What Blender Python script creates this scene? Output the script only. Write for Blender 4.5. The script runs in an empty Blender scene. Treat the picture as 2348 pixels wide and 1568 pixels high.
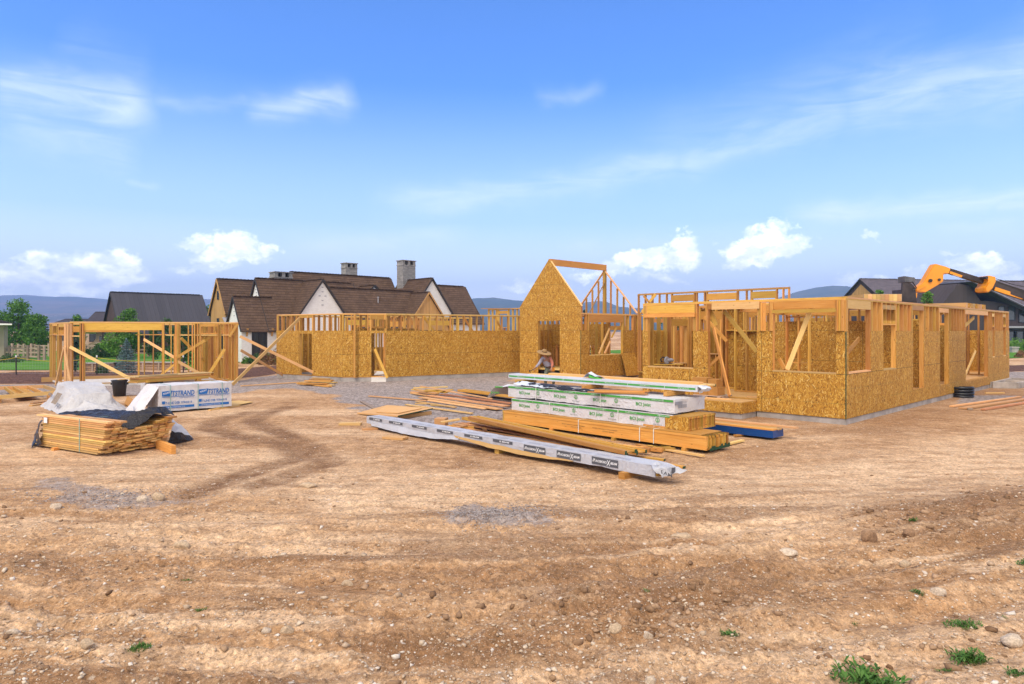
HAZE = True
EXPO = 0.5
import bpy, bmesh, math, random
import numpy as np
from mathutils import Vector as V, Matrix
random.seed(7); RNG = np.random.default_rng(11)
scene = bpy.context.scene; COL = scene.collection
rad = math.radians
# ------------------------------------------------------------------ photo geometry
F, CX, VH, H = 1540.0, 1173.5, 757.0, 2.6      # focal length, centre and horizon in photo pixels; eye height in metres
def P(u, v, d): return V(((u-CX)/F*d, d, H-(v-VH)/F*d))
def XY(u, d): return V(((u-CX)/F*d, d, 0))
def G(u, v, z=0.0):
    d = (H-z)*F/(v-VH); return V(((u-CX)/F*d, d, z))
E1 = V((.7218, .692, 0)); E2 = V((-.692, .7218, 0)); UP = V((0, 0, 1))
# ------------------------------------------------------------------ mesh builder
def auto_uv(pts):
    n = V((0,0,0)); k = len(pts)
    for i in range(k):
        a, b = pts[i], pts[(i+1) % k]
        n += V(((a.y-b.y)*(a.z+b.z), (a.z-b.z)*(a.x+b.x), (a.x-b.x)*(a.y+b.y)))
    if n.length < 1e-12: n = V((0,0,1))
    n.normalize()
    if abs(n.z) > .98: u, w = V((1,0,0)), V((0,1,0))
    else:
        u = UP.cross(n).normalized(); w = n.cross(u)
    return [(p.dot(u), p.dot(w)) for p in pts]
class MB:
    def __init__(s): s.v, s.f, s.uv, s.mi = [], [], [], []
    def poly(s, pts, uv=None, mi=0):
        pts = [V(p) for p in pts]; b = len(s.v); s.v += pts
        s.f.append(tuple(range(b, b+len(pts)))); s.uv.append(uv or auto_uv(pts)); s.mi.append(mi); return s
    def box(s, o, x, y, z, mi=0, ou=None):
        """corner o, edges x (long), y, z; uv runs along x"""
        o, x, y, z = V(o), V(x), V(y), V(z)
        lx, ly, lz = x.length, y.length, z.length
        r = random.uniform(0, 50) if ou is None else ou; q = random.uniform(0, 50) if ou is None else 0
        c = [o, o+x, o+x+y, o+y, o+z, o+x+z, o+x+y+z, o+y+z]
        b = len(s.v); s.v += c
        fs = [((0,3,2,1), 'xy'), ((4,5,6,7), 'xy'), ((0,1,5,4), 'xz'), ((2,3,7,6), 'xz'), ((1,2,6,5), 'yz'), ((3,0,4,7), 'yz')]
        co = {0:(0,0,0),1:(1,0,0),2:(1,1,0),3:(0,1,0),4:(0,0,1),5:(1,0,1),6:(1,1,1),7:(0,1,1)}
        for f, k in fs:
            s.f.append(tuple(b+i for i in f)); s.mi.append(mi)
            L = []
            for i in f:
                t = co[i]
                if k == 'xy': L.append((r+t[0]*lx, q+t[1]*ly))
                elif k == 'xz': L.append((r+t[0]*lx, q+ly+t[2]*lz))
                else: L.append((r+t[1]*ly, q+9+t[2]*lz))
            s.uv.append(L)
        return s
    def board(s, p0, p1, w, h, up=UP, mi=0):
        p0, p1 = V(p0), V(p1); x = p1-p0; d = x.normalized()
        side = d.cross(V(up))
        if side.length < 1e-4: side = d.cross(V((0,1,0)))
        side.normalize(); u2 = side.cross(d).normalized()
        return s.box(p0-side*w/2-u2*h/2, x, side*w, u2*h, mi)
    def prism(s, pts, ext, mi=0):
        pts = [V(p) for p in pts]; ext = V(ext); q = [p+ext for p in pts]
        s.poly(list(reversed(pts)), mi=mi); s.poly(q, mi=mi); n = len(pts)
        for i in range(n):
            j = (i+1) % n; s.poly([pts[i], pts[j], q[j], q[i]], mi=mi)
        return s
    def tube(s, pts, r, n=8, cap=True, mi=0):
        pts = [V(p) for p in pts]
        if not isinstance(r, (list, tuple)): r = [r]*len(pts)
        rings = []; ref = None
        for i, p in enumerate(pts):
            d = (pts[min(i+1, len(pts)-1)]-pts[max(i-1, 0)]).normalized()
            if ref is None:
                ref = d.cross(UP)
                if ref.length < 1e-3: ref = V((1,0,0))
            a = (ref-d*ref.dot(d)).normalized(); ref = a; b = d.cross(a)
            base = len(s.v)
            for k in range(n):
                t = 2*math.pi*k/n; s.v.append(p+(a*math.cos(t)+b*math.sin(t))*r[i])
            rings.append(base)
        for i in range(len(pts)-1):
            for k in range(n):
                a, b = rings[i]+k, rings[i]+(k+1) % n; c, d = rings[i+1]+(k+1) % n, rings[i+1]+k
                s.f.append((a, b, c, d)); s.mi.append(mi)
                s.uv.append([(i*.3, k*.1), (i*.3, k*.1+.1), (i*.3+.3, k*.1+.1), (i*.3+.3, k*.1)])
        if cap:
            for base in (rings[0], rings[-1]):
                s.f.append(tuple(base+k for k in range(n))); s.mi.append(mi); s.uv.append([(0,0)]*n)
        return s
    def lathe(s, c, prof, n=24, mi=0):
        c = V(c)
        for i in range(len(prof)-1):
            (r0, z0), (r1, z1) = prof[i], prof[i+1]
            for k in range(n):
                t0, t1 = 2*math.pi*k/n, 2*math.pi*(k+1)/n
                q = [c+V((r0*math.cos(t0), r0*math.sin(t0), z0)), c+V((r0*math.cos(t1), r0*math.sin(t1), z0)),
                     c+V((r1*math.cos(t1), r1*math.sin(t1), z1)), c+V((r1*math.cos(t0), r1*math.sin(t0), z1))]
                s.poly(q, [(t0, z0), (t1, z0), (t1, z1), (t0, z1)], mi)
        return s
    def add(s, o):
        b = len(s.v); s.v += o.v; s.f += [tuple(i+b for i in f) for f in o.f]; s.uv += o.uv; s.mi += o.mi; return s
    def build(s, name, mat, parent=None, smooth=False, weld=False, **props):
        me = bpy.data.meshes.new(name); me.from_pydata([tuple(p) for p in s.v], [], s.f)
        uvl = me.uv_layers.new(name='UVMap')
        flat = np.array([c for L in s.uv for q in L for c in q], dtype=np.float32)
        uvl.data.foreach_set('uv', flat)
        for m in (mat if isinstance(mat, (list, tuple)) else [mat]): me.materials.append(m)
        if any(s.mi): me.polygons.foreach_set('material_index', np.array(s.mi, dtype=np.int32))
        if smooth: me.polygons.foreach_set('use_smooth', np.ones(len(s.f), dtype=bool))
        me.update()
        if weld or smooth:
            bm = bmesh.new(); bm.from_mesh(me); bmesh.ops.remove_doubles(bm, verts=bm.verts, dist=1e-4)
            bmesh.ops.recalc_face_normals(bm, faces=bm.faces); bm.to_mesh(me); bm.free()
        return link(name, me, parent, **props)
def link(name, me, parent=None, **props):
    o = bpy.data.objects.new(name, me); COL.objects.link(o)
    if parent is not None: o.parent = parent
    for k, v in props.items(): o[k] = v
    return o
def np_mesh(name, verts, faces, mat, parent=None, smooth=False, attrs=None, **props):
    """verts (n,3), faces (m,k) with k fixed"""
    me = bpy.data.meshes.new(name); n, (m, k) = len(verts), faces.shape
    me.vertices.add(n); me.vertices.foreach_set('co', verts.astype(np.float32).ravel())
    me.loops.add(m*k); me.loops.foreach_set('vertex_index', faces.astype(np.int32).ravel())
    me.polygons.add(m); me.polygons.foreach_set('loop_start', np.arange(0, m*k, k, dtype=np.int32))
    try: me.polygons.foreach_set('loop_total', np.full(m, k, dtype=np.int32))
    except Exception: pass
    me.materials.append(mat)
    if smooth: me.polygons.foreach_set('use_smooth', np.ones(m, dtype=bool))
    for an, (typ, data) in (attrs or {}).items():
        a = me.attributes.new(an, typ, 'POINT')
        a.data.foreach_set('color' if 'COLOR' in typ else 'value', np.ascontiguousarray(data, dtype=np.float32).ravel())
    me.update(calc_edges=True); me.validate()
    return link(name, me, parent, **props)
def thing(name, label, cat, loc, group=None):
    o = bpy.data.objects.new(name, None); COL.objects.link(o); o.location = loc; o['label'] = label; o['category'] = cat
    if group: o['group'] = group
    o.empty_display_size = .2
    return o
class Sub:
    """things built in world coordinates under an Empty: parts keep their world place"""
    pass
def fix_parent(root):
    """children were modelled in world space: move their meshes into the root's space"""
    T = Matrix.Translation(-root.location)
    def rec(o, par):
        for c in list(o.children):
            rec(c, c)
    for c in root.children:
        c.location = -V(root.location)
# ------------------------------------------------------------------ noise
def _hash(ix, iy, s):
    h = (ix.astype(np.int64)*374761393+iy.astype(np.int64)*668265263+s*982451653) & 0xffffffff
    h = ((h ^ (h >> 13))*1274126177) & 0xffffffff; h = h ^ (h >> 16)
    return (h & 0xffff)/65535.0
def vnoise(x, y, s=0):
    ix, iy = np.floor(x), np.floor(y); fx, fy = x-ix, y-iy
    fx = fx*fx*fx*(fx*(fx*6-15)+10); fy = fy*fy*fy*(fy*(fy*6-15)+10)
    a, b = _hash(ix, iy, s), _hash(ix+1, iy, s); c, d = _hash(ix, iy+1, s), _hash(ix+1, iy+1, s)
    return (a*(1-fx)+b*fx)*(1-fy)+(c*(1-fx)+d*fx)*fy
def fbm(x, y, o=5, s=0, g=.5):
    r = 0; a = 1; t = 0
    for i in range(o):
        r = r+a*vnoise(x*2**i+17.3*i, y*2**i+5.1*i, s+i); t += a; a *= g
    return r/t
def sstep(a, b, x):
    t = np.clip((x-a)/(b-a), 0, 1); return t*t*(3-2*t)
def seg_dist(x, y, pts):
    d = np.full(x.shape, 1e9)
    for (ax, ay), (bx, by) in zip(pts[:-1], pts[1:]):
        dx, dy = bx-ax, by-ay; t = np.clip(((x-ax)*dx+(y-ay)*dy)/(dx*dx+dy*dy+1e-9), 0, 1)
        d = np.minimum(d, np.hypot(x-ax-t*dx, y-ay-t*dy))
    return d
def poly_sd(x, y, pts):
    """signed distance, negative inside"""
    d = seg_dist(x, y, list(pts)+[pts[0]]); ins = np.zeros(x.shape, bool); n = len(pts)
    for i in range(n):
        (ax, ay), (bx, by) = pts[i], pts[(i+1) % n]
        c = ((ay > y) != (by > y)) & (x < (bx-ax)*(y-ay)/((by-ay) if by != ay else 1e-9)+ax); ins ^= c
    return np.where(ins, -d, d)
def gp(L): return [tuple(G(u, v)[:2]) for u, v in L]
# ------------------------------------------------------------------ node helpers
class NT:
    def __init__(s, nt): s.t = nt; s.n = nt.nodes; s.l = nt.links
    def node(s, typ, **kw):
        n = s.n.new(typ)
        for k, v in kw.items():
            if k.startswith('i_'):
                key = k[2:]; key = int(key) if key.isdigit() else key
                s.put(n.inputs[key], v)
            else: setattr(n, k, v)
        return n
    def put(s, sock, v):
        if hasattr(v, 'is_linked') or isinstance(v, bpy.types.NodeSocket): s.l.new(v, sock)
        else: sock.default_value = v
    def math(s, op, a, b=0.0, c=0.0, clamp=False):
        n = s.n.new('ShaderNodeMath'); n.operation = op; n.use_clamp = clamp
        for i, v in enumerate((a, b, c)): s.put(n.inputs[i], v)
        return n.outputs[0]
    def vmath(s, op, a, b=(0,0,0), c=None):
        n = s.n.new('ShaderNodeVectorMath'); n.operation = op; s.put(n.inputs[0], a); s.put(n.inputs[1], b)
        if c is not None: s.put(n.inputs[2], c)
        return n.outputs[1] if op in ('LENGTH', 'DISTANCE', 'DOT_PRODUCT') else n.outputs[0]
    def noise(s, vec, scale, detail=4, rough=.55, dist=0.0, dim='3D'):
        n = s.n.new('ShaderNodeTexNoise'); n.noise_dimensions = dim; s.put(n.inputs['Vector'], vec)
        n.inputs['Scale'].default_value = scale; n.inputs['Detail'].default_value = detail
        n.inputs['Roughness'].default_value = rough; n.inputs['Distortion'].default_value = dist
        return n
    def vor(s, vec, scale, feat='F1', rnd=1.0):
        n = s.n.new('ShaderNodeTexVoronoi'); n.feature = feat; s.put(n.inputs['Vector'], vec)
        n.inputs['Scale'].default_value = scale; n.inputs['Randomness'].default_value = rnd; return n
    def ramp(s, fac, stops, interp='LINEAR'):
        n = s.n.new('ShaderNodeValToRGB'); n.color_ramp.interpolation = interp; e = n.color_ramp.elements
        while len(e) < len(stops): e.new(.5)
        for i, (p, c) in enumerate(stops):
            e[i].position = p; e[i].color = (c, c, c, 1) if isinstance(c, (int, float)) else (*c[:3], 1)
        s.put(n.inputs[0], fac); return n.outputs[0]
    def mix(s, fac, a, b, mode='MIX'):
        n = s.n.new('ShaderNodeMix'); n.data_type = 'RGBA'; n.blend_type = mode
        for k, v in ((0, fac), (6, a), (7, b)):
            if isinstance(v, tuple) and len(v) == 3: v = (*v, 1)
            s.put(n.inputs[k], v)
        return n.outputs[2]
    def mapr(s, v, a, b, c=0.0, d=1.0):
        n = s.n.new('ShaderNodeMapRange'); n.clamp = True; s.put(n.inputs[0], v)
        for i, q in zip((1, 2, 3, 4), (a, b, c, d)): s.put(n.inputs[i], q)
        return n.outputs[0]
    def bump(s, h, strength=.5, dist=.01, normal=None):
        n = s.n.new('ShaderNodeBump'); n.inputs['Strength'].default_value = strength; n.inputs['Distance'].default_value = dist
        s.put(n.inputs['Height'], h)
        if normal is not None: s.put(n.inputs['Normal'], normal)
        return n.outputs[0]
def new_mat(name, rough=.7, spec=.3):
    m = bpy.data.materials.new(name); m.use_nodes = True; t = NT(m.node_tree)
    b = t.n['Principled BSDF']; b.inputs['Roughness'].default_value = rough; b.inputs['Specular IOR Level'].default_value = spec
    return m, t, b
def plain(name, col, rough=.6, spec=.3, var=.12, scale=6, metal=0.0, bump=0.0, bscale=40):
    """base colour with a soft blotchy variation"""
    m, t, b = new_mat(name, rough, spec); co = t.node('ShaderNodeTexCoord').outputs['Object']
    n = t.noise(co, scale, 5, .6).outputs[0]
    k = t.mapr(n, .3, .7, 1-var, 1+var)
    c = t.vmath('SCALE', (*col,), (0,0,0)); c.node.inputs['Scale'].default_value = 1; t.l.new(k, c.node.inputs['Scale'])
    t.l.new(c, b.inputs['Base Color']); b.inputs['Metallic'].default_value = metal
    if bump: t.l.new(t.bump(t.noise(co, bscale, 4).outputs[0], bump, .01), b.inputs['Normal'])
    return m
def srgb(r, g, b):
    f = lambda c: (c/255/12.92 if c/255 <= .04045 else ((c/255+.055)/1.055)**2.4)
    return (f(r), f(g), f(b))
# ------------------------------------------------------------------ materials
def wood_mat(name, c0, c1, c2, rough=.65, knots=True, obj_var=.29):
    m, t, b = new_mat(name, rough, .25)
    uv = t.node('ShaderNodeTexCoord').outputs['UV']; oi = t.node('ShaderNodeObjectInfo')
    off = t.vmath('ADD', t.vmath('MULTIPLY', uv, (1.2, 22, 1)), t.node('ShaderNodeCombineXYZ', i_X=t.math('MULTIPLY', oi.outputs['Random'], 91.0), i_Y=0.0, i_Z=0.0).outputs[0])
    g = t.noise(off, 1.6, 5, .6, .6).outputs[0]; big = t.noise(t.vmath('MULTIPLY', uv, (.7, 2.5, 1)), 1.3, 3).outputs[0]
    c = t.ramp(g, [(.28, c0), (.5, c1), (.75, c2)])
    c = t.mix(t.mapr(big, .35, .7, 0, .5), c, c0, 'MIX')
    if knots:
        vk = t.vor(t.vmath('MULTIPLY', uv, (3.2, 9, 1)), 1.0)
        k = t.mapr(vk.outputs['Distance'], .05, .12, 1, 0)
        c = t.mix(t.math('MULTIPLY', k, .75), c, tuple(x*.28 for x in c0))
    val = t.mapr(oi.outputs['Random'], 0, 1, 1-obj_var*1.3, 1+obj_var*.8)
    hs = t.node('ShaderNodeHueSaturation'); t.l.new(c, hs.inputs['Color']); t.l.new(val, hs.inputs['Value'])
    t.l.new(t.mapr(t.math('FRACT', t.math('MULTIPLY', oi.outputs['Random'], 7.3)), 0, 1, .482, .514), hs.inputs['Hue'])
    t.l.new(hs.outputs[0], b.inputs['Base Color'])
    t.l.new(t.bump(g, .25, .004), b.inputs['Normal']); return m
M = {}
M['stud'] = wood_mat('framing_lumber', (.46, .215, .036), (.61, .325, .070), (.70, .42, .12))
M['beam'] = wood_mat('laminated_beam', (.47, .225, .034), (.58, .305, .058), (.66, .385, .095))
M['pale'] = wood_mat('pale_lumber', (.60, .34, .115), (.70, .43, .17), (.76, .51, .24))
M['fir'] = wood_mat('pinkish_fir', (.53, .24, .09), (.62, .31, .13), (.68, .38, .18))
M['ply'] = wood_mat('plywood', (.52, .30, .10), (.60, .36, .13), (.66, .42, .17), knots=False)
M['stack'] = wood_mat('fresh_stud_lumber', (.60, .31, .085), (.73, .43, .15), (.80, .53, .22))
M['greenend'] = plain('green_end_paint', (.02, .06, .025), .7)
def osb_mat(name, dark=1.0, seams=True):
    m, t, b = new_mat(name, .7, .2); uv = t.node('ShaderNodeTexCoord').outputs['UV']
    def strands(ang, sx, sy, off):
        mp = t.node('ShaderNodeMapping'); mp.inputs['Rotation'].default_value = (0, 0, rad(ang)); mp.inputs['Location'].default_value = (off, off*.7, 0)
        wob = t.vmath('SCALE', t.vmath('SUBTRACT', t.noise(uv, 3.1, 2).outputs['Color'], (.5, .5, .5))); wob.node.inputs['Scale'].default_value = .35
        t.l.new(t.vmath('ADD', uv, wob), mp.inputs['Vector'])
        return t.vor(t.vmath('MULTIPLY', mp.outputs[0], (sx, sy, 1)), 1.0)
    a, c, d = strands(64, 8, 44, 3), strands(-58, 9, 46, 11), strands(98, 7.5, 48, 23)
    sel = t.noise(uv, 10, 2).outputs[0]; sel2 = t.noise(t.vmath('ADD', uv, (7, 3, 0)), 11.5, 2).outputs[0]
    ca = t.node('ShaderNodeSeparateColor'); t.l.new(a.outputs['Color'], ca.inputs[0])
    cc = t.node('ShaderNodeSeparateColor'); t.l.new(c.outputs['Color'], cc.inputs[0])
    cd = t.node('ShaderNodeSeparateColor'); t.l.new(d.outputs['Color'], cd.inputs[0])
    fm = t.node('ShaderNodeMix'); t.put(fm.inputs[0], t.mapr(sel, .47, .53)); t.l.new(ca.outputs[0], fm.inputs[2]); t.l.new(cc.outputs[0], fm.inputs[3])
    f2 = t.node('ShaderNodeMix'); t.put(f2.inputs[0], t.mapr(sel2, .5, .55)); t.l.new(fm.outputs[0], f2.inputs[2]); t.l.new(cd.outputs[0], f2.inputs[3])
    val = f2.outputs[0]
    q = lambda c: tuple(x*dark for x in c)
    col = t.ramp(val, [(0, q((.12, .050, .007))), (.16, q((.30, .132, .018))), (.45, q((.445, .212, .028))), (.75, q((.545, .288, .044))), (.92, q((.64, .40, .085))), (1, q((.76, .54, .20)))])
    gr = t.noise(t.vmath('MULTIPLY', uv, (30, 30, 1)), 1.0, 3).outputs[0]
    col = t.mix(t.mapr(gr, .56, .70, 0, .55), col, q((.12, .05, .012)))
    blot = t.noise(uv, .9, 3).outputs[0]
    col = t.mix(t.mapr(blot, .35, .72, 0, .30), col, q((.34, .15, .024)))
    if seams:
        sx = t.node('ShaderNodeSeparateXYZ'); t.l.new(uv, sx.inputs[0])
        def line(x, per, w, off=0.0):
            r = t.math('FRACT', t.math('DIVIDE', t.math('ADD', x, off+1000*per), per))
            return t.math('LESS_THAN', t.math('MULTIPLY', t.math('MINIMUM', r, t.math('SUBTRACT', 1.0, r)), per), w)
        br = t.mapr(t.noise(uv, 2.2, 3).outputs[0], .42, .55)
        L1 = t.math('MULTIPLY', t.math('MAXIMUM', line(sx.outputs[0], 2.44, .006, .61), line(sx.outputs[1], 1.22, .007, -.163)), .85)
        L2 = t.math('MULTIPLY', t.math('MULTIPLY', line(sx.outputs[1], .4064, .006, -.163), br), .5)
        col = t.mix(L2, col, (.09, .12, .04)); col = t.mix(L1, col, (.06, .05, .02))
    t.l.new(col, b.inputs['Base Color']); t.l.new(t.bump(val, .3, .003), b.inputs['Normal']); return m
M['osb'] = osb_mat('strand_board')
M['osb_plain'] = osb_mat('strand_board_plain', 1.0, False)
M['osb_in'] = osb_mat('strand_board_darker', .82, True)  # darker copy of the strand board, for partitions and rear walls
M['concrete'] = plain('concrete', (.37, .33, .30), .9, .1, .3, 2.0, bump=.3)
M['slab'] = plain('pale_concrete', (.60, .56, .52), .85, .1, .12, 2.0, bump=.2)
M['wrapw'] = None
def wrap_mat(name, col, fold=.6, rough=.45, scale=3.0, tr=0.0):
    m, t, b = new_mat(name, rough, .35); co = t.node('ShaderNodeTexCoord').outputs['Object']
    n1 = t.noise(co, scale, 5, .55, 1.2).outputs[0]; n2 = t.noise(t.vmath('MULTIPLY', co, (3, 3, 1.2)), scale*2.1, 3, .5, 2.0).outputs[0]
    n3 = t.noise(co, 1.1, 4).outputs[0]
    c = t.mix(t.mapr(n3, .42, .72, 0, .5), (*col,), tuple(x*f for x, f in zip(col, (.78, .73, .66))))
    t.l.new(c, b.inputs['Base Color'])
    t.l.new(t.bump(t.math('ADD', n1, t.math('MULTIPLY', n2, .5)), fold, .05), b.inputs['Normal']); return m
M['wrap'] = wrap_mat('white_wrap', (.62, .595, .60), .8)
M['wrap_gloss'] = wrap_mat('glossy_white_wrap', (.56, .585, .63), .3, .3)
M['wrap_grey'] = wrap_mat('silver_grey_wrap', (.47, .475, .52), .8, .35)
M['tarp'] = wrap_mat('white_tarp', (.50, .48, .48), 1.0, .5)
M['wrap_black'] = wrap_mat('black_wrap', (.022, .019, .021), .9, .32, 5.0)
M['wrap_blue'] = wrap_mat('blue_wrap', (.006, .055, .22), .3, .35)
M['green_ink'] = plain('green_ink', (.06, .30, .045), .5)
M['dkgreen_ink'] = plain('dark_ink', (.05, .07, .06), .5)
M['blue_ink'] = plain('blue_ink', (.012, .13, .42), .5)
M['white_ink'] = plain('white_ink', (.75, .75, .76), .5, var=.03)
M['black_ink'] = plain('charcoal_ink', (.085, .087, .10), .5)
M['grey_ink'] = plain('faded_grey_ink', (.24, .24, .27), .5)
M['strap'] = plain('strap', (.25, .42, .38), .4)
M['strapw'] = plain('white_strap', (.72, .70, .64), .4)
M['black_plastic'] = plain('black_plastic', (.012, .012, .014), .38, .5)
M['cardboard'] = plain('cardboard', (.42, .20, .055), .85, .1, .1, 4)
M['metal_dark'] = plain('dark_rusty_steel', (.045, .034, .032), .55, .5, .5, 3, metal=.4)
M['yellow'] = plain('yellow_machine_paint', (.74, .27, .008), .42, .45, .1, 2)
M['rope'] = plain('yellow_rope', (.5, .36, .03), .7)
M['glass'] = plain('dark_window_glass', (.03, .035, .035), .08, .6, .3, .4)
M['black_frame'] = plain('black_frame', (.015, .014, .013), .5)
# ------------------------------------------------------------------ masonry, roofs, plants
def brick_mat(name, c1, c2, mortar, bw, bh, mw=.01, rough=.85, bump=.5, var=.3, offset=.5):
    m, t, b = new_mat(name, rough, .15); uv = t.node('ShaderNodeTexCoord').outputs['UV']
    n = t.node('ShaderNodeTexBrick'); t.l.new(uv, n.inputs['Vector']); n.offset = offset
    n.inputs['Color1'].default_value = (*c1, 1); n.inputs['Color2'].default_value = (*c2, 1); n.inputs['Mortar'].default_value = (*mortar, 1)
    n.inputs['Scale'].default_value = 1; n.inputs['Brick Width'].default_value = bw; n.inputs['Row Height'].default_value = bh
    n.inputs['Mortar Size'].default_value = mw; n.inputs['Mortar Smooth'].default_value = .3
    ns = t.noise(uv, 1.3, 4).outputs[0]; nf = t.noise(uv, 14, 4).outputs[0]
    c = t.mix(t.mapr(ns, .35, .7, 0, var), n.outputs['Color'], tuple(x*.6 for x in c1)); c = t.mix(t.mapr(nf, .45, .7, 0, var*.7), c, tuple(min(1, x*1.3) for x in c2))
    t.l.new(c, b.inputs['Base Color'])
    t.l.new(t.bump(t.math('ADD', t.math('MULTIPLY', n.outputs['Fac'], -1.0), t.math('MULTIPLY', nf, .4)), bump, .02), b.inputs['Normal']); return m
def shingle_mat(name, c1, c2, row=.24, w=.3):
    """overlapping courses: saw-tooth height up the slope"""
    m, t, b = new_mat(name, .85, .15); uv = t.node('ShaderNodeTexCoord').outputs['UV']; s = t.node('ShaderNodeSeparateXYZ'); t.l.new(uv, s.inputs[0])
    n = t.node('ShaderNodeTexBrick'); t.l.new(uv, n.inputs['Vector']); n.inputs['Color1'].default_value = (*c1, 1); n.inputs['Color2'].default_value = (*c2, 1)
    n.inputs['Mortar'].default_value = (*[x*.55 for x in c1], 1); n.inputs['Scale'].default_value = 1; n.inputs['Brick Width'].default_value = w; n.inputs['Row Height'].default_value = row
    n.inputs['Mortar Size'].default_value = .008; n.inputs['Bias'].default_value = .1
    fr = t.math('FRACT', t.math('DIVIDE', s.outputs[1], row)); saw = t.math('SUBTRACT', 1.0, fr)
    ns = t.noise(uv, .7, 4).outputs[0]; nf = t.noise(uv, 9, 4).outputs[0]
    edge = t.mapr(fr, .0, .24, .85, 0)  # shading of each course painted into the colour as a dark band
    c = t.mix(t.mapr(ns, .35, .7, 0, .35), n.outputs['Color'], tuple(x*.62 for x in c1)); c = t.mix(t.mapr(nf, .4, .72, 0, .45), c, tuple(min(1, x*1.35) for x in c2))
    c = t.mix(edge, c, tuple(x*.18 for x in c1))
    t.l.new(c, b.inputs['Base Color']); t.l.new(t.bump(t.math('ADD', saw, t.math('MULTIPLY', nf, .25)), .9, .05), b.inputs['Normal']); return m
M['shingle'] = shingle_mat('brown_shingles', (.070, .041, .026), (.115, .070, .045), .27, .34)
M['shingle_grey'] = shingle_mat('grey_shingles', (.085, .07, .08), (.13, .11, .125), .34, .5)
M['shingle_far'] = shingle_mat('dark_shingles', (.05, .042, .05), (.07, .06, .065), .25, .4)
M['wbrick'] = brick_mat('white_painted_brick', (.70, .67, .63), (.78, .75, .71), (.60, .57, .54), .22, .075, .008, .8, .4, .12)
M['stone'] = brick_mat('stacked_stone', (.23, .215, .205), (.40, .37, .34), (.10, .095, .09), .42, .11, .012, .9, .8, .6, .37)
M['tanbrick'] = brick_mat('tan_brick', (.36, .25, .17), (.44, .31, .22), (.40, .31, .24), .3, .1, .01, .9, .4, .2)
M['timberwall'] = brick_mat('timber_retaining', (.33, .20, .12), (.42, .27, .17), (.10, .06, .04), 2.0, .16, .02, .9, .6, .5)
def siding_mat(name, c, per=.2, horiz=False, rough=.7, groove=.3, metal=0.0):
    m, t, b = new_mat(name, rough, .3); uv = t.node('ShaderNodeTexCoord').outputs['UV']; s = t.node('ShaderNodeSeparateXYZ'); t.l.new(uv, s.inputs[0])
    x = s.outputs[1 if horiz else 0]; fr = t.math('FRACT', t.math('DIVIDE', t.math('ADD', x, 500*per), per))
    ln = t.mapr(t.math('MINIMUM', fr, t.math('SUBTRACT', 1.0, fr)), 0, .08, 1, 0)
    cell = t.math('FRACT', t.math('MULTIPLY', t.math('SINE', t.math('MULTIPLY', t.math('FLOOR', t.math('DIVIDE', t.math('ADD', x, 500*per), per)), 12.9898)), 43758.5))
    n = t.noise(t.vmath('MULTIPLY', uv, ((2, 20, 1) if horiz else (20, 2, 1))), 1, 4).outputs[0]
    k = t.math('MULTIPLY', t.mapr(cell, 0, 1, .86, 1.12), t.mapr(n, .3, .7, .88, 1.1))
    cc = t.vmath('SCALE', (*c,)); t.l.new(k, cc.node.inputs['Scale'])
    t.l.new(t.mix(t.math('MULTIPLY', ln, groove), cc, tuple(q*.3 for q in c)), b.inputs['Base Color']); b.inputs['Metallic'].default_value = metal
    t.l.new(t.bump(ln, .6, .02), b.inputs['Normal']); return m
M['tan_wood'] = siding_mat('golden_wood_siding', (.46, .255, .085), .18)
M['brown_wood'] = siding_mat('dark_brown_siding', (.065, .035, .022), .25)
M['umber_wood'] = siding_mat('umber_siding', (.055, .04, .036), .3)
M['seam_metal'] = siding_mat('standing_seam_roof', (.058, .054, .064), .45, False, .5, .6, .3)
M['bright_metal'] = siding_mat('pale_metal_roof', (.26, .25, .27), .5, False, .3, .7, .6)
M['fascia'] = plain('dark_fascia', (.03, .024, .02), .6)
M['white_trim'] = plain('white_trim', (.72, .70, .66), .6, var=.05)
M['beige'] = plain('beige_stucco', (.40, .32, .24), .9, .1, .1, 2)
M['fence_wood'] = wood_mat('weathered_fence_wood', (.30, .22, .16), (.40, .30, .22), (.48, .37, .28))
M['grey_trim'] = plain('grey_trim', (.30, .29, .31), .6)
def leaf_mat(name, c0, c1, c2):
    m, t, b = new_mat(name, .6, .25); g = t.node('ShaderNodeNewGeometry'); co = t.node('ShaderNodeTexCoord').outputs['Object']
    k = t.math('ADD', t.math('MULTIPLY', g.outputs['Random Per Island'], .55), t.math('MULTIPLY', t.noise(co, .9, 3).outputs[0], .5))
    t.l.new(t.ramp(k, [(.2, c0), (.5, c1), (.82, c2)]), b.inputs['Base Color'])
    b.inputs['Transmission Weight'].default_value = 0
    tl = t.node('ShaderNodeBsdfTranslucent'); mx = t.node('ShaderNodeMixShader'); mx.inputs[0].default_value = .25
    t.l.new(b.inputs['Base Color'].links[0].from_socket, tl.inputs[0])
    t.l.new(b.outputs[0], mx.inputs[1]); t.l.new(tl.outputs[0], mx.inputs[2]); t.l.new(mx.outputs[0], t.n['Material Output'].inputs[0]); return m
M['leaf'] = leaf_mat('green_leaves', (.035, .10, .012), (.075, .19, .02), (.14, .28, .04))
M['leaf_lt'] = leaf_mat('light_leaves', (.06, .15, .015), (.12, .26, .03), (.20, .36, .06))
M['leaf_dk'] = leaf_mat('dark_leaves', (.022, .055, .016), (.045, .10, .025), (.075, .15, .04))
M['needle_blue'] = leaf_mat('blue_needles', (.07, .125, .125), (.15, .24, .24), (.27, .38, .38))
M['needle_dk'] = leaf_mat('dark_needles', (.02, .045, .03), (.04, .08, .05), (.07, .125, .07))
M['weed'] = leaf_mat('weed_leaves', (.04, .10, .02), (.075, .18, .03), (.14, .25, .06))
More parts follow.
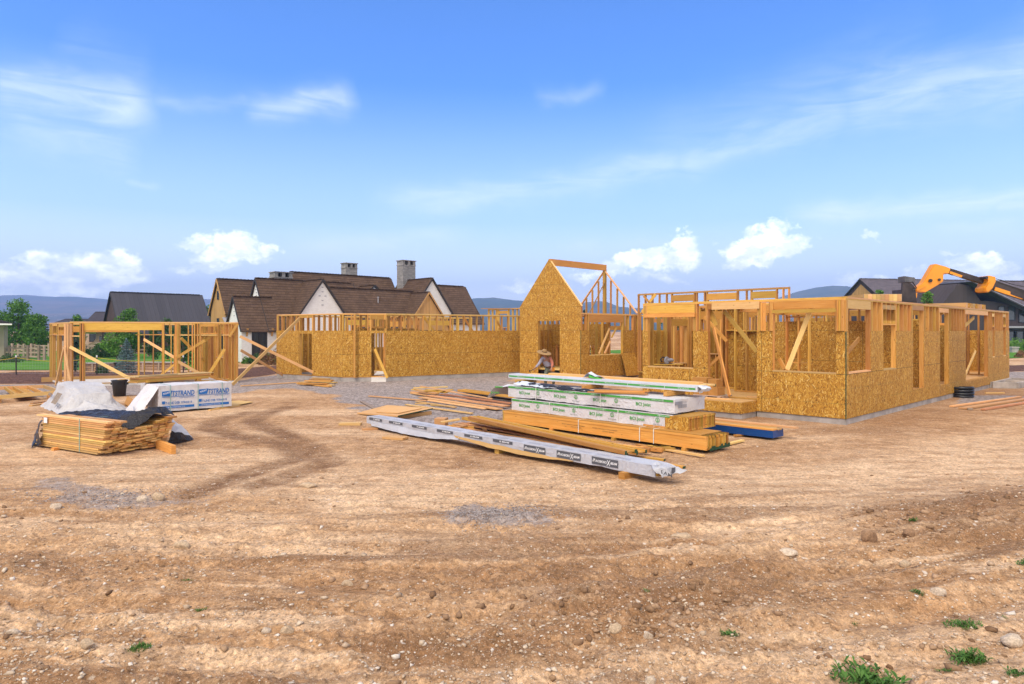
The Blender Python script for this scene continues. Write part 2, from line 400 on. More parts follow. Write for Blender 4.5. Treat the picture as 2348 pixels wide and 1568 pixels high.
M['russet'] = leaf_mat('russet_leaves', (.15, .07, .03), (.24, .12, .05), (.33, .19, .09))
M['bark'] = plain('bark', (.12, .085, .06), .9, .1, .3, 8, bump=.6)
def leaves_mesh(centers, size, rng, flat=.0, aspect=.55):
    """one bent quad (leaf) per centre, random orientation"""
    n = len(centers); d = rng.normal(size=(n, 3)); d[:, 2] = d[:, 2]*(1-flat)-.15*flat; d /= np.linalg.norm(d, axis=1)[:, None]
    r = rng.normal(size=(n, 3)); s = np.cross(d, r); s /= np.linalg.norm(s, axis=1)[:, None]
    L = (size*rng.uniform(.6, 1.4, n))[:, None]; W = L*aspect/2
    a = centers-d*L/2; b = centers+s*W; c = centers+d*L/2; e = centers-s*W
    v = np.stack([a, b, c, e], 1).reshape(-1, 3); f = np.arange(4*n).reshape(n, 4); return v, f
def tree(name, label, base, h, r, mat, n=2600, leaf=.22, trunk_h=.3, seed=0, cat='tree', group=None, squash=1.0, clumps=16, trunk_r=None):
    rng = np.random.default_rng(seed); t = thing(name, label, cat, base, group)
    tr = trunk_r or h*.022; mb = MB(); lean = rng.normal(size=2)*.03*h
    top = V((lean[0], lean[1], h*.86)); pts = [V((0,0,-.05)), V((lean[0]*.3, lean[1]*.3, h*.3)), V((lean[0]*.7, lean[1]*.7, h*.6)), top]
    mb.tube(pts, [tr, tr*.8, tr*.5, tr*.15], 7); cl = []
    zc0 = h*trunk_h
    for i in range(clumps):
        z = zc0+(h-zc0)*(i+.6)/clumps*rng.uniform(.92, 1.05); k = (z-zc0)/(h-zc0)
        rr = r*math.sqrt(max(0.05, 1-(2*k-.75)**2*.75))*squash*rng.uniform(.55, 1.0) if k > .1 else r*.6
        a = rng.uniform(0, 6.28)+i*2.4; d = rr*rng.uniform(.45, .85)
        c = np.array([math.cos(a)*d+lean[0]*k, math.sin(a)*d+lean[1]*k, min(z, h*.95)]); cl.append((c, r*rng.uniform(.30, .52)))
        mb.tube([V((lean[0]*k*.7, lean[1]*k*.7, max(h*.18, z-h*.16))), V(c*.55+np.array([0, 0, z*.42])), V(c)], [tr*.38, tr*.22, tr*.08], 5, False)
    cl.append((np.array([lean[0], lean[1], h*.88]), r*.34))
    mb.build('trunk', M['bark'], t)
    w = np.array([q[1]**2 for q in cl]); w /= w.sum(); pick = rng.choice(len(cl), n, p=w)
    C = np.array([q[0] for q in cl])[pick]; R = np.array([q[1] for q in cl])[pick]
    d = rng.normal(size=(n, 3)); d /= np.linalg.norm(d, axis=1)[:, None]; rr = rng.uniform(.15, 1, n)**.45*rng.choice([1, 1, 1, 1.18], n)
    p = C+d*(R*rr)[:, None]*np.array([1, 1, .8]); p[:, 2] = np.maximum(p[:, 2], .15)
    v, f = leaves_mesh(p, leaf, rng); np_mesh('crown', v, f, mat, t); return t
def conifer(name, label, base, h, r, mat, seed=0, tiers=13, group=None, cat='tree', per=1.0, col_shape=False, leaf=.13):
    rng = np.random.default_rng(seed); t = thing(name, label, cat, base, group); mb = MB(); mb.tube([V((0,0,-.05)), V((0,0,h*.5)), V((0,0,h*.98))], [h*.02, h*.012, h*.003], 6)
    cen, dr = [], []
    for i in range(tiers):
        k = i/(tiers-1); z = h*(.05+.93*k); R = r*((1-k)**.8*.97+.03) if not col_shape else r*(math.sin(math.pi*min(1, .12+.9*(1-k)))**.6+.05)
        nb = max(4, int((9+7*(1-k))*per)); off = rng.uniform(0, 6)
        for j in range(nb):
            a = off+6.283*j/nb+rng.normal()*.12; Rj = R*rng.uniform(.78, 1.12); tilt = -.12+.5*k
            tip = V((math.cos(a)*Rj, math.sin(a)*Rj, z+Rj*tilt)); st = V((0, 0, z))
            if j % 2 == 0: mb.tube([st, tip*.96+V((0,0,z*.04))], [h*.006, h*.002], 4, False)
            m_ = int(max(8, 34*(Rj/r)*per))
            for q in range(m_):
                s = (q+rng.uniform())/m_; s = s**.7; wd = (1.05-s)*Rj*.30+.02
                p = np.array(st+(tip-st)*s); lat = rng.normal()*wd*.6
                p += np.array([-math.sin(a)*lat, math.cos(a)*lat, rng.normal()*.03*h*.5-abs(lat)*.12]); cen.append(p)
                out = np.array([math.cos(a)+rng.normal()*.5-math.sin(a)*np.sign(lat)*.7, math.sin(a)+rng.normal()*.5+math.cos(a)*np.sign(lat)*.7, .12+rng.normal()*.25]); dr.append(out/np.linalg.norm(out))
    mb.build('trunk', M['bark'], t)
    cen, d = np.array(cen), np.array(dr); n = len(cen); s = np.cross(d, rng.normal(size=(n, 3))); s /= np.linalg.norm(s, axis=1)[:, None]
    L = (leaf*rng.uniform(.6, 1.35, n))[:, None]; W = L*.16
    v = np.stack([cen-d*L*.4, cen+s*W, cen+d*L*.6, cen-s*W], 1).reshape(-1, 3)
    np_mesh('crown', v, np.arange(4*n).reshape(n, 4), mat, t); return t
def bush(name, label, base, w, h, mat, n=700, leaf=.1, seed=0, cat='shrub', group=None):
    rng = np.random.default_rng(seed); d = rng.normal(size=(n, 3)); d /= np.linalg.norm(d, axis=1)[:, None]; d[:, 2] = abs(d[:, 2])
    lump = 1+.25*np.sin(d[:, 0]*5+seed)*np.cos(d[:, 1]*4+seed*2); p = d*(rng.uniform(.3, 1, n)**.4*lump)[:, None]*np.array([w/2, w/2, h])
    v, f = leaves_mesh(p, leaf, rng); o = np_mesh(name, v, f, mat); o.location = base; o['label'] = label; o['category'] = cat
    if group: o['group'] = group
    return o
# ------------------------------------------------------------------ text as flat print on a surface
_tc = {}
def text_tris(s, bold=False, shear=0.0):
    k = (s, bold, shear)
    if k not in _tc:
        cu = bpy.data.curves.new('txt', 'FONT'); cu.body = s; cu.size = 1; cu.offset = .02 if bold else 0; cu.shear = shear; cu.resolution_u = 2
        ob = bpy.data.objects.new('txt', cu); COL.objects.link(ob); bpy.context.view_layer.update()
        me = bpy.data.meshes.new_from_object(ob.evaluated_get(bpy.context.evaluated_depsgraph_get()))
        vs = [v.co.copy() for v in me.vertices]; fs = [tuple(p.vertices) for p in me.polygons]
        bpy.data.objects.remove(ob); bpy.data.curves.remove(cu); bpy.data.meshes.remove(me); _tc[k] = (vs, fs)
    return _tc[k]
def text(mb, s, o, x, y, size, width=None, bold=True, shear=0.0, mi=0, lift=None, warp=None):
    """o lower-left, x/y unit directions, size = cap height factor; width squeezes to that many metres"""
    vs, fs = text_tris(s, bold, shear); w = max(v.x for v in vs) or 1
    kx = (width/w) if width else size; o, x, y = V(o), V(x), V(y); n = x.cross(y).normalized()
    for f in fs:
        pts = []
        for i in f:
            p = o+x*(vs[i].x*kx)+y*(vs[i].y*size)
            pts.append(p+n*(lift or 0))
        mb.poly(pts, mi=mi)
def rect(mb, o, x, y, w, h, mi=0, lift=0.0):
    o, x, y = V(o), V(x), V(y); n = x.cross(y).normalized(); o = o+n*lift
    mb.poly([o, o+x*w, o+x*w+y*h, o+y*h], mi=mi)
# ------------------------------------------------------------------ camera, light, sky
cam = bpy.data.cameras.new('camera'); co_ = bpy.data.objects.new('camera', cam); COL.objects.link(co_); scene.camera = co_
cam.sensor_width = 36; cam.lens = 36*F/2347; cam.shift_y = -27/2347; cam.clip_end = 20000; cam.clip_start = .1
co_.location = (0, 0, H); co_.rotation_euler = (rad(90), 0, 0)
scene.view_settings.view_transform = 'Standard'; scene.view_settings.look = 'None'; scene.view_settings.exposure = EXPO; scene.view_settings.gamma = 1
SUN_EL, SUN_AZ = 55, 205          # azimuth clockwise from +Y
sd = V((math.sin(rad(SUN_AZ))*math.cos(rad(SUN_EL)), math.cos(rad(SUN_AZ))*math.cos(rad(SUN_EL)), math.sin(rad(SUN_EL))))
sl = bpy.data.lights.new('sun', 'SUN'); sl.energy = 2.4; sl.angle = rad(38); sl.color = (1, .89, .74)
so = bpy.data.objects.new('sun', sl); COL.objects.link(so); so.rotation_euler = sd.to_track_quat('Z', 'Y').to_euler(); so.location = (0, -20, 40)
w = bpy.data.worlds.new('World'); scene.world = w; w.use_nodes = True; t = NT(w.node_tree); bg = t.n['Background']
sky = t.node('ShaderNodeTexSky'); sky.sky_type = 'NISHITA'; sky.sun_disc = False; sky.sun_elevation = rad(SUN_EL); sky.sun_rotation = rad(SUN_AZ)
sky.air_density = 1.1; sky.dust_density = .3; sky.ozone_density = 2.2; sky.altitude = 1800
dirv = t.node('ShaderNodeTexCoord').outputs['Generated']
sp = t.node('ShaderNodeSeparateXYZ'); t.l.new(dirv, sp.inputs[0])
az = t.math('MULTIPLY', t.math('ARCTAN2', sp.outputs[0], sp.outputs[1]), 57.2958)
el = t.math('MULTIPLY', t.math('ARCSINE', sp.outputs[2]), 57.2958)
ae = t.node('ShaderNodeCombineXYZ'); t.l.new(az, ae.inputs[0]); t.l.new(el, ae.inputs[1]); ae = ae.outputs[0]
def sky_dir(u, v):
    x, z = (u-CX)/F, (VH-v)/F; return math.degrees(math.atan(x)), math.degrees(math.atan2(z, math.hypot(1, x)))
n1 = t.noise(t.vmath('MULTIPLY', ae, (1, 1.25, 1)), .30, 6, .58).outputs['Color']
n2 = t.noise(ae, 1.5, 5, .6).outputs['Color']
wob = t.vmath('ADD', t.vmath('SCALE', t.vmath('SUBTRACT', n1, (.5, .5, .5))), t.vmath('SCALE', t.vmath('SUBTRACT', n2, (.5, .5, .5))))
for nd, sc in zip([l.from_node for l in wob.node.inputs[0].links]+[l.from_node for l in wob.node.inputs[1].links], (4.2, 1.3)): nd.inputs['Scale'].default_value = sc
aw = t.vmath('ADD', ae, wob)
# cumulus: u, v, half width, half height in photo pixels, weight
CU = [(70,628,95,34,1),(150,640,80,30,1),(215,620,70,34,1),(285,610,50,28,1),(20,642,60,26,.9),(120,665,150,22,.8),(270,640,90,24,.75),
      (450,555,45,16,.62),(540,560,52,30,1.05),(500,590,60,26,.95),(560,588,50,24,.9),(612,572,26,16,.7),(470,622,70,12,.5),
      (1570,560,38,26,1.05),(1548,585,48,22,1),(1490,602,60,22,1),(1430,612,60,18,.9),(1360,628,60,16,.7),(1520,640,50,13,.8),(1240,655,60,18,.75),(1180,662,40,12,.6),
      (1755,545,55,28,1.05),(1720,568,60,22,1),(1800,556,60,22,.95),(1840,560,32,14,.8),(1710,595,50,16,.8),
      (1990,540,22,7,.5),(2260,612,75,22,.85),(2320,640,60,20,.8),(2080,640,60,22,.8),(2180,585,30,8,.5),(1935,640,60,12,.5)]
acc = None
for (u, v, a, b, wt) in CU:
    A, E = sky_dir(u, v); A2, _ = sky_dir(u+a, v); _, E2_ = sky_dir(u, v-b)
    L = t.vmath('LENGTH', t.vmath('MULTIPLY', t.vmath('SUBTRACT', aw, (A, E, 0)), (1/max(.2, A2-A), 1/max(.2, E2_-E), 0)))
    q = t.mapr(L, 1.25, .62, 0, wt)
    acc = q if acc is None else t.math('MAXIMUM', acc, q)
fine = t.noise(t.vmath('MULTIPLY', ae, (1, 1.4, 1)), .9, 7, .62).outputs[0]
cum = t.math('MULTIPLY', acc, t.mapr(fine, .26, .50, .40, 1.15), clamp=True)
# cirrus: streaks u0,v0 -> u1,v1, half width, weight
CI = [(-40,205,330,232,42,.40),(330,215,600,225,16,.14),(590,238,800,222,26,.36),(150,120,330,180,50,.10),(880,482,1250,428,34,.30),(1230,432,1580,358,34,.28),(1550,366,1970,248,40,.28),(1930,258,2420,118,58,.32),(1500,330,2100,140,70,.10),(1840,500,2400,455,20,.46),
      (1230,215,1380,205,18,.16),(290,405,380,405,8,.16),(690,560,1050,548,22,.22),(1300,570,1600,565,14,.18),(0,300,300,340,40,.2),(2280,485,2360,488,14,.4),(2150,535,2330,535,10,.18)]
ci = None
stn = t.node('ShaderNodeMapping'); stn.inputs['Rotation'].default_value = (0, 0, rad(-12)); stn.inputs['Scale'].default_value = (.5, 2.6, 1); t.l.new(ae, stn.inputs['Vector'])
st = t.noise(stn.outputs[0], .22, 7, .6, 1.4).outputs[0]
aw2 = t.vmath('ADD', ae, t.vmath('SCALE', t.vmath('SUBTRACT', t.noise(ae, .12, 4).outputs['Color'], (.5, .5, .5)))); aw2.node.inputs[1].links[0].from_node.inputs['Scale'].default_value = 4.5
for (u0, v0, u1, v1, hw, wt) in CI:
    a0, e0 = sky_dir(u0, v0); a1, e1_ = sky_dir(u1, v1); dx, dy = a1-a0, e1_-e0; Ln = math.hypot(dx, dy); w_ = hw/F*57.3
    rel = t.vmath('SUBTRACT', aw2, ((a0+a1)/2, (e0+e1_)/2, 0))
    al = t.math('ABSOLUTE', t.math('DIVIDE', t.vmath('DOT_PRODUCT', rel, (dx/Ln, dy/Ln, 0)), Ln/2))
    ac = t.math('DIVIDE', t.vmath('DOT_PRODUCT', rel, (-dy/Ln, dx/Ln, 0)), w_)
    g = t.math('POWER', 2.718, t.math('MULTIPLY', t.math('MULTIPLY', ac, ac), -1.0))
    q = t.math('MULTIPLY', t.math('MULTIPLY', g, t.mapr(al, 1.25, .75)), wt)
    ci = q if ci is None else t.math('MAXIMUM', ci, q)
cir = t.math('MULTIPLY', ci, t.mapr(st, .3, .66, .25, 1.15), clamp=True)
# unseen broken overcast added above and behind the viewer for soft, neutral light
ov = t.math('MAXIMUM', t.mapr(el, 42, 62), t.math('MULTIPLY', t.mapr(sp.outputs[1], .35, -.25), t.mapr(el, 2, 14)))
ov = t.math('MULTIPLY', ov, t.mapr(t.noise(dirv, 2.2, 6, .6).outputs[0], .25, .55, .55, 1))
tint = t.mix(1.0, sky.outputs[0], (.56, 1.07, 1.78), 'MULTIPLY')
gam = t.node('ShaderNodeGamma'); t.l.new(tint, gam.inputs[0]); gam.inputs[1].default_value = 1.0
sk = gam.outputs[0]
hz = t.mapr(el, 0, 20, 1.0, 0); sk = t.mix(t.math('POWER', hz, 1.25), sk, (7.4, 8.6, 10.4)); sk = t.mix(t.mapr(el, 9, 1, 0, .85), sk, (10.2, 10.4, 11.0))
SKY = dict(cu=(17, 17, 17), cus=(11.0, 11.6, 12.8), ov=(9.0, 8.7, 8.3))
c = t.mix(cir, sk, (9.6, 10.0, 10.7)); c = t.mix(ov, c, SKY['ov'])
shade = t.mapr(t.noise(t.vmath('MULTIPLY', ae, (1, 1.6, 1)), .55, 5).outputs[0], .42, .62); c = t.mix(cum, c, t.mix(shade, SKY['cus'], SKY['cu']))
t.l.new(c, bg.inputs['Color']); bg.inputs['Strength'].default_value = .115
w.cycles.sampling_method = 'MANUAL'; w.cycles.sample_map_resolution = 1024
# ------------------------------------------------------------------ ground sheet
def ground_h(x, y):
    """height of the dirt; levelled where things stand"""
    x = np.asarray(x, float); y = np.asarray(y, float)
    near = sstep(12.5, 8.0, y)*sstep(-6, 1, y)
    rough = .25+.75*near
    # shallow furrows: run left to right, tilting away to the right
    q = y-.16*x+.9*np.sin(x*.23+1.0); h = near*.10*(fbm(x*.16+4, q*1.15, 3, 5)-.5)*2
    h += near*.05*(fbm(x*.30+7, q*2.6, 4, 131)-.5)*2+near*.022*(fbm(x*.45+1, q*5.5, 3, 137)-.5)*2
    h += rough*.035*(fbm(x*.5, y*.5, 4, 21)-.5)*2
    clod = fbm(x*2.3, y*2.3, 5, 33, .6)
    h += rough*.05*np.maximum(0, clod-.56)*4*sstep(.42, .62, fbm(x*.45+9, y*.6, 3, 41))
    crumb = (.35+.65*near)*(.35+.65*sstep(.40, .58, fbm(x*.5+3, q*1.3, 4, 47)))
    rd = lambda f, s_: (1-np.abs(2*fbm(x*f, y*f, 3, s_, .55)-1)*2.2)
    h += crumb*(.030*(rd(1.7, 52)-.5)+.022*(rd(4.3, 53)-.5)+.020*(fbm(x*9, y*9, 3, 54)-.5)*2+.013*(fbm(x*22, y*22, 2, 55)-.5)*2)
    h += near*.035*np.maximum(0, fbm(x*6.5, y*6.5, 4, 57, .6)-.55)*4*sstep(.45, .6, fbm(x*.7+5, q*1.6, 3, 58))
    # berm of turned soil at the right
    b = seg_dist(x, y, [(5.0, 8.9), (7.2, 9.6), (9.5, 10.4), (14, 12.2)]); h += .22*np.exp(-(b/.8)**2)*(.35+.9*fbm(x*1.4, y*1.4, 4, 71))*sstep(4.0, 6.8, x)
    b2 = seg_dist(x, y, [(.6, 6.6), (1.6, 6.5), (2.4, 6.9)]); h += .12*np.exp(-(b2/.55)**2)*(.4+fbm(x*2, y*2, 4, 73))
    # wheel ruts
    for k, (pts, wd, dp) in enumerate(RUTS):
        d = seg_dist(x, y, pts); h -= dp*np.exp(-(d/wd)**2)*(.6+.8*vnoise(x*2, y*2, 80+k)); h += dp*.5*np.exp(-((d-wd*1.6)/(wd*.6))**2)
    far = sstep(16, 24, np.hypot(x, y)); h = h*(1-far)+far*.02*(fbm(x*.3, y*.3, 3, 91)-.5)
    # rows of fir beds etc. stay level; beyond 200 m the plain dips a touch so the hills meet it
    return h
RUTS = [(gp([(440,1135),(524,1101),(612,1071),(690,1047),(650,1016),(540,998),(480,981),(500,964),(570,946)]), .34, .028), (gp([(600,1112),(681,1084),(755,1060),(712,1025),(637,990),(580,966),(611,946),(663,933)]), .34, .028),
        (gp([(40,1420),(120,1330),(160,1270)]), .3, .05), (gp([(150,1440),(230,1340),(240,1280)]), .3, .035),
        (gp([(1250,1560),(1500,1420),(1800,1330),(2347,1240)]), .22, .05), (gp([(900,1500),(1200,1370),(1500,1310),(1900,1260)]), .2, .045),
        (gp([(1500,1570),(1800,1470),(2347,1370)]), .22, .05), (gp([(700,1330),(1100,1290),(1500,1250)]), .2, .035), (gp([(0,1260),(400,1235),(800,1225)]), .25, .03)]
ys = [-70, -50, -35, -25, -18, -12, -8, -5, -2.5, -1, 0, .8, 1.5, 2.2, 2.8, 3.3, 3.8]
y = 4.1
while y < 60: ys.append(y); y += max(.012, y*y/(F/2.292*H)*.95)
while y < 4000: ys.append(y); y *= 1.09
ys = np.array(ys); NX = 900
cx_ = np.linspace(-1, 1, NX); cx_ = np.sign(cx_)*(np.abs(cx_)*.62+.38*np.abs(cx_)**3)
half = np.where(ys < 0, 60, np.maximum(1.25*np.abs(ys)+3.0, 0)); half = np.where((ys >= 0) & (ys < 3), np.maximum(half, 8), half)
half = np.where(ys < 0, np.abs(ys)*1.2+10, half)
GX = cx_[None, :]*half[:, None]; GY = np.repeat(ys[:, None], NX, 1)
GZ = ground_h(GX, GY)
# lay the sheet level under the buildings
def mask_poly(pts, soft, nf=.0, ns=1.0, seed=0):
    d = poly_sd(GX, GY, pts)
    if nf: d = d+nf*(fbm(GX*ns, GY*ns, 4, seed)-.5)*2
    return sstep(soft, -soft, d)
gravel = mask_poly(gp([(548,893),(700,893),(760,905),(800,930),(850,945),(930,962),(1010,985),(1180,985),(1180,860),(640,858),(548,878)]), .5, .9, .9, 3)
gravel = np.maximum(gravel, mask_poly([tuple(p[:2]) for p in (G(-300, 912), G(-300, 886), G(120, 880), G(560, 872), G(640, 856), G(640, 884), G(545, 900), G(0, 912))], .4, .6, .7, 5))
gravel = np.maximum(gravel, .66*mask_poly(gp([(985,1175),(1060,1150),(1140,1158),(1270,1185),(1290,1208),(1180,1214),(1040,1204)]), .2, .3, 2.2, 7))
gravel = np.maximum(gravel, .60*mask_poly(gp([(30,1095),(160,1092),(260,1122),(480,1142),(500,1160),(330,1166),(180,1172),(60,1160),(120,1130)]), .25, .35, 1.8, 9))
gravel = np.maximum(gravel, mask_poly(gp([(2190,925),(2330,922),(2347,908),(2205,905)]), .2, .3, 1.5, 11))
gravel = np.maximum(gravel, mask_poly([(24, 40), (60, 50), (60, 30), (27, 33.5)], .5, .5, .6, 12))
q_ = GY-.16*GX+.9*np.sin(GX*.23+1.0)
pale = sstep(.46, .66, fbm(GX*.17+2, q_*.55, 4, 101))*.75
pale = np.maximum(pale, .95*mask_poly(gp([(1420,1190),(1900,1110),(2347,1000),(2347,1120),(2050,1170),(1650,1235)]), .9, 1.2, .6, 13))
pale = np.maximum(pale, .95*mask_poly(gp([(0,1000),(200,1080),(520,1100),(900,1080),(1300,1130),(1600,1090),(1900,1060),(2347,960),(2347,1120),(1700,1180),(900,1210),(300,1110),(0,1090)]), 1.2, 1.5, .5, 15))
dark = 1.3*np.exp(-(seg_dist(GX, GY, RUTS[0][0])/.36)**4)*(.4+.8*fbm(GX*2, GY*2, 3, 107))
dark = np.maximum(dark, 1.3*np.exp(-(seg_dist(GX, GY, RUTS[1][0])/.36)**4)*(.4+.8*fbm(GX*2, GY*2, 3, 109)))
dark = np.maximum(dark, np.exp(-(seg_dist(GX, GY, [(5.0, 8.9), (7.2, 9.6), (9.5, 10.4), (14, 12.2)])/1.1)**2)*sstep(3.5, 6.5, GX))
dark = np.maximum(dark, .9*np.exp(-(seg_dist(GX, GY, [(.6, 6.6), (1.6, 6.5), (2.4, 6.9)])/.8)**2))
dark = np.maximum(dark, sstep(.50, .72, fbm(GX*.22+31, q_*.6, 4, 111))*.7*sstep(13, 8, GY))
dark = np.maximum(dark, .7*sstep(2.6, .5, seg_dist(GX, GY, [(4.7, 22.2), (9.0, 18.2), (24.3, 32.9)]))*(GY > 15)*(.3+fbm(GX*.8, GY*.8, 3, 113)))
bark_m = mask_poly([tuple(p[:2]) for p in (G(-500, 883), G(-500, 856), G(100, 853), G(420, 853), G(640, 838), G(640, 858), G(545, 868), G(120, 880))], .4, .5, .8, 17)
bark_m = np.maximum(bark_m, mask_poly([(26, 46), (70, 62), (70, 54), (28, 41)], .5, .8, .6, 19))
fur = fbm(GX*.30+7, q_*2.6, 4, 131); fur2 = fbm(GX*.45+1, q_*5.5, 3, 137)
dark = np.maximum(dark, .85*sstep(.55, .68, fur)*sstep(14, 9, GY)*sstep(.35, .55, fbm(GX*.2, GY*.4, 3, 139)))
pale = np.maximum(pale, .85*sstep(.54, .66, fur2)*sstep(13, 8, GY)*sstep(.40, .6, fbm(GX*.25+9, GY*.5, 3, 141)))
ok = (GY > 3)
NR = len(ys); idx = np.arange(NR*NX).reshape(NR, NX)
faces = np.stack([idx[:-1, :-1], idx[:-1, 1:], idx[1:, 1:], idx[1:, :-1]], -1).reshape(-1, 4)
def ground_material():
    m, t, b = new_mat('dirt', .95, .08)
    co = t.node('ShaderNodeTexCoord').outputs['Object']; at = lambda n: t.node('ShaderNodeAttribute', attribute_name=n).outputs['Fac']
    gr, pa, dk, bk = at('gravel'), at('pale'), at('dark'), at('bark')
    n0 = t.noise(co, .6, 6, .62).outputs[0]; n1 = t.noise(co, 3.5, 6, .65).outputs[0]; n2 = t.noise(co, 22, 5, .7).outputs[0]; n3 = t.noise(co, 90, 3, .7).outputs[0]
    str_ = t.noise(t.vmath('MULTIPLY', co, (1.2, 4.5, 1)), .8, 6, .65).outputs[0]
    c = t.ramp(t.math('ADD', t.math('MULTIPLY', n0, .5), t.math('MULTIPLY', n1, .5)), [(.30, (.27, .132, .058)), (.44, (.41, .225, .109)), (.58, (.54, .325, .172)), (.74, (.66, .435, .255))])
    c = t.mix(t.math('MULTIPLY', t.math('MULTIPLY', pa, t.mapr(str_, .28, .56)), .95), c, (.77, .525, .325))
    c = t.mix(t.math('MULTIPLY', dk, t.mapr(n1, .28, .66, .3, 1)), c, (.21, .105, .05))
    c = t.mix(t.mapr(str_, .57, .72, 0, .42), c, (.70, .48, .30)); c = t.mix(t.mapr(t.noise(t.vmath('MULTIPLY', co, (1, 3.3, 1)), 1.9, 6, .7).outputs[0], .56, .70, 0, .5), c, (.14, .072, .036))
    c = t.mix(t.mapr(n2, .50, .68, 0, .62), c, (.115, .06, .03)); c = t.mix(t.mapr(n3, .60, .70, 0, .6), c, (.62, .49, .36))
    def crumbs(scale, amt, c):
        v = t.vor(t.vmath('ADD', co, t.vmath('SCALE', t.noise(co, scale*.6, 2).outputs['Color'])), scale); v.inputs['Vector'].links[0].from_node.inputs[1].links[0].from_node.inputs['Scale'].default_value = .6/scale
        s = t.node('ShaderNodeSeparateColor'); t.l.new(v.outputs['Color'], s.inputs[0])
        k = t.mapr(t.math('ADD', t.math('MULTIPLY', s.outputs[0], .75), t.math('MULTIPLY', t.mapr(n1, .3, .7), .25)), 0, 1, 1-amt, 1+amt*.75)
        m_ = t.vmath('SCALE', c); t.l.new(k, m_.node.inputs['Scale']); return m_
    c = crumbs(14, .19, c); c = crumbs(34, .25, c); c = crumbs(85, .24, c)
    def peb(scale, lo, hi, cols, prob):
        v = t.vor(co, scale); s = t.node('ShaderNodeSeparateColor'); t.l.new(v.outputs['Color'], s.inputs[0])
        on = t.math('MULTIPLY', t.mapr(v.outputs['Distance'], hi, lo), t.math('GREATER_THAN', s.outputs[0], prob)); return on, t.ramp(s.outputs[1], cols), v
    for sc, pr, wt in ((26, .80, .8), (60, .72, .7), (11, .93, .8)):
        on, pc, _ = peb(sc, .18, .34, [(0, (.36, .24, .15)), (.5, (.56, .44, .33)), (1, (.74, .66, .57))], pr); c = t.mix(t.math('MULTIPLY', on, wt), c, pc)
    # crushed stone
    vg = t.vor(co, 26); sg = t.node('ShaderNodeSeparateColor'); t.l.new(vg.outputs['Color'], sg.inputs[0])
    gc = t.ramp(sg.outputs[0], [(0, (.07, .058, .058)), (.35, (.20, .165, .160)), (.7, (.34, .29, .28)), (1, (.62, .55, .51))])
    vg2 = t.vor(co, 9.0); sg2 = t.node('ShaderNodeSeparateColor'); t.l.new(vg2.outputs['Color'], sg2.inputs[0])
    gc = t.mix(.5, gc, t.ramp(sg2.outputs[0], [(0, (.07, .058, .056)), (.5, (.23, .195, .185)), (1, (.50, .43, .40))])); gc = t.mix(t.mapr(n1, .35, .7, 0, .45), gc, (.34, .25, .19))
    gf = t.mapr(t.math('ADD', gr, t.math('ADD', t.math('MULTIPLY', t.math('SUBTRACT', n2, .5), 1.0), t.math('MULTIPLY', t.math('SUBTRACT', n1, .5), .8))), .36, .72)
    c = t.mix(gf, c, gc)
    vb = t.vor(co, 14); sb = t.node('ShaderNodeSeparateColor'); t.l.new(vb.outputs['Color'], sb.inputs[0])
    c = t.mix(t.mapr(t.math('ADD', bk, t.math('MULTIPLY', t.math('SUBTRACT', n1, .5), .6)), .4, .6), c, t.ramp(sb.outputs[0], [(0, (.05, .028, .02)), (.6, (.12, .06, .045)), (1, (.22, .12, .085))]))
    t.l.new(c, b.inputs['Base Color'])
    h = t.math('ADD', t.math('ADD', t.math('MULTIPLY', n1, .5), t.math('MULTIPLY', n2, .42)), t.math('MULTIPLY', n3, .14))
    t.l.new(t.bump(h, 1.0, .07), b.inputs['Normal']); return m
Vv = np.stack([GX, GY, GZ], -1).reshape(-1, 3)
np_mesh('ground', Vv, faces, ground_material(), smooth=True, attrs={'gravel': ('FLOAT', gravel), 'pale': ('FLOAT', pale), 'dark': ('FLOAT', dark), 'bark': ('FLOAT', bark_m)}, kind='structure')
def gz(x, y): return float(ground_h(np.array([x]), np.array([y]))[0])
# ------------------------------------------------------------------ loose stones
PHI = (1+5**.5)/2
ICO = np.array([(-1,PHI,0),(1,PHI,0),(-1,-PHI,0),(1,-PHI,0),(0,-1,PHI),(0,1,PHI),(0,-1,-PHI),(0,1,-PHI),(PHI,0,-1),(PHI,0,1),(-PHI,0,-1),(-PHI,0,1)])/math.hypot(1, PHI)
ICF = np.array([(0,11,5),(0,5,1),(0,1,7),(0,7,10),(0,10,11),(1,5,9),(5,11,4),(11,10,2),(10,7,6),(7,1,8),(3,9,4),(3,4,2),(3,2,6),(3,6,8),(3,8,9),(4,9,5),(2,4,11),(6,2,10),(8,6,7),(9,8,1)])
def stones(name, x, y, size, cols, mat, sink=.3, flat=.6, **props):
    n = len(x); v = ICO[None]*RNG.uniform(.5, 1.45, (n, 12, 1)); a = RNG.uniform(0, 6.28, n); st = RNG.uniform(.7, 1.5, n)
    v = v*np.stack([st, 1/st, RNG.uniform(flat*.7, flat*1.3, n)], -1)[:, None, :]
    ca, sa = np.cos(a)[:, None], np.sin(a)[:, None]; vx = v[..., 0]*ca-v[..., 1]*sa; vy = v[..., 0]*sa+v[..., 1]*ca
    v = np.stack([vx, vy, v[..., 2]], -1)*size[:, None, None]*.5
    z = ground_h(x, y)+size*.5*flat*(1-2*sink); v += np.stack([x, y, z], -1)[:, None, :]
    f = (ICF[None]+12*np.arange(n)[:, None, None]).reshape(-1, 3); cc = np.concatenate([np.repeat(cols, 12, 0), np.ones((n*12, 1))], 1)
    return np_mesh(name, v.reshape(-1, 3), f, mat, attrs={'tone': ('FLOAT_COLOR', cc)}, **props)
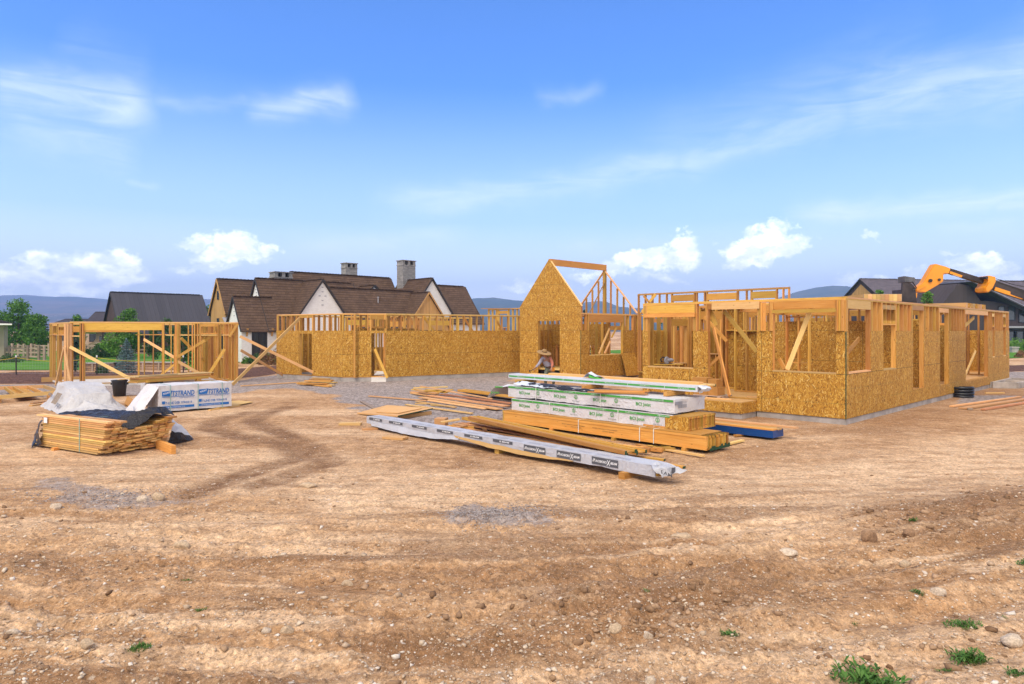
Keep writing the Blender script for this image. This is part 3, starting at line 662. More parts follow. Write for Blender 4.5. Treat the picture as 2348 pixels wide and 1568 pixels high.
def stone_mat(name):
    m, t, b = new_mat(name, .9, .12); a = t.node('ShaderNodeAttribute', attribute_name='tone').outputs['Color']; co = t.node('ShaderNodeTexCoord').outputs['Object']
    n = t.noise(co, 30, 4, .65).outputs[0]; k = t.mapr(n, .3, .7, .72, 1.18); s = t.vmath('SCALE', a); t.l.new(k, s.node.inputs['Scale'])
    t.l.new(s, b.inputs['Base Color']); t.l.new(t.bump(n, .6, .01), b.inputs['Normal']); return m
M['pebble'] = stone_mat('pebble')
N = 34000
yy = 4.2/(1-RNG.uniform(0, 1, N)*.72); xx = RNG.uniform(-1, 1, N)*(yy*.86+1.2)
dens = .25+.75*sstep(.42, .6, fbm(xx*.5, (yy-.16*xx)*1.1, 4, 201)); dens = dens*(.3+.7*sstep(13.5, 8.5, yy)); k_ = RNG.uniform(0, 1, N) < dens
xx, yy = xx[k_], yy[k_]; sz = .009+.034*RNG.uniform(0, 1, len(xx))**4.5+.06*(RNG.uniform(0, 1, len(xx)) > .985)*RNG.uniform(.3, 1, len(xx))**2
tn = RNG.uniform(0, 1, len(xx))[:, None]; colr = (1-tn)*np.array([.30, .185, .105])+tn*np.array([.60, .49, .37]); colr = np.where((RNG.uniform(0, 1, len(xx)) > .9)[:, None], colr*.2+np.array([.55, .49, .43]), colr)
stones('pebbles', xx, yy, sz, colr, M['pebble'], kind='stuff')
# clods of turned soil
N = 30000; yy = 4.3/(1-RNG.uniform(0, 1, N)*.66); xx = RNG.uniform(-1, 1, N)*(yy*.86+1.2)
dd = np.minimum(seg_dist(xx, yy, [(5.0, 8.9), (7.2, 9.6), (9.5, 10.4), (14, 12.2)])+3*(xx < 4.4), seg_dist(xx, yy, [(.7, 6.3), (1.3, 6.1), (1.9, 6.4)])*2.0)
k_ = RNG.uniform(0, 1, N) < np.maximum(np.exp(-(dd/.9)**2), .09*sstep(.48, .64, fbm(xx*.6, yy*.9, 3, 207))); xx, yy = xx[k_], yy[k_]; sz = .012+.085*RNG.uniform(0, 1, len(xx))**5
tn = RNG.uniform(0, 1, len(xx))[:, None]; stones('soil_clods', xx, yy, sz, (1-tn)*np.array([.17, .095, .05])+tn*np.array([.42, .27, .165]), M['pebble'], sink=.42, flat=.7, kind='stuff')
# crushed stone heaped in the two near patches
for ell, nn in (((1140, 1183, 140, 26), 1300), ((250, 1140, 240, 26), 1100)):
    u = ell[0]+RNG.normal(size=nn)*ell[2]*.45; v_ = ell[1]+RNG.normal(size=nn)*ell[3]*.5; d_ = H*F/(v_-VH); xs_ = (u-CX)/F*d_
    tn = RNG.uniform(0, 1, nn)[:, None]; stones('gravel', xs_, d_, RNG.uniform(.010, .028, nn), (1-tn)*np.array([.14, .12, .115])+tn*np.array([.42, .37, .35]), M['pebble'], sink=.42, flat=.7, kind='stuff')
def rock(u, v, w, label, tone=(.50, .38, .26), flat=.55, seed=0, group=None):
    rng = np.random.default_rng(seed); p = G(u, v); bm = bmesh.new(); bmesh.ops.create_icosphere(bm, subdivisions=3, radius=.5)
    pl = rng.normal(size=(9, 3)); pl /= np.linalg.norm(pl, axis=1)[:, None]; of = rng.uniform(.28, .46, 9)
    for q in bm.verts:
        c = np.array(q.co)
        for n_, o_ in zip(pl, of):
            d = c@n_-o_
            if d > 0: c = c-n_*d*.85
        c = c*(1+.10*(vnoise(np.array([c[0]*5+seed]), np.array([c[1]*5+c[2]*4]), seed)[0]-.5)); q.co = c
    me = bpy.data.meshes.new('rock'); bm.to_mesh(me); bm.free(); me.materials.append(ROCKM[tone] if tone in ROCKM else ROCKM.setdefault(tone, plain('rock_stone', tone, .9, .1, .35, 9, bump=.7)))
    w *= .88; o = link('rock', me); o.scale = (w, w*rng.uniform(.6, .85), w*flat*1.3); o.rotation_euler = (0, 0, rng.uniform(-.4, .4)); o.location = (p.x, p.y, gz(p.x, p.y)+w*flat*.16)
    o['label'] = label; o['category'] = 'rock'
    if group: o['group'] = group
    return o
ROCKM = {}
T1, T2, T3 = (.46, .335, .22), (.53, .42, .315), (.26, .155, .09)
for a in [(363,1145,.24,'tan rounded rock on the grey gravel patch, larger of two',T1,.7,1),(326,1148,.19,'pale rock beside the tan rounded rock on gravel',T2,.7,2),
          (1562,1228,.34,'flat pancake shaped tan rock in front of the stacked timber',T1,.3,3),(1990,1238,.26,'dark brown boulder on the churned soil at right',T3,.75,4),
          (1805,1262,.26,'pale flat slab of rock left of the dark boulder',T2,.32,5),(2150,1367,.17,'whitish lump of limestone among soil near the weeds',T2,.5,6),
          (416,1243,.26,'broad flat tan rock on the left of the dirt',T1,.45,7),(1485,1456,.11,'chalky white stone in the heap of dark clods',T2,.9,8),
          (1410,1448,.15,'tan angular rock in the heap of dark clods',T1,.6,9),(795,1336,.15,'narrow tan rock with an orange chip, left of centre',T1,.5,10),
          (200,1493,.14,'tan rock near the lower left corner weeds',T1,.6,11),(30,1470,.12,'chalky rock at the left edge of dirt',T2,.6,12),
          (660,1448,.15,'sandy rock, largest of the cluster below centre left',T1,.6,13),(610,1450,.11,'sandy rock left in the cluster below centre left',T2,.6,14),
          (1490,1545,.15,'cream rock near the bottom edge in the middle',T2,.5,15),(2320,1480,.2,'white rock at the right edge above the weeds',T2,.5,16),
          (705,1118,.35,'low tan rock ridge on the vehicle track',T1,.3,17),(128,1165,.2,'pale rock left of the gravel patch',T2,.5,18),
          (2075,1290,.16,'cream knobbly rock at the foot of the soil berm',T1,.6,19),(2085,1235,.2,'brown clod rock on top of the soil berm',T3,.7,20)]:
    rock(a[0], a[1], a[2], a[3], a[4], a[5], a[6])
# ------------------------------------------------------------------ weeds
def weed(u, v, w, h, label, n, seed, grassy=False):
    p = G(u, v); rng = np.random.default_rng(seed); vs, fs = [], []; k = 0
    n = int(n*1.5)
    for i in range(n):
        a = rng.uniform(0, 6.28); r = w/2*rng.uniform(0, 1)**.75; bx, by = math.cos(a)*r*1.25, math.sin(a)*r*.8; L = h*rng.uniform(.35, 1.05)*(1 if grassy else .75)
        yaw = rng.uniform(0, 6.28); lean = rng.uniform(.2, .8) if grassy else rng.uniform(.5, 1.2); wd = L*(.07 if grassy else .15)
        d = np.array([math.cos(yaw)*math.sin(lean), math.sin(yaw)*math.sin(lean), math.cos(lean)]); s = np.array([-math.sin(yaw), math.cos(yaw), 0])*wd
        z0 = gz(p.x+bx, p.y+by)-.005+(0 if grassy else rng.uniform(0, h*.5)); b = np.array([p.x+bx, p.y+by, z0]); mid = b+d*L*.55; tip = b+d*L+np.array([0, 0, -L*.18])
        vs += [b, mid+s, tip, mid-s]; fs.append((k, k+1, k+2, k+3)); k += 4
    o = np_mesh('weed_clump', np.array(vs)-np.array(p), np.array(fs), M['weed']); o.location = p; o['label'] = label; o['category'] = 'weed'; o['group'] = 'weeds on the bare dirt'
for a in [(1990,1556,.42,.13,'largest leafy weed clump at the bottom edge right of centre',250,1),(2205,1440,.26,.06,'broad weed patch right of the white limestone lump, below it',260,2),(2220,1512,.24,.09,'bushy weed near the lower right corner of the dirt',220,3),
          (2165,1532,.09,.04,'small weed just left of the bushy lower right weed',60,4),(1672,1459,.13,.05,'round weed tuft right of the dark clod heap',110,5),(320,1494,.15,.06,'grass tuft at the lower left of the dirt',150,6,True),
          (460,1397,.09,.04,'little grass tuft left of centre, lower of two',80,7,True),(430,1330,.10,.035,'little grass tuft left of centre, upper of two',80,8,True),(2103,1370,.10,.05,'weed tuft immediately left of the limestone lump',80,9),
          (2093,1211,.10,.06,'weed tuft on the crest of the soil berm',60,10),(1480,1370,.07,.035,'tiny weed on top of the clod heap',40,11),(2343,1307,.10,.06,'weed at the right edge above the others',70,12),(1240,1562,.14,.04,'weed cut by the bottom edge left of the largest clump',90,13),
          (2300,1420,.06,.03,'tiny weed at far right below the edge weed',30,14),(2330,1555,.14,.06,'weed in the bottom right corner of the dirt',90,15),(1960,1420,.05,.03,'speck of weed left of the broad patch',25,16)]:
    weed(*a)
# ------------------------------------------------------------------ lawns, hills
def lawn_mat():
    m, t, b = new_mat('lawn_grass', .85, .15); co = t.node('ShaderNodeTexCoord').outputs['Object']
    n = t.noise(t.vmath('MULTIPLY', co, (.25, 1.4, 1)), 1.2, 5, .6).outputs[0]; f = t.noise(co, 18, 4, .7).outputs[0]
    c = t.ramp(n, [(.32, (.05, .15, .008)), (.5, (.085, .215, .014)), (.68, (.13, .27, .026))]); c = t.mix(t.mapr(f, .4, .7, 0, .45), c, (.02, .065, .006))
    t.l.new(c, b.inputs['Base Color']); t.l.new(t.bump(f, .8, .05), b.inputs['Normal']); return m
M['lawn'] = lawn_mat()
def sheet(name, pts, z, mat, sub=1, **props):
    mb = MB(); mb.poly([V((p[0], p[1], z)) for p in pts]); return mb.build(name, mat, **props)
sheet('lawn', [(-75, 43), (-31, 43.5), (-19.5, 44.5), (-24, 62), (-26, 80), (-60, 84), (-110, 84), (-110, 43)], .035, M['lawn'], kind='structure')
sheet('lawn', [(30, 51), (52, 66), (90, 78), (150, 90), (150, 108), (40, 112), (8, 82), (18, 62)], .035, M['lawn'], kind='structure')
def hill_mat(name, cols, town=0.0):
    m, t, b = new_mat(name, 1, 0); co = t.node('ShaderNodeTexCoord').outputs['Object']
    n = t.noise(t.vmath('MULTIPLY', co, (1, 1, 2.2)), .0016, 7, .6).outputs[0]; n2 = t.noise(t.vmath('MULTIPLY', co, (1, 1, 3)), .012, 5, .65).outputs[0]
    c = t.ramp(t.math('ADD', t.math('MULTIPLY', n, .6), t.math('MULTIPLY', n2, .4)), [(.36, cols[0]), (.48, cols[1]), (.60, cols[2])])
    if town:
        s = t.node('ShaderNodeSeparateXYZ'); t.l.new(co, s.inputs[0]); lowm = t.mapr(s.outputs[2], 95, 8, 0, 1)
        v = t.vor(t.vmath('MULTIPLY', co, (1, 1, 1.6)), .055); sc = t.node('ShaderNodeSeparateColor'); t.l.new(v.outputs['Color'], sc.inputs[0])
        on = t.math('MULTIPLY', t.math('GREATER_THAN', sc.outputs[0], .62), t.math('LESS_THAN', v.outputs['Distance'], .36)); on = t.math('MULTIPLY', t.math('MULTIPLY', on, lowm), t.mapr(t.noise(co, .006, 3).outputs[0], .42, .55)); c = t.mix(t.math('MULTIPLY', on, town), c, (.72, .64, .58))
    t.l.new(c, b.inputs['Base Color']); return m
def hill(name, prof, d0, d1, mat, seed, noise_amp=.12, nx=260, ny=60):
    """prof: (u, v) skyline in photo pixels at depth d1; ground line at depth d0"""
    us = np.array([p[0] for p in prof], float); vs = np.array([p[1] for p in prof], float)
    U = np.linspace(us[0], us[-1], nx); Zt = H+(VH-np.interp(U, us, vs))/F*d1
    tt = np.linspace(0, 1, ny); tb = np.concatenate([tt, 1+np.linspace(.05, .5, 8)])
    dd = d0+(d1-d0)*tb; X = ((U-CX)/F)[None, :]*d1*(.75+.25*dd[:, None]/d1); Y = np.repeat(dd[:, None], nx, 1)
    prof_t = np.where(tb <= 1, tb**1.5, 1-(tb-1)*1.2)[:, None]
    nz = fbm(X*.0022, Y*.0030, 6, seed)-.5; Z = Zt[None, :]*prof_t+Zt[None, :]*nz*noise_amp*4*np.clip(prof_t*(1-prof_t)*4, 0, 1)*.6
    Z += Zt.mean()*(fbm(X*.011, Y*.011, 4, seed+3)-.5)*.05; Z[0] = -4
    i = np.arange(X.size).reshape(X.shape); f = np.stack([i[:-1, :-1], i[:-1, 1:], i[1:, 1:], i[1:, :-1]], -1).reshape(-1, 4)
    np_mesh(name, np.stack([X, Y, Z], -1).reshape(-1, 3), f, mat, smooth=True, kind='structure')
HB = hill_mat('valley_slope', ((.030, .045, .03), (.075, .065, .045), (.20, .125, .085)), .9)
HG = hill_mat('wooded_hill', ((.022, .042, .028), (.05, .07, .04), (.12, .11, .06)))
hill('hills', [(-900, 690), (-400, 672), (0, 677), (60, 676), (120, 680), (170, 681), (215, 683), (245, 686), (320, 685), (470, 686), (640, 692), (800, 712), (1000, 740)], 1300, 3600, HB, 301)
hill('hills', [(900, 735), (1020, 700), (1085, 684), (1130, 682), (1180, 688), (1230, 692), (1300, 694), (1340, 694), (1372, 690), (1390, 692), (1420, 703), (1470, 707), (1560, 715), (1700, 722), (1800, 728)], 1200, 2600, HG, 311)
hill('hills', [(1640, 742), (1760, 690), (1830, 668), (1870, 660), (1905, 655), (1940, 656), (1975, 663), (2060, 676), (2250, 688), (2600, 700), (3000, 720)], 1200, 2500, HG, 321)
# ------------------------------------------------------------------ the air
hzm = bpy.data.materials.new('air'); hzm.use_nodes = True; hn = hzm.node_tree
for nd in list(hn.nodes):
    if nd.type != 'OUTPUT_MATERIAL': hn.nodes.remove(nd)
pv = hn.nodes.new('ShaderNodeVolumePrincipled'); pv.inputs['Color'].default_value = (.36, .55, 1.0, 1); pv.inputs['Density'].default_value = 3.5e-4; pv.inputs['Anisotropy'].default_value = .0
hn.links.new(pv.outputs[0], [n for n in hn.nodes if n.type == 'OUTPUT_MATERIAL'][0].inputs['Volume'])
if HAZE:
    mb = MB(); mb.box((-5200, -130, -8), (10400, 0, 0), (0, 4300, 0), (0, 0, 300)); hb = mb.build('haze', hzm, kind='stuff')
# ------------------------------------------------------------------ framed walls
LIM = 98
class Bld:
    """a framed building: walls are parts, their lumber the sub-parts; only the nearest of one kind stay separate"""
    def __init__(s, name, label, cat, loc): s.root = thing(name, label, cat, loc); s.q = []
    def add(s, name, mb, mat, parent, p): s.q.append((name, mb, mat, parent, (V(p)-V((0, 0, H))).length))
    def part(s, name, mb, mat, parent=None, **k): return mb.build(name, M[mat] if isinstance(mat, str) else mat, parent or s.root, **k)
    def finish(s):
        by = {}
        for e in s.q: by.setdefault(e[0], []).append(e)
        for name, L in by.items():
            L.sort(key=lambda e: e[4])
            for e in L[:LIM]: e[1].build(name, M[e[2]], e[3])
            rest = {}
            for e in L[LIM:]: rest.setdefault(e[2], MB()).add(e[1])
            for m_, mb in rest.items(): mb.build(name, M[m_], s.root, kind='stuff')
        fix_parent(s.root)
ST, DP = .04, .14
def wall(B, p0, p1, zf, z1, out=1, osb=None, ops=(), sp=.41, zb=None, hh=.26, skip=(), blocking=None, osbmat='osb', name='wall', dbl=True, s_range=None, studmat='stud', lead=True, hmat='beam', nook=None, osb_in=False, tp='pale', split=None):
    """p0->p1 plan line of the outer face; out=+1: outside is to the right of the travel direction. osb=(z0,z1) sheathing; ops=(s0,s1,zs,zh[,has header])"""
    p0, p1 = V((p0[0], p0[1], 0)), V((p1[0], p1[1], 0)); L = (p1-p0).length; d = (p1-p0)/L; n = V((d.y, -d.x, 0))*out
    at = lambda s, z, o=0.0: p0+d*s+n*o+UP*z
    mid = p0+d*L/2
    # sheathing (the wall part itself) or bottom plate if the wall is bare
    if osb:
        sa, sb = s_range or (0, L); zlo, zhi = osb
        oo = -DP-.014 if osb_in else -.002
        xs = sorted(set([sa, sb]+[min(max(o[i], sa), sb) for o in ops for i in (0, 1)])); zs = sorted(set([zlo, zhi]+[min(max(o[i], zlo), zhi) for o in ops for i in (2, 3)]))
        cell = {}
        for i in range(len(xs)-1):
            for j in range(len(zs)-1):
                cx, cz = (xs[i]+xs[i+1])/2, (zs[j]+zs[j+1])/2; cell[i, j] = not any(o[0] < cx < o[1] and o[2] < cz < o[3] for o in ops)
        mb0, mb1 = MB(), MB(); r0 = 0
        T = .014
        def uvf(s, z): return (s+r0, z)
        for (i, j), okc in cell.items():
            if not okc: continue
            a, b, c, e = xs[i], xs[i+1], zs[j], zs[j+1]; mb = mb1 if split and a > split else mb0
            for o in (oo, oo+T): mb.poly([at(a, c, o), at(b, c, o), at(b, e, o), at(a, e, o)], [uvf(a, c), uvf(b, c), uvf(b, e), uvf(a, e)])
            for (ii, jj, s0, c0, s1, c1) in ((i-1, j, a, c, a, e), (i+1, j, b, c, b, e), (i, j-1, a, c, b, c), (i, j+1, a, e, b, e)):
                if not cell.get((ii, jj)): mb.poly([at(s0, c0, oo), at(s1, c1, oo), at(s1, c1, oo+T), at(s0, c0, oo+T)])
        W = B.part(name, mb0, osbmat)
        if split: B.part(name, mb1, osbmat)
    else:
        mb = MB(); mb.board(at(0, zf+.02, -DP/2), at(L, zf+.02, -DP/2), DP, .04); W = B.part(name, mb, 'stud')
    def bd(nm, s0, z0, s1, z1_, w=DP, h=ST, o=-DP/2, mat=studmat):
        mb = MB()
        if abs(s0-s1) < 1e-6: mb.board(at(s0, z0, o), at(s1, z1_, o), ST, w, up=n)
        else: mb.board(at(s0, z0, o), at(s1, z1_, o), w, h)
        B.add(nm, mb, mat, W, at((s0+s1)/2, (z0+z1_)/2))
    top = z1-(.08 if dbl else .04)
    bd('top_plate', 0, z1-.02, L, z1-.02, mat=tp)
    if dbl: bd('top_plate', .002, z1-.061, L-.002, z1-.061)
    if osb: bd('sole_plate', .002, zf+.02, L-.002, zf+.02)
    def free(s): return not any(o[0]-.07 < s < o[1]+.07 for o in ops)
    S = []; s = ST/2+.003
    while s < L-.05: S.append(s); s += sp
    S.append(L-ST/2-.003)
    for s in S:
        if any(a < s < b for a, b in skip): continue
        if free(s): bd('stud', s, zf+.042, s, top-.002)
        else:
            for o in ops:
                if o[0] < s < o[1]:
                    he = o[3]+(o[4] if len(o) > 4 else hh)
                    if top-he > .12: bd('cripple_stud', s, he+.002, s, top-.002)
                    if len(o) > 5 and o[5] and o[5]-o[3] > .1: bd('cripple_stud', s, o[3]+.045, s, o[5]-.002)
                    if o[2]-zf > .15: bd('cripple_stud', s, zf+.042, s, o[2]-.042)
    for o in ops:
        s0, s1, zs, zh = o[:4]; h_ = o[4] if len(o) > 4 else hh; zc = o[5] if len(o) > 5 and o[5] else zh
        for (k, sg) in ((s0, -1), (s1, 1)):
            if -.01 < k+sg*ST < L+.01:
                bd('stud', k+sg*ST*.55, zf+.043, k+sg*ST*.55, zc-.002)
                if 0 < k+sg*ST*1.6 < L: bd('stud', k+sg*ST*1.6, zf+.042, k+sg*ST*1.6, top-.003)
        if h_ > 0: bd('header', max(.002, s0-ST), zc+h_/2, min(L-.002, s1+ST), zc+h_/2, DP-.006, min(h_, top-zc)-.002, mat=hmat)
        if len(o) > 5 and o[5]: bd('blocking', s0+.002, zh+.021, s1-.002, zh+.021)
        if zs-zf > .12: bd('window_sill', s0+.002, zs-.02, s1-.002, zs-.02, DP+.012, ST, mat='pale', o=-DP/2+.01)
    for zz in (blocking or ()):
        for a, b in zip(S[:-1], S[1:]):
            m_ = (a+b)/2
            if not any(o[0]-.02 < m_ < o[1]+.02 and o[2] < zz < o[3]+.3 for o in ops) and b-a > .1: bd('blocking', a+.022, zz, b-.022, zz)
    return W, at
def brace(B, a, b, w=.14, t=.04, mat='stud', up=None):
    mb = MB(); a, b = V(a), V(b); mb.board(a, b, t, w, up or UP); B.add('brace', mb, mat, B.root, (a+b)/2)
def foundation(B, pts, z0, z1, off=-.012, th=.2, mat='concrete', name='foundation'):
    mb = MB()
    for (a, b, out) in pts:
        a, b = V((a[0], a[1], 0)), V((b[0], b[1], 0)); d = (b-a).normalized(); n = V((d.y, -d.x, 0))*out
        mb.box(a+n*off+UP*z0, b-a, -n*th, UP*(z1-z0))
    return B.part(name, mb, mat)
# ================= the house at right
C = V((9.14, 18.4, 0))
def L2(a, b, z=0): return C+E1*a+E2*b+UP*z
def sA(u, b=0.0):      # along the right wall
    k = (u-CX)/F; o = C+E2*b; return (o.y*k-o.x)/(E1.x-E1.y*k)
def sB(u, a=0.0):      # along the front wall
    k = (u-CX)/F; o = C+E1*a; return (o.x-o.y*k)/(-E2.x+E2.y*k)
HS = Bld('timber_house', 'unfinished house of strand board and bare studs at right, with a covered deck', 'house', L2(6, 4))
ZT, ZF = 3.52, .50
LR = 21.3
W1, at1 = wall(HS, L2(0, 0), L2(LR, 0), ZF, ZT, 1, (.163, 2.575), [
    (sA(1944), sA(1995), 1.435, 3.2, .24), (sA(2024), sA(2053), 1.41, 2.76, .14, 3.24), (sA(2092), sA(2117), .61, 3.28, .16), (sA(2154), sA(2174), .57, 3.26, .16),
    (sA(2213), sA(2264), .50, 3.26, .18), (sA(2274.5), sA(2279), 1.4, 2.74, .14, 3.22), (sA(2299), sA(2305), 1.4, 2.74, .14, 3.22)], hmat='ply', name='wall')
LF = 6.67
W2, at2 = wall(HS, L2(0, LF), L2(0, 0.0), ZF, ZT+.003, 1, (.163, 2.57), [
    (LF-sB(1485), LF-sB(1589), 1.38, 3.17, .27), (LF-sB(1623), LF-sB(1735), .1, 3.26, .18), (LF-sB(1771), LF-sB(1917), 1.42, 3.22, .22)],
    skip=[(LF-sB(1735)+.10, LF-sB(1771)-.12), (LF-sB(1930), LF-.06)], tp='stud', split=LF-sB(1680))
# posts, second header boards
for u in (1747, 1752, 1921, 1926, 1931, 1768): brace(HS, at2(LF-sB(u), 2.58, .03), at2(LF-sB(u), 3.43, .03), .09, .09)
mb = MB(); mb.board(at2(LF-sB(1478), 3.10, .03), at2(LF-sB(1594), 3.10, .03), .05, .13); HS.add('header', mb, 'beam', W2, L2(0, 5))
mb = MB(); mb.board(at2(LF-sB(1768), 3.15, .03), at2(LF-sB(1920), 3.15, .03), .05, .10); HS.add('header', mb, 'beam', W2, L2(0, 1.3))
mb = MB(); mb.board(at2(LF-sB(1633), 3.36, .03), at2(LF-sB(1742), 3.36, .03), .05, .22); HS.add('header', mb, 'pale', W2, L2(0, 3))
# green edge sealing at the near corner
mb = MB(); mb.box(L2(-.018, -.018, .165), E1*.022, E2*.022, UP*2.40); HS.part('edge_seal', mb, 'greenend')
# left return of the front block and far ends
wall(HS, L2(0, LF), L2(5.0, LF), ZF, ZT-.004, -1, (.163, 2.57), [(1.6, 2.6, 1.4, 2.75, .25)])
wall(HS, L2(LR, 0), L2(LR, 8), ZF, ZT-.003, 1, (.163, 2.6), [(3.0, 5.0, 1.2, 3.0, .2)])
wall(HS, L2(8.9, 13.2), L2(LR, 13.2), ZF, ZT-.005, -1, (.163, 2.6), [(1, 2.2, .6, 3.0, .2), (5, 6.5, 1.2, 3.0, .2), (8, 9.5, 1.2, 3.0, .2)])
# cross wall behind the covered corner: board faced below, studs above
a8 = 8.4
wall(HS, L2(a8, LF), L2(a8, .16), ZF, ZT+.006, 1, (ZF, 2.96), [], osbmat='osb_in', name='partition')
# clerestory wall continuing that line, taller
ac = 8.52; b0, b1 = 5.33, 13.0
ops = []
for (ua, ub) in ((1541, 1588), (1622, 1686), (1724, 1776)):
    sa_, sb_ = sB(ub, ac), sB(ua, ac); ops.append((13.0-sb_-0, 13.0-sa_, 3.62, 3.98, .30))
wall(HS, L2(ac, b1), L2(ac, b0), ZF, 4.42, 1, None, ops, name='clerestory_wall')
for uu in (1541, 1588, 1622, 1686, 1724, 1776): pass
brace(HS, L2(ac-.05, 12.7, 3.5), L2(ac-.05, 11.9, 4.35)); brace(HS, L2(ac-.05, 12.6, 4.3), L2(ac-.05, 11.7, 3.4), .1)
# roof-high partial frame at the back (upper right of the house)
wall(HS, L2(13, 7.9), L2(13, 2.0), ZF, 3.85, 1, None, [(1, 3, 1.2, 3.0, .2)], name='partition')
# inner partitions of the left half
wall(HS, L2(3.1, 6.5), L2(3.1, 4.55), ZF, ZT+.002, 1, (ZF, 3.4), [(.25, 1.05, 1.75, 3.0, .3)], blocking=(2.6,), osb_in=True, osbmat='osb_in', name='partition')
wall(HS, L2(2.2, 4.45), L2(2.2, 3.2), ZF, ZT+.001, 1, (ZF, 2.6), [], blocking=(2.58,), osb_in=True, osbmat='osb_in', name='partition')
wall(HS, L2(3.3, 3.15), L2(3.3, 2.35), ZF, ZT+.004, 1, (1.65, 2.9), [], blocking=(1.5, 3.05), osbmat='osb_in', name='partition', osb_in=True)
wall(HS, L2(12.5, .2), L2(12.5, 5.5), ZF, ZT+.002, -1, (ZF, 2.8), [(1.2, 2.3, .6, 2.7, .25)], osbmat='osb_in', name='partition')
wall(HS, L2(18.2, .2), L2(18.2, 7.5), ZF, ZT+.001, -1, None, [(1.0, 2.3, 1.3, 2.7, .25)], name='partition', blocking=(2.4,))
# headers spanning inside
for (a, b, c_, d_, z, h) in ((.2, 3.15, 8.3, 3.15, 3.30, .26), (3.2, 2.4, 3.2, 4.5, 3.22, .2), (4.0, 4.6, 4.0, 6.6, 3.2, .25), (10.4, .2, 10.4, 6, 3.3, .22)):
    mb = MB(); mb.board(L2(a, b, z), L2(c_, d_, z), .09, h); HS.add('header', mb, 'beam', HS.root, L2((a+c_)/2, (b+d_)/2, z))
# diagonal braces seen in the openings (photo)
brace(HS, L2(.30, sB(1850), 3.25), L2(.25, sB(1796), 1.44), .13, .04, 'pale')
brace(HS, L2(.22, sB(1652), 3.2), L2(.05, sB(1733), 1.95), .13, .04); brace(HS, L2(.10, sB(1632), 2.66), L2(-.5, sB(1672, -.5), .62), .13, .04)
brace(HS, L2(.3, sB(1775), 1.75), L2(.25, sB(1790), 1.45), .12, .04)
brace(HS, L2(.2, sB(1616), 3.45), L2(.2, sB(1634), 2.75), .13); brace(HS, L2(2.9, 6.0, 3.1), L2(2.9, 5.1, 2.2), .11); brace(HS, L2(2.7, 5.2, 1.72), L2(2.6, 5.75, 1.2), .1)
brace(HS, at1(sA(1945), 1.72, -.25), at1(sA(1990), 2.35, -.25), .13); brace(HS, at1(sA(2211), 2.6, -.16), at1(sA(2246), 3.15, -.22), .14)
brace(HS, at1(sA(2234), .52, -.4), at1(sA(2250), 1.7, -.22), .1, .04, 'pale'); brace(HS, at1(sA(2155), 2.9, -.5), at1(sA(2172), 3.3, -.5), .12)
# floor deck, its projecting corner and the rim joists
mb = MB(); mb.box(L2(-.94, 2.56, ZF-.028), E1*(LR+.94-.2), E2*(4.6), UP*.024); fl = HS.part('floor_deck', mb, 'ply')
mb = MB(); mb.box(L2(.15, .16, ZF-.028), E1*(LR-.3), E2*2.38, UP*.024); HS.part('floor_deck', mb, 'ply')
mb = MB(); mb.box(L2(-.96, 2.54, .163), E1*.95, E2*.03, UP*.31); mb.box(L2(-.96, 2.572, .163), E1*.03, E2*4.6, UP*.31); HS.part('rim_board', mb, 'osb_plain')
foundation(HS, [(L2(0, 0), L2(LR, 0), 1), (L2(0, 2.56), L2(0, 0), 1), (L2(-.93, LF+.5), L2(-.93, 2.56), 1), (L2(-.9, 2.56), L2(-.01, 2.56), 1), (L2(LR, 0), L2(LR, 13), 1), (L2(8.9, 13.2), L2(LR, 13.2), -1), (L2(0, LF), L2(5, LF), -1)], -.2, .161)
# corner post stack over the doorway opening at the far end: short joists on a beam
mb = MB(); mb.board(L2(15.2, .9, 3.6), L2(15.2, 3.9, 3.6), .14, .16); HS.add('header', mb, 'beam', HS.root, L2(15, 1))
for i in range(6):
    mb = MB(); s_ = sA(2224)+i*.62; mb.board(at1(s_, 3.635, -.12), at1(s_, 3.635, -2.4), .32 if i < 5 else .45, .21); HS.add('roof_joist', mb, 'osb_plain' if i % 2 else 'ply', HS.root, L2(15, .5))
mb = MB(); mb.board(at1(sA(2150), 3.55, -.3), at1(sA(2225), 3.55, -.3), .1, .05); HS.add('header', mb, 'stud', HS.root, L2(12, 1))
HS.finish()
# ================= the gabled hall
GL, GRt = V((.44, 37.5, 0)), V((3.55, 34.6, 0)); gdir = (GRt-GL).normalized(); gw = (GRt-GL).length; gback = V((-gdir.y, gdir.x, 0)); 
if gback.y < 0: gback = -gback
gback = E1.copy(); GD = 4.75
GH = Bld('gabled_hall', 'steep strand board gable with a doorway and an open ridge beam', 'house', (GL+GRt)/2)
zE, zA = 3.88, 6.42
mb = MB(); g0 = lambda s, z, o=0: GL+gdir*s+UP*z-gback*o
dl, dr = (1233.7-1191)/(1331-1191), (1283.3-1191)/(1331-1191)
def sG(u):
    k = (u-CX)/F; return (GL.y*k-GL.x)/(gdir.x-gdir.y*k)
d0, d1 = sG(1233.7), sG(1283.3)
for o in (0, .014):
    for pl in ([(0, .12), (d0, .12), (d0, 3.1), (0, 3.1)], [(d1, .12), (gw, .12), (gw, 3.1), (d1, 3.1)], [(0, 3.1), (gw, 3.1), (gw, zE), (gw/2, zA), (0, zE)]):
        mb.poly([g0(s, z, o) for s, z in pl], [(s, z) for s, z in pl])
edge = [(0, .12), (d0, .12), (d0, 3.1), (d1, 3.1), (d1, .12), (gw, .12), (gw, zE), (gw/2, zA), (0, zE)]
for i in range(len(edge)):
    a, b = edge[i], edge[(i+1) % len(edge)]; mb.poly([g0(a[0], a[1]), g0(b[0], b[1]), g0(b[0], b[1], .014), g0(a[0], a[1], .014)])
GW = GH.part('gable_wall', mb, 'osb')
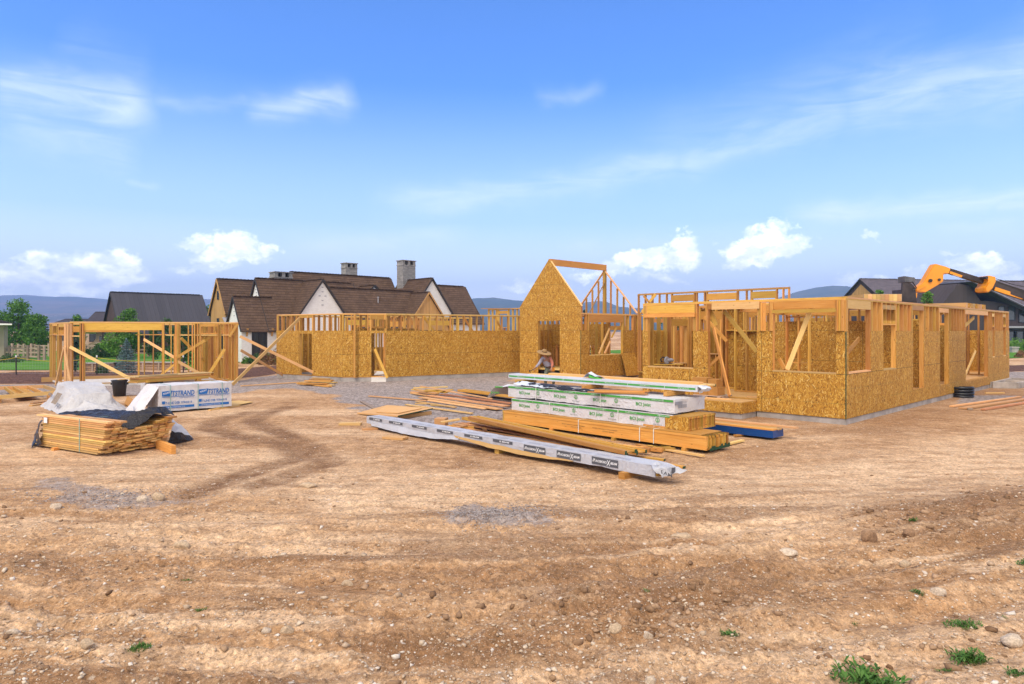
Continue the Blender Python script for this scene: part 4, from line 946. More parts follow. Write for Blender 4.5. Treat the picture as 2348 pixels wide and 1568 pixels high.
n_ = int(gw/.41)
for i in range(n_+1):
    s = .03+i*(gw-.06)/n_
    if d0-.02 < s < d1+.02: continue
    zt = zE+(zA-zE)*(1-abs(s-gw/2)/(gw/2))-.1; mb = MB(); mb.board(g0(s, .5, -.075), g0(s, zt, -.075), .04, .14, up=gback); GH.add('stud', mb, 'stud', GW, g0(s, 2))
for s in (d0-.025, d1+.025):
    mb = MB(); mb.board(g0(s, .5, -.078), g0(s, 3.3, -.078), .05, .14, up=gback); GH.add('stud', mb, 'stud', GW, g0(s, 2))
mb = MB(); mb.board(g0(d0-.05, 3.22, -.08), g0(d1+.05, 3.22, -.08), .13, .24); GH.add('header', mb, 'beam', GW, g0(1, 3))
for sg in (0, 1):      # top chords behind the face
    mb = MB(); a = g0(0 if sg == 0 else gw, zE-.04, -.08); b = g0(gw/2, zA-.06, -.08); mb.board(a, b, .13, .05); GH.add('rafter', mb, 'pale', GW, a)
# ridge beam
RB = V((gw/2, 0, 0)); mb = MB(); mb.board(g0(gw/2, zA-.16, -.02), g0(gw/2, zA-.16, -GD-.1), .13, .34); GH.add('ridge_beam', mb, 'beam', GH.root, g0(gw/2, 6, -2))
# far open gable
for k in (-.06, 0, .06):
    mb = MB(); mb.board(g0(gw/2+k*1.1, 3.45, -GD), g0(gw/2+k*1.1, zA-.34, -GD), .05, .14, up=gback); GH.add('stud', mb, 'stud', GH.root, g0(gw/2, 5, -GD))
for sg in (-1, 1):
    mb = MB(); mb.board(g0(gw/2+sg*.05, zA-.38, -GD), g0(gw/2+sg*(gw/2+.1), 3.55, -GD), .14, .05); GH.add('rafter', mb, 'pale', GH.root, g0(gw/2, 5, -GD))
    for i in range(1, 5):
        s = gw/2+sg*i*.44; zt = zA-.45-(zA-.45-3.5)*(i*.44)/(gw/2+.1)
        if zt > 3.6: mb = MB(); mb.board(g0(s, 3.5, -GD), g0(s, zt, -GD), .04, .14, up=gback); GH.add('stud', mb, 'stud', GH.root, g0(s, 4, -GD))
mb = MB(); mb.board(g0(gw/2+.1, 5.4, -GD+.12), g0(gw/2-.95, 3.2, -GD+.5), .09, .04); GH.add('brace', mb, 'pale', GH.root, g0(gw/2, 5, -GD))
wall(GH, g0(0, 0, -GD), g0(gw+.02, 0, -GD), .5, 3.5, -1, (.5, 2.5), [(.5, 1.3, .6, 2.7, .25), (2.4, 3.6, 1.0, 2.6, .25)], name='partition', osbmat='osb_in')
# right side wall with the wide window
wall(GH, g0(gw, 0, 0), g0(gw, 0, -GD-.2), .5, 3.50, 1, (.12, 2.6), [(.66, 3.55, 1.31, 3.02, .40)], name='wall')
mb = MB(); mb.box(g0(gw+.004, .13, .018), -gdir*.02, gback*.02, UP*2.46); GH.part('edge_seal', mb, 'greenend')
wall(GH, g0(0, 0, -.16), g0(0, 0, -GD), .5, 3.6, -1, (.12, 2.6), [], name='wall')
wall(GH, g0(-1.5, 0, -2.6), g0(gw-.2, 0, -2.6), .5, 3.45, 1, (1.75, 2.95), [], osbmat='osb_in', blocking=(1.65,), name='partition', sp=.36)
for sp_ in (1.25, 1.9, 2.4, 2.9):
    mb = MB(); mb.board(g0(gw-.5, .5, -sp_), g0(gw-.5, 3.3, -sp_), .04, .14, up=gdir); GH.add('stud', mb, 'stud', GH.root, g0(gw, 2, -2))
brace(GH, g0(gw-.1, 1.35, -1.6), g0(gw-.1, 2.7, -2.5), .1, .04, 'pale'); brace(GH, g0(gw-.12, 1.35, -2.1), g0(gw-.12, 2.0, -2.6), .1, .04, 'pale'); brace(GH, g0(gw-.15, 2.2, -2.75), g0(gw-.15, 2.75, -3.2), .1)
mb = MB(); mb.box(g0(.1, .47, -.1), gdir*(gw-.2), gback*(GD-.2), UP*.024); GH.part('floor_deck', mb, 'ply')
# connecting wall towards the right-hand house
cw0, cw1 = g0(gw, 0, -GD-.2), g0(gw+1.9, 0, -GD-.2)
wall(GH, cw0, cw1, .5, 3.46, 1, (.12, 2.6), [], name='wall')
foundation(GH, [(g0(0, 0), g0(gw, 0), 1), (g0(gw, 0), g0(gw, 0, -GD-.3), 1), (cw0, cw1, 1), (g0(0, 0, -.2), g0(0, 0, -GD), -1)], -.2, .118)
GH.finish()
# ================= the long low wing
WG = Bld('timber_wing', 'long low wing of strand board with an open stud band on top', 'house', (-4, 37, 0))
Q0, Q1, Q2, Q3 = XY(634, 36.6), XY(785, 33.8), XY(885, 34.1), XY(1192, 38.6)
def su(a, b, u):
    d = (b-a); L = d.length; d = d/L; k = (u-CX)/F; return (a.y*k-a.x)/(d.x-d.y*k)
zb, zo, zt = .25, 2.58, 3.45
wall(WG, Q0, Q1, .22, zt, 1, (zb, zo), [(su(Q0, Q1, 687), su(Q0, Q1, 715), .25, 2.42, .14, 3.24)])
wall(WG, Q1, Q2, .22, zt+.003, 1, (zb, zo), [(su(Q1, Q2, 851), (Q2-Q1).length-.02, .25, 2.45, .24, 3.14)])
wall(WG, Q2, Q3, .22, zt, 1, (zb-.03, zo), [])
dW = (Q3-Q2).normalized(); nW = V((-dW.y, dW.x, 0))
R2, R3 = Q2+nW*5.5-dW*1, Q3+nW*5.5
wall(WG, R2, R3, .22, zt-.03, 1, (.2, 1.6), [(1, 2.4, 1.2, 2.9, .3), (3.6, 5.4, 1.2, 2.9, .3), (6.2, 7.6, 1.2, 2.9, .3)], osb_in=True, osbmat='osb_in')
n01 = (Q1-Q0).normalized(); b01 = V((-n01.y, n01.x, 0))
wall(WG, Q0+b01*5, Q1+b01*5, .22, zt-.02, 1, None, [(1, 2.2, 1.0, 2.8, .3), (3.2, 4.6, 1.0, 2.8, .3)])
wall(WG, Q0, Q0+b01*5, .22, zt-.015, -1, (zb, zo), [])
wall(WG, Q1+b01*.3+n01*.6, Q1+b01*5+n01*.6, .22, zt-.01, 1, (.3, 2.7), [(1.3, 2.3, .3, 2.6, .2)], osbmat='osb_in', name='partition')
for k in (2.2, 4.6, 6.6):
    brace(WG, Q2+dW*k+nW*.3+UP*3.4, Q2+dW*(k+1.6)+nW*.3+UP*1.2, .12)
brace(WG, P(858, 800, 34.1)-nW*.06, P(886, 866, 33.9)-nW*.1, .13); brace(WG, P(858, 797, 34.3)+nW*.3, P(878, 850, 34.2)+nW*.2, .13)
foundation(WG, [(Q0, Q1, 1), (Q1, Q2, 1), (Q2, Q3, 1), (Q0, Q0+b01*5, -1)], -.2, .222)
mb = MB(); sd0 = su(Q1, Q2, 851); dq = (Q2-Q1).normalized(); nq = V((dq.y, -dq.x, 0)); mb.box(Q1+dq*sd0+nq*.35+UP*-.05, dq*((Q2-Q1).length-sd0), -nq*.5, UP*.07); mb.box(Q1+dq*sd0+nq*.0+UP*.02, dq*((Q2-Q1).length-sd0), -nq*5, UP*.20); WG.part('door_step', mb, 'slab')
# raised frame standing at the back
ra, rb = P(1118, 708, 46), P(1195, 708, 43.5); wall(WG, ra, rb, .3, 4.05, 1, None, [(1.1, 2.0, 2.8, 3.7, .2)], name='upper_wall')
mb = MB(); mb.board(P(1104, 707.5, 46.4), P(1200, 707.5, 43.4), .14, .04); WG.add('top_plate', mb, 'stud', WG.root, ra)
# long props leaning from the wing
brace(WG, P(691, 729.5, 35.4)-b01*.1, G(533, 884)+UP*.05, .15, .045, 'pale')
brace(WG, P(550, 771, 33.2), G(752, 868.5)+V((0, -.6, .08)), .14, .045, 'pale')
brace(WG, P(552, 803, 33.6), P(652, 862, 36.5), .13, .045, 'pale')
WG.finish()
# ================= the garage frame at left
GR = Bld('garage_frame', 'open stud frame of a small garage at left with one wide header', 'garage', XY(350, 33))
K0, K1 = XY(160, 31), XY(546, 33.5); kd = (K1-K0).normalized(); kn = V((-kd.y, kd.x, 0)); KL = (K1-K0).length
sk_ = lambda u: su(K0, K1, u)
zg, zgt = .10, 3.0
kb = E2.copy()
wall(GR, K0, K1, zg, zgt, 1, None, [(sk_(194), sk_(372), .05, 2.60, .33), (sk_(376), sk_(398), .05, 2.42, .0), (sk_(461), sk_(500), .05, 2.42, .12, 2.78)], hmat='beam',
     skip=[(sk_(165), sk_(181))], tp='pale')
KB0, KB1 = K0+kb*4.8, K1+kb*4.6
wall(GR, K0, KB0, zg, zgt-.02, -1, None, [(1.0, 2.5, .06, 2.35, .25, 2.72), (3.0, 4.0, .06, 2.35, .12, 2.8)], blocking=(2.36,))
wall(GR, K1, KB1, zg, zgt-.02, 1, None, [(1.6, 2.6, 1.2, 2.4, .2)], blocking=(2.36,))
kbl = (KB1-KB0).length
wall(GR, KB0, KB1, zg, zgt-.05, 1, None, [(1.0, kbl*.55, .05, 2.5, .3)], blocking=(2.36,), sp=.43)
wall(GR, K0+kd*sk_(452)+kn*.2, K0+kd*sk_(452)+kn*3.6, zg, zgt-.03, 1, None, [], blocking=(2.36,))
for u in (151, 156, 161): brace(GR, K0+kd*(sk_(u))-kn*.01+UP*zg, K0+kd*sk_(u)-kn*.01+UP*(zgt-.1), .14, .05, 'pale', up=kd)
for u in (185, 190.5, 404, 408, 375): brace(GR, K0+kd*sk_(u)-kn*.02+UP*zg, K0+kd*sk_(u)-kn*.02+UP*(zgt-.09), .14, .06, 'stud', up=kn)
for u in (500, 506, 531, 538, 543, 441, 446): brace(GR, K0+kd*sk_(u)-kn*.01+UP*zg, K0+kd*sk_(u)-kn*.01+UP*(zgt-.09), .14, .05, 'stud', up=kn)
# blocking row left of the opening
mb = MB(); mb.board(K0+kd*.1+UP*2.33, K0+kd*sk_(183)+UP*2.33, .14, .05); GR.add('blocking', mb, 'pale', GR.root, K0)
mb = MB(); mb.board(K0+kd*sk_(380)+kn*.07+UP*2.36, K0+kd*sk_(500)+kn*.07+UP*2.36, .14, .045); GR.add('blocking', mb, 'pale', GR.root, K1)
mb = MB(); mb.board(K0+kd*sk_(504)+kn*.02+UP*2.36, K0+kd*sk_(540)+kn*.02+UP*2.36, .14, .045); GR.add('blocking', mb, 'pale', GR.root, K1)
brace(GR, P(160, 795, 30.9), P(308, 873, 31.6), .14, .045, 'pale'); brace(GR, P(147, 796, 30.8), P(162, 884, 30.4), .1, .045, 'pale'); brace(GR, P(146, 800, 31), P(128, 884, 30.6), .1, .045, 'pale')
brace(GR, P(330, 778, 35), P(404, 822, 34), .13, .045, 'pale'); brace(GR, P(404, 820, 32.4), P(470, 780, 33), .13, .045, 'stud'); brace(GR, P(466, 784, 33.2), P(501, 757, 33.4), .13)
brace(GR, P(407, 828, 32.5), P(468, 862, 32.7), .13, .045, 'pale'); brace(GR, P(515, 800, 33), P(476, 862, 32.6), .13); brace(GR, P(358, 868, 34.5), P(412, 826, 34.2), .1)
brace(GR, P(415, 775, 34), P(470, 830, 35), .13); brace(GR, P(526, 772, 33.2), P(545, 742, 33.3), .12); brace(GR, P(470, 858, 33), P(525, 878, 33), .13)
# slab with its edge form
mb = MB(); mb.prism([K0-kn*.1+kd*-.05+UP*-.15, K1-kn*.1+UP*-.15, KB1+UP*-.15, KB0+UP*-.15], UP*.24); GR.part('slab', mb, 'slab')
mb = MB(); mb.board(G(95, 876)+UP*.1, G(470, 866)+UP*.1, .05, .28); GR.part('edge_form', mb, 'ply')
GR.finish()
# ------------------------------------------------------------------ neighbouring cottage (local axes along E1, E2)
CO = XY(553.6, 54.3)
def LC(a, b, z=0): return CO+E1*a+E2*b+UP*z
CT = thing('cottage', 'white brick and timber cottage with many steep brown shingle gables and stone chimneys', 'house', CO)
def gable_block(a0, a1, b0, b1, ze, zr, axis, wall_m='wbrick', over=.3, ends=(True, True), zb=-.1, roof_m='shingle', f=LC, root=None, trim=True, hip=0.0, thick=.14, name='roof'):
    """axis 'a': ridge along a at mid b; axis 'b': ridge along b at mid a"""
    root = root or CT
    g = (lambda p, q, z: f(p, q, z)) if axis == 'a' else (lambda p, q, z: f(q, p, z))
    p0, p1, q0, q1 = (a0, a1, b0, b1) if axis == 'a' else (b0, b1, a0, a1)
    qm = (q0+q1)/2; slope = (zr-ze)/((q1-q0)/2)
    mb = MB(); sec = [(q0, zb), (q1, zb), (q1, ze), (qm, zr-.10), (q0, ze)]
    A = [g(p0, q, z) for q, z in sec]; B_ = [g(p1, q, z) for q, z in sec]
    if ends[0]: mb.poly(A)
    if ends[1]: mb.poly(list(reversed(B_)))
    for i in (1, 4):
        j = (i+1) % 5; mb.poly([A[i], A[j], B_[j], B_[i]])
    W = mb.build('wall', M[wall_m], root)
    mb = MB(); e0, e1 = p0-over*.5, p1+over*.5; drop = slope*over
    ol = (slope**2+1)**.5
    for (qe, sg) in ((q0, -1), (q1, 1)):
        r0, r1 = g(e0+0, qm, zr), g(e1-hip*0, qm, zr); s0, s1 = g(e0, qe+sg*over, ze-drop), g(e1+hip, qe+sg*over, ze-drop)
        nrm = UP*thick*ol*.55
        uv = [(0, 0), (e1-e0, 0), (e1-e0, (r0-s0).length), (0, (r0-s0).length)]
        top = [s0+nrm, s1+nrm, r1+nrm, r0+nrm]; mb.poly(top, [(p0, -(s0-r0).length), (p1, -(s0-r0).length), (p1, 0), (p0, 0)])
        mb.poly([s0, s1, r1, r0]); mb.poly([s0, s1, s1+nrm, s0+nrm]); mb.poly([s0, r0, r0+nrm, s0+nrm]); mb.poly([s1, r1, r1+nrm, s1+nrm])
    # ridge caps
    nc = int((e1-e0)/.33)
    for i in range(nc):
        a = g(e0+i*.33, qm, zr+thick*ol*.55); b = g(e0+i*.33+.31, qm, zr+thick*ol*.55+.035); mb.board(a, b, .24, .07)
    R = mb.build(name, M[roof_m], root)
    if trim:
        mb = MB()
        for pe, en, off in ((p0, ends[0], -over*.5-.03), (p1, ends[1], over*.5+.03)):
            if not en: continue
            for qe, sg in ((q0, -1), (q1, 1)):
                mb = MB(); mb.board(g(pe+off, qe+sg*over, ze-drop+.05), g(pe+off, qm, zr+.05), .05, .14)
                mb.build('verge_board', M['fascia' if wall_m != 'tan_wood' else 'tan_wood'], R)
    return W, R
sl = lambda ze, zr, w_: (zr-ze)
gable_block(0, 3.2, 0, 2.98, 2.85, 5.27, 'a', ends=(True, False), over=.25)
gable_block(2.3, 11.5, 0, 5.06, 2.85, 6.95, 'a', over=.25)
gable_block(3.75, 9.45, -1.0, 2.5, 2.95, 6.9, 'b', over=.25)
gable_block(8.8, 18.4, -.2, 4.2, 2.9, 6.42, 'a', over=.25)
gable_block(15.4, 20.5, -1.0, 2.6, 2.9, 6.24, 'b', 'tan_wood', over=.3)
gable_block(17.0, 22.0, .5, 6.0, 4.4, 7.78, 'b', over=.25)
gable_block(20.2, 25.8, .3, 5.7, 3.6, 7.3, 'a', over=.3, hip=.25)
gable_block(7.6, 18.7, 4.2, 9.8, 4.0, 8.1, 'a', over=.3)
gable_block(1.4, 7.0, 7.05, 10.6, 4.4, 7.2, 'a', 'tan_wood', over=.3)
gable_block(12.0, 17.4, 3.6, 7.5, 4.8, 7.0, 'b', over=.2, ends=(True, False))
def chimney(a, b, w_, z0, z1, slots=2):
    mb = MB(); c0 = LC(a-w_/2, b-w_*.35, z0); mb.box(c0, E1*w_, E2*w_*.7, UP*(z1-z0-.55)); 
    mb.box(LC(a-w_/2-.05, b-w_*.35-.05, z1-.55), E1*(w_+.1), E2*(w_*.7+.1), UP*.08)
    for x in (-.5, -.09, .32): mb.box(LC(a+x*w_, b-w_*.35, z1-.47), E1*(w_*.18), E2*w_*.7, UP*.41)
    mb.box(LC(a-w_/2-.08, b-w_*.35-.08, z1-.06), E1*(w_+.16), E2*(w_*.7+.16), UP*.08)
    ch = mb.build('chimney', M['stone'], CT); mb = MB()
    mb.box(LC(a-w_*.46, b-w_*.1, z1-.47), E1*w_*.92, E2*.1, UP*.4); mb.build('flue', M['black_frame'], ch)
def at_px(u, b):
    k = (u-CX)/F; o = CO+E2*b; return (o.y*k-o.x)/(E1.x-E1.y*k)
def dep(a, b): return (CO+E1*a+E2*b).y
for u, yt, b, w_, z0 in ((644, 624.5, 6.2, 1.7, 5.5), (800.5, 603.8, 8.2, 1.35, 6.0), (931, 598, 5.2, 1.6, 4.5)):
    a = at_px(u, b); chimney(a, b, w_, z0, H+(VH-yt)/F*dep(a, b))
# decorative brick crosses on the white gables
def pattern(a, b, zc, facing, k=1.0):
    mb = MB(); L = [(0, .62), (0, .36), (-.14, .12), (.14, .12), (0, -.14), (0, -.40)]
    for x, z in L:
        if facing == 'b': mb.box(LC(a+x*k*1.3-.09, b-.03, zc+z*k), E1*.18, E2*.05, UP*.07)
        else: mb.box(LC(a-.03, b+x*k-.07, zc+z*k), E1*.05, E2*.14, UP*.07)
    mb.build('vent_brick', M['grey_trim'], CT)
pattern(6.6, -1.0, 5.35, 'b', 1.5); pattern(0, 1.49, 4.3, 'a', 1.3); pattern(2.3, 2.53, 5.95, 'a')
# french doors under the left eave
def window(f, a0, a1, z0, z1, axis, off, nx=2, nz=3, fr=.07, root=None, name='window', glass='glass', frame='black_frame'):
    g = (lambda s, z, o: f(s, off-o, z)) if axis == 'a' else (lambda s, z, o: f(off-o, s, z))
    dx = (g(1, 0, 0)-g(0, 0, 0)); dn = (g(0, 0, 1)-g(0, 0, 0)); mb = MB()
    for i in range(nx+1):
        x = a0+(a1-a0-fr)*i/nx; mb.box(g(x, z0, .005), dx*fr, dn*.05, UP*(z1-z0))
    for j in range(nz+1):
        z = z0+(z1-z0-fr)*j/nz
        for i in range(nx):
            x = a0+(a1-a0-fr)*i/nx+fr; mb.box(g(x, z, .008), dx*((a1-a0-fr)/nx-fr), dn*.04, UP*(fr if j in (0, nz) else fr*.5))
    w_ = mb.build(name, M[frame], root); mb = MB(); mb.box(g(a0+.01, z0+.01, .003), dx*(a1-a0-.02), dn*.012, UP*(z1-z0-.02)); mb.build('pane', M[glass], w_); return w_
window(LC, at_px(577, 0), at_px(612, 0), .12, 2.62, 'a', 0, 2, 3, .2, CT, 'french_door')
mb = MB(); mb.box(LC(at_px(634, 0), -.05, 0), E1*.25, E2*.06, UP*2.7); mb.build('downpipe', M['fascia'], CT)
window(LC, 8.0-3.6, 8.0-2.9, 1.1, 2.5, 'a', -1.0, 1, 2, .06, CT); window(LC, 5.6, 6.3, 1.1, 2.5, 'a', -1.0, 1, 2, .06, CT); window(LC, 6.9, 7.6, 1.1, 2.5, 'a', -1.0, 1, 2, .06, CT)
for k in range(3): window(LC, 16.2+k*1.2, 17.2+k*1.2, .9, 2.6, 'a', -1.0, 2, 2, .07, CT)
window(LC, 10.2, 12.0, .9, 2.5, 'a', -.2, 3, 2, .07, CT); window(LC, 21.5, 23.5, .9, 2.6, 'a', .3, 3, 2, .07, CT)
window(LC, 8.6, 9.0, 5.4, 6.2, 'b', 1.4, 1, 1, .05, CT); window(LC, 8.55, 9.05, 2.4, 3.7, 'b', 1.4, 1, 2, .06, CT)
window(LC, 7.3, 7.9, .9, 2.4, 'b', 1.4, 1, 2, .06, CT)
# curved copper-dark awning between the tan gable and white gable
mb = MB(); pr = []
for i in range(9):
    tt_ = i/8; pr.append((LC(1.1-.5*tt_, 7.0-3.4*tt_, 0)+UP*(2.75+.95*(1-tt_)**2.2)))
for i in range(8): mb.box(pr[i], pr[i+1]-pr[i], E1*.9, UP*.07)
mb.build('awning', M['grey_trim'], CT)
for u, v, dz in ((1379/1.957*1, 0, 0),): pass
for a, b, z in ((13.6, 1.2, 5.35), (at_px(824.5, .3), .3, 3.65), (at_px(681, .6), .6, 4.1)):
    mb = MB(); mb.tube([LC(a, b, z-.3), LC(a, b, z+.42)], .06, 8); mb.tube([LC(a, b, z+.36), LC(a, b, z+.46)], .10, 8); mb.build('vent_pipe', M['grey_trim'], CT)
for a in (.45, .45+2.1): 
    mb = MB(); mb.prism([LC(a-.1, -.02, 2.75), LC(a-.1, -.02, 2.1), LC(a-.1, -.3, 2.75)], E1*.14); mb.build('bracket', M['tan_wood'], CT)
fix_parent(CT)
# small roof beyond, between barn and cottage
# ------------------------------------------------------------------ dark barn
BO = XY(266, 74.5)
def LB(a, b, z=0): return BO+E1*a+E2*b+UP*z
BN = thing('barn', 'dark standing seam metal roofed barn with brown plank walls', 'barn', BO)
def atB(u, b):
    k = (u-CX)/F; o = BO+E2*b; return (o.y*k-o.x)/(E1.x-E1.y*k)
aL, aR = atB(252, 4.0), atB(461, 4.0); zrB = H+(VH-671)/F*(BO+E1*aL+E2*4).y
gable_block(aL+.2, aR-.1, .0, 8.0, 2.35, zrB, 'a', 'brown_wood', over=.35, roof_m='seam_metal', f=LB, root=BN)
window(LB, aL+6.0, aL+8.2, .2, 2.1, 'a', 0, 2, 1, .1, BN, 'barn_door', 'brown_wood', 'fascia')
window(LB, aL+11.0, aL+12.5, .8, 1.9, 'a', 0, 2, 1, .1, BN)
fix_parent(BN)
# ------------------------------------------------------------------ outdoor fireplace pavilion in front of the barn
PO = P(226, 804, 70); PO.z = 0.45
PV = thing('fireplace_pavilion', 'beige outdoor fireplace wall with a mounted screen under a pale slanted roof', 'pavilion', PO)
pp = lambda u, v, o=0: P(u, v, 70)+V((0, o, 0))
mb = MB(); mb.prism([pp(202, 806), pp(253, 806), pp(253, 752), pp(242, 752), pp(221, 755), pp(220, 776), pp(214, 784), pp(203, 788)], V((0, 1.2, 0))); mb.build('chimney_breast', M['tanbrick'], PV)
mb = MB(); mb.prism([pp(228, 771, -.06), pp(248, 771, -.06), pp(248, 782.5, -.06), pp(228, 782.5, -.06)], V((0, .05, 0))); mb.build('television', M['glass'], PV)
mb = MB(); mb.prism([pp(236.5, 791, -.03), pp(245, 791, -.03), pp(245, 804, -.03), pp(236.5, 804, -.03)], V((0, .2, 0))); mb.build('firebox', M['brown_wood'], PV)
mb = MB(); mb.board(pp(222, 786, -.15), pp(252, 786, -.15), .35, .16); mb.build('mantel', M['beige'], PV)
mb = MB(); mb.prism([pp(191, 765, -1), pp(193, 763, -1), pp(216, 749, -1), pp(262, 749, -1), pp(262, 754, -1), pp(222, 754, -1)], V((0, 4, 0))); mb.build('roof', M['white_trim'], PV)
for u in (249, 194): mb = MB(); mb.board(pp(u, 806, -.8), pp(u, 764 if u < 220 else 752, -.8), .28, .28, up=V((0, 1, 0))); mb.build('post', M['fascia'], PV)
fix_parent(PV)
# left-edge pavilion
EP = thing('pavilion', 'dark roofed pavilion with a beige column cut by the left edge', 'pavilion', P(4, 827, 57))
mb = MB(); mb.prism([P(-160, 738, 55), P(28, 742, 55), P(28, 740, 55), P(0, 733, 55), P(-90, 705, 55), P(-180, 733, 55)], XY(20, 62)-XY(20, 55)); mb.build('roof', M['shingle_far'], EP)
mb = MB(); mb.box(P(-160, 745, 55), V((6.7, 0, 0)), XY(20, 62)-XY(20, 55), UP*.14); mb.build('fascia', M['white_trim'], EP)
for u in (3, -120):
    mb = MB(); b_ = P(u-5, 829, 57); b_.z = 0; mb.box(b_, V((.42, 0, 0)), V((0, .42, 0)), UP*3.0); mb.build('column', M['beige'], EP)
fix_parent(EP)
# far houses
def far_house(name, label, u0, u1, d, yr, ye, w_, wm, rm, axis=V((1, .25, 0))):
    ax = axis.normalized(); bx = V((-ax.y, ax.x, 0)); o = XY(u0, d); L = (XY(u1, d+ (u1-u0)/F*d*axis.y/axis.x)-o).length
    f = lambda a, b, z=0: o+ax*a+bx*b+UP*z
    r = thing(name, label, 'house', o); zr, ze = H+(VH-yr)/F*(d+w_/2), H+(VH-ye)/F*d
    gable_block(0, L, 0, w_, ze, zr, 'a', wm, over=.4, roof_m=rm, f=f, root=r, thick=.2); 
    for k in range(3): window(f, L*(.12+.3*k), L*(.12+.3*k)+1.3, .9, 2.2, 'a', 0, 2, 1, .08, r)
    fix_parent(r); return r
far_house('house', 'small dark shingle roofed house beyond the garage frame, beside the barn', 197, 262, 98, 717, 742, 9, 'beige', 'shingle_far')
far_house('house', 'low dark roof peeking over the left end of the garage frame', 116, 206, 110, 733, 745, 9, 'beige', 'shingle_far', V((1, .1, 0)))
far_house('house', 'brown roofed house partly hidden between barn and cottage', 462, 486, 92, 711, 745, 8, 'beige', 'shingle')
# ------------------------------------------------------------------ dark house at right
DO = XY(2066, 92); DX, DY = V((.98, .18, 0)).normalized(), V((-.18, .98, 0)).normalized()
def LD(a, b, z=0): return DO+DX*a+DY*b+UP*z
DH = thing('farmhouse', 'dark umber two storey house with a grey shingle roof and a sloping metal porch roof', 'house', DO)
def zD(v, a, b=0): return H+(VH-v)/F*LD(a, b).y
gable_block(0, 34, 2.0, 14, 5.9, zD(644, 6, 8)+.1, 'a', 'umber_wood', over=.5, roof_m='shingle_grey', f=LD, root=DH, thick=.25)
mb = MB(); mb.poly([LD(0-.02, 3, 5.9), LD(-.02, 13, 5.9), LD(-.02, 8, zD(647, 0, 8)-.3)]); mb.build('gable', M['tan_wood'], DH)
# two storey wing coming forward with its shed roof running down to the right
a0_ = 10.6; fy = -3.0
def aD(u, b):
    k = (u-CX)/F; o = DO+DY*b; return (o.y*k-o.x)/(DX.x-DX.y*k)
ax0, ax1 = aD(2230, fy), aD(2480, fy)
mb = MB(); f0 = [LD(aD(2150, fy), fy, -.2), LD(ax1+6, fy, -.2), LD(ax1+6, fy, zD(745, ax1, fy)), LD(aD(2270, fy), fy, zD(690, aD(2270, fy), fy)), LD(aD(2248, fy), fy, zD(690, aD(2248, fy), fy)), LD(aD(2222, fy), fy, zD(655, aD(2222, fy), fy)), LD(aD(2196, fy), fy, zD(650, aD(2200, fy), fy)), LD(aD(2150, fy), fy, zD(710, aD(2150, fy), fy))]
mb.prism([V(p) for p in f0], DY*6); mb.build('wall', M['umber_wood'], DH)
mb = MB(); mb.prism([LD(aD(2224, fy-1), fy-1.2, zD(647, aD(2224, fy), fy)), LD(aD(2420, fy-1), fy-1.2, zD(741, aD(2420, fy), fy)), LD(aD(2420, fy-1), fy-1.2, zD(737, aD(2420, fy), fy)), LD(aD(2224, fy-1), fy-1.2, zD(643.5, aD(2224, fy), fy))], DY*9); mb.build('roof', M['bright_metal'], DH)
mb = MB(); mb.prism([LD(aD(2222, fy-1), fy-1.35, zD(648.5, aD(2224, fy), fy)), LD(aD(2420, fy-1), fy-1.35, zD(743.5, aD(2420, fy), fy)), LD(aD(2420, fy-1), fy-1.35, zD(739.5, aD(2420, fy), fy)), LD(aD(2222, fy-1), fy-1.35, zD(646, aD(2224, fy), fy))], DY*.12); mb.build('fascia', M['fascia'], DH)
for i, (ua, ub, va, vb) in enumerate(((2287, 2303, 702, 735), (2310, 2327, 702, 735), (2334, 2350, 712, 740), (2358, 2380, 712, 740))):
    window(LD, aD(ua, fy), aD(ub, fy), zD(vb, aD(ua, fy), fy), zD(va, aD(ua, fy), fy), 'a', fy, 1, 1, .12, DH)
mb = MB(); mb.box(LD(aD(2275, fy), fy-1.5, zD(752, aD(2300, fy), fy)), DX*14, DY*1.5, UP*.25); mb.build('ledge', M['grey_trim'], DH)
mb = MB(); mb.box(LD(aD(2282, fy), fy-.02, .1), DX*12, DY*.5, UP*2.3); mb.build('glazed_front', M['glass'], DH)
for u in (2284, 2302, 2325, 2347): mb = MB(); mb.box(LD(aD(u, fy), fy-.2, 0), DX*.25, DY*.15, UP*2.5); mb.build('mullion', M['black_frame'], DH)
fix_parent(DH)
for i, (u, v, s_, l) in enumerate(((2292, 806, 1.9, 'rounded light green shrub left of the planter by the dark house'), (2318, 804, 1.6, 'light green shrub behind the planter by the dark house'), (2340, 806, 2.0, 'light green shrub right of the planter by the dark house'), (2372, 807, 2.0, 'light green shrub outside right frame edge by the dark house'))):
    p = P(u, 806, 80); p.z = .0; bush('shrub', l, p, s_*1.5, s_*.85, M['leaf_lt'], 900, .17, i, group='shrubs before the dark house')
PL = thing('planter', 'grey stone box planter between shrubs by the dark house', 'planter', XY(2327, 78)); b_ = XY(2320, 77.5)
mb = MB(); mb.box(b_+UP*0, V((.75, 0, 0)), V((0, .7, 0)), UP*.55); mb.build('pot', M['concrete'], PL); mb = MB(); mb.box(b_+V((-.06, -.06, .55)), V((.87, 0, 0)), V((0, .82, 0)), UP*.14); mb.build('rim', M['concrete'], PL); fix_parent(PL)
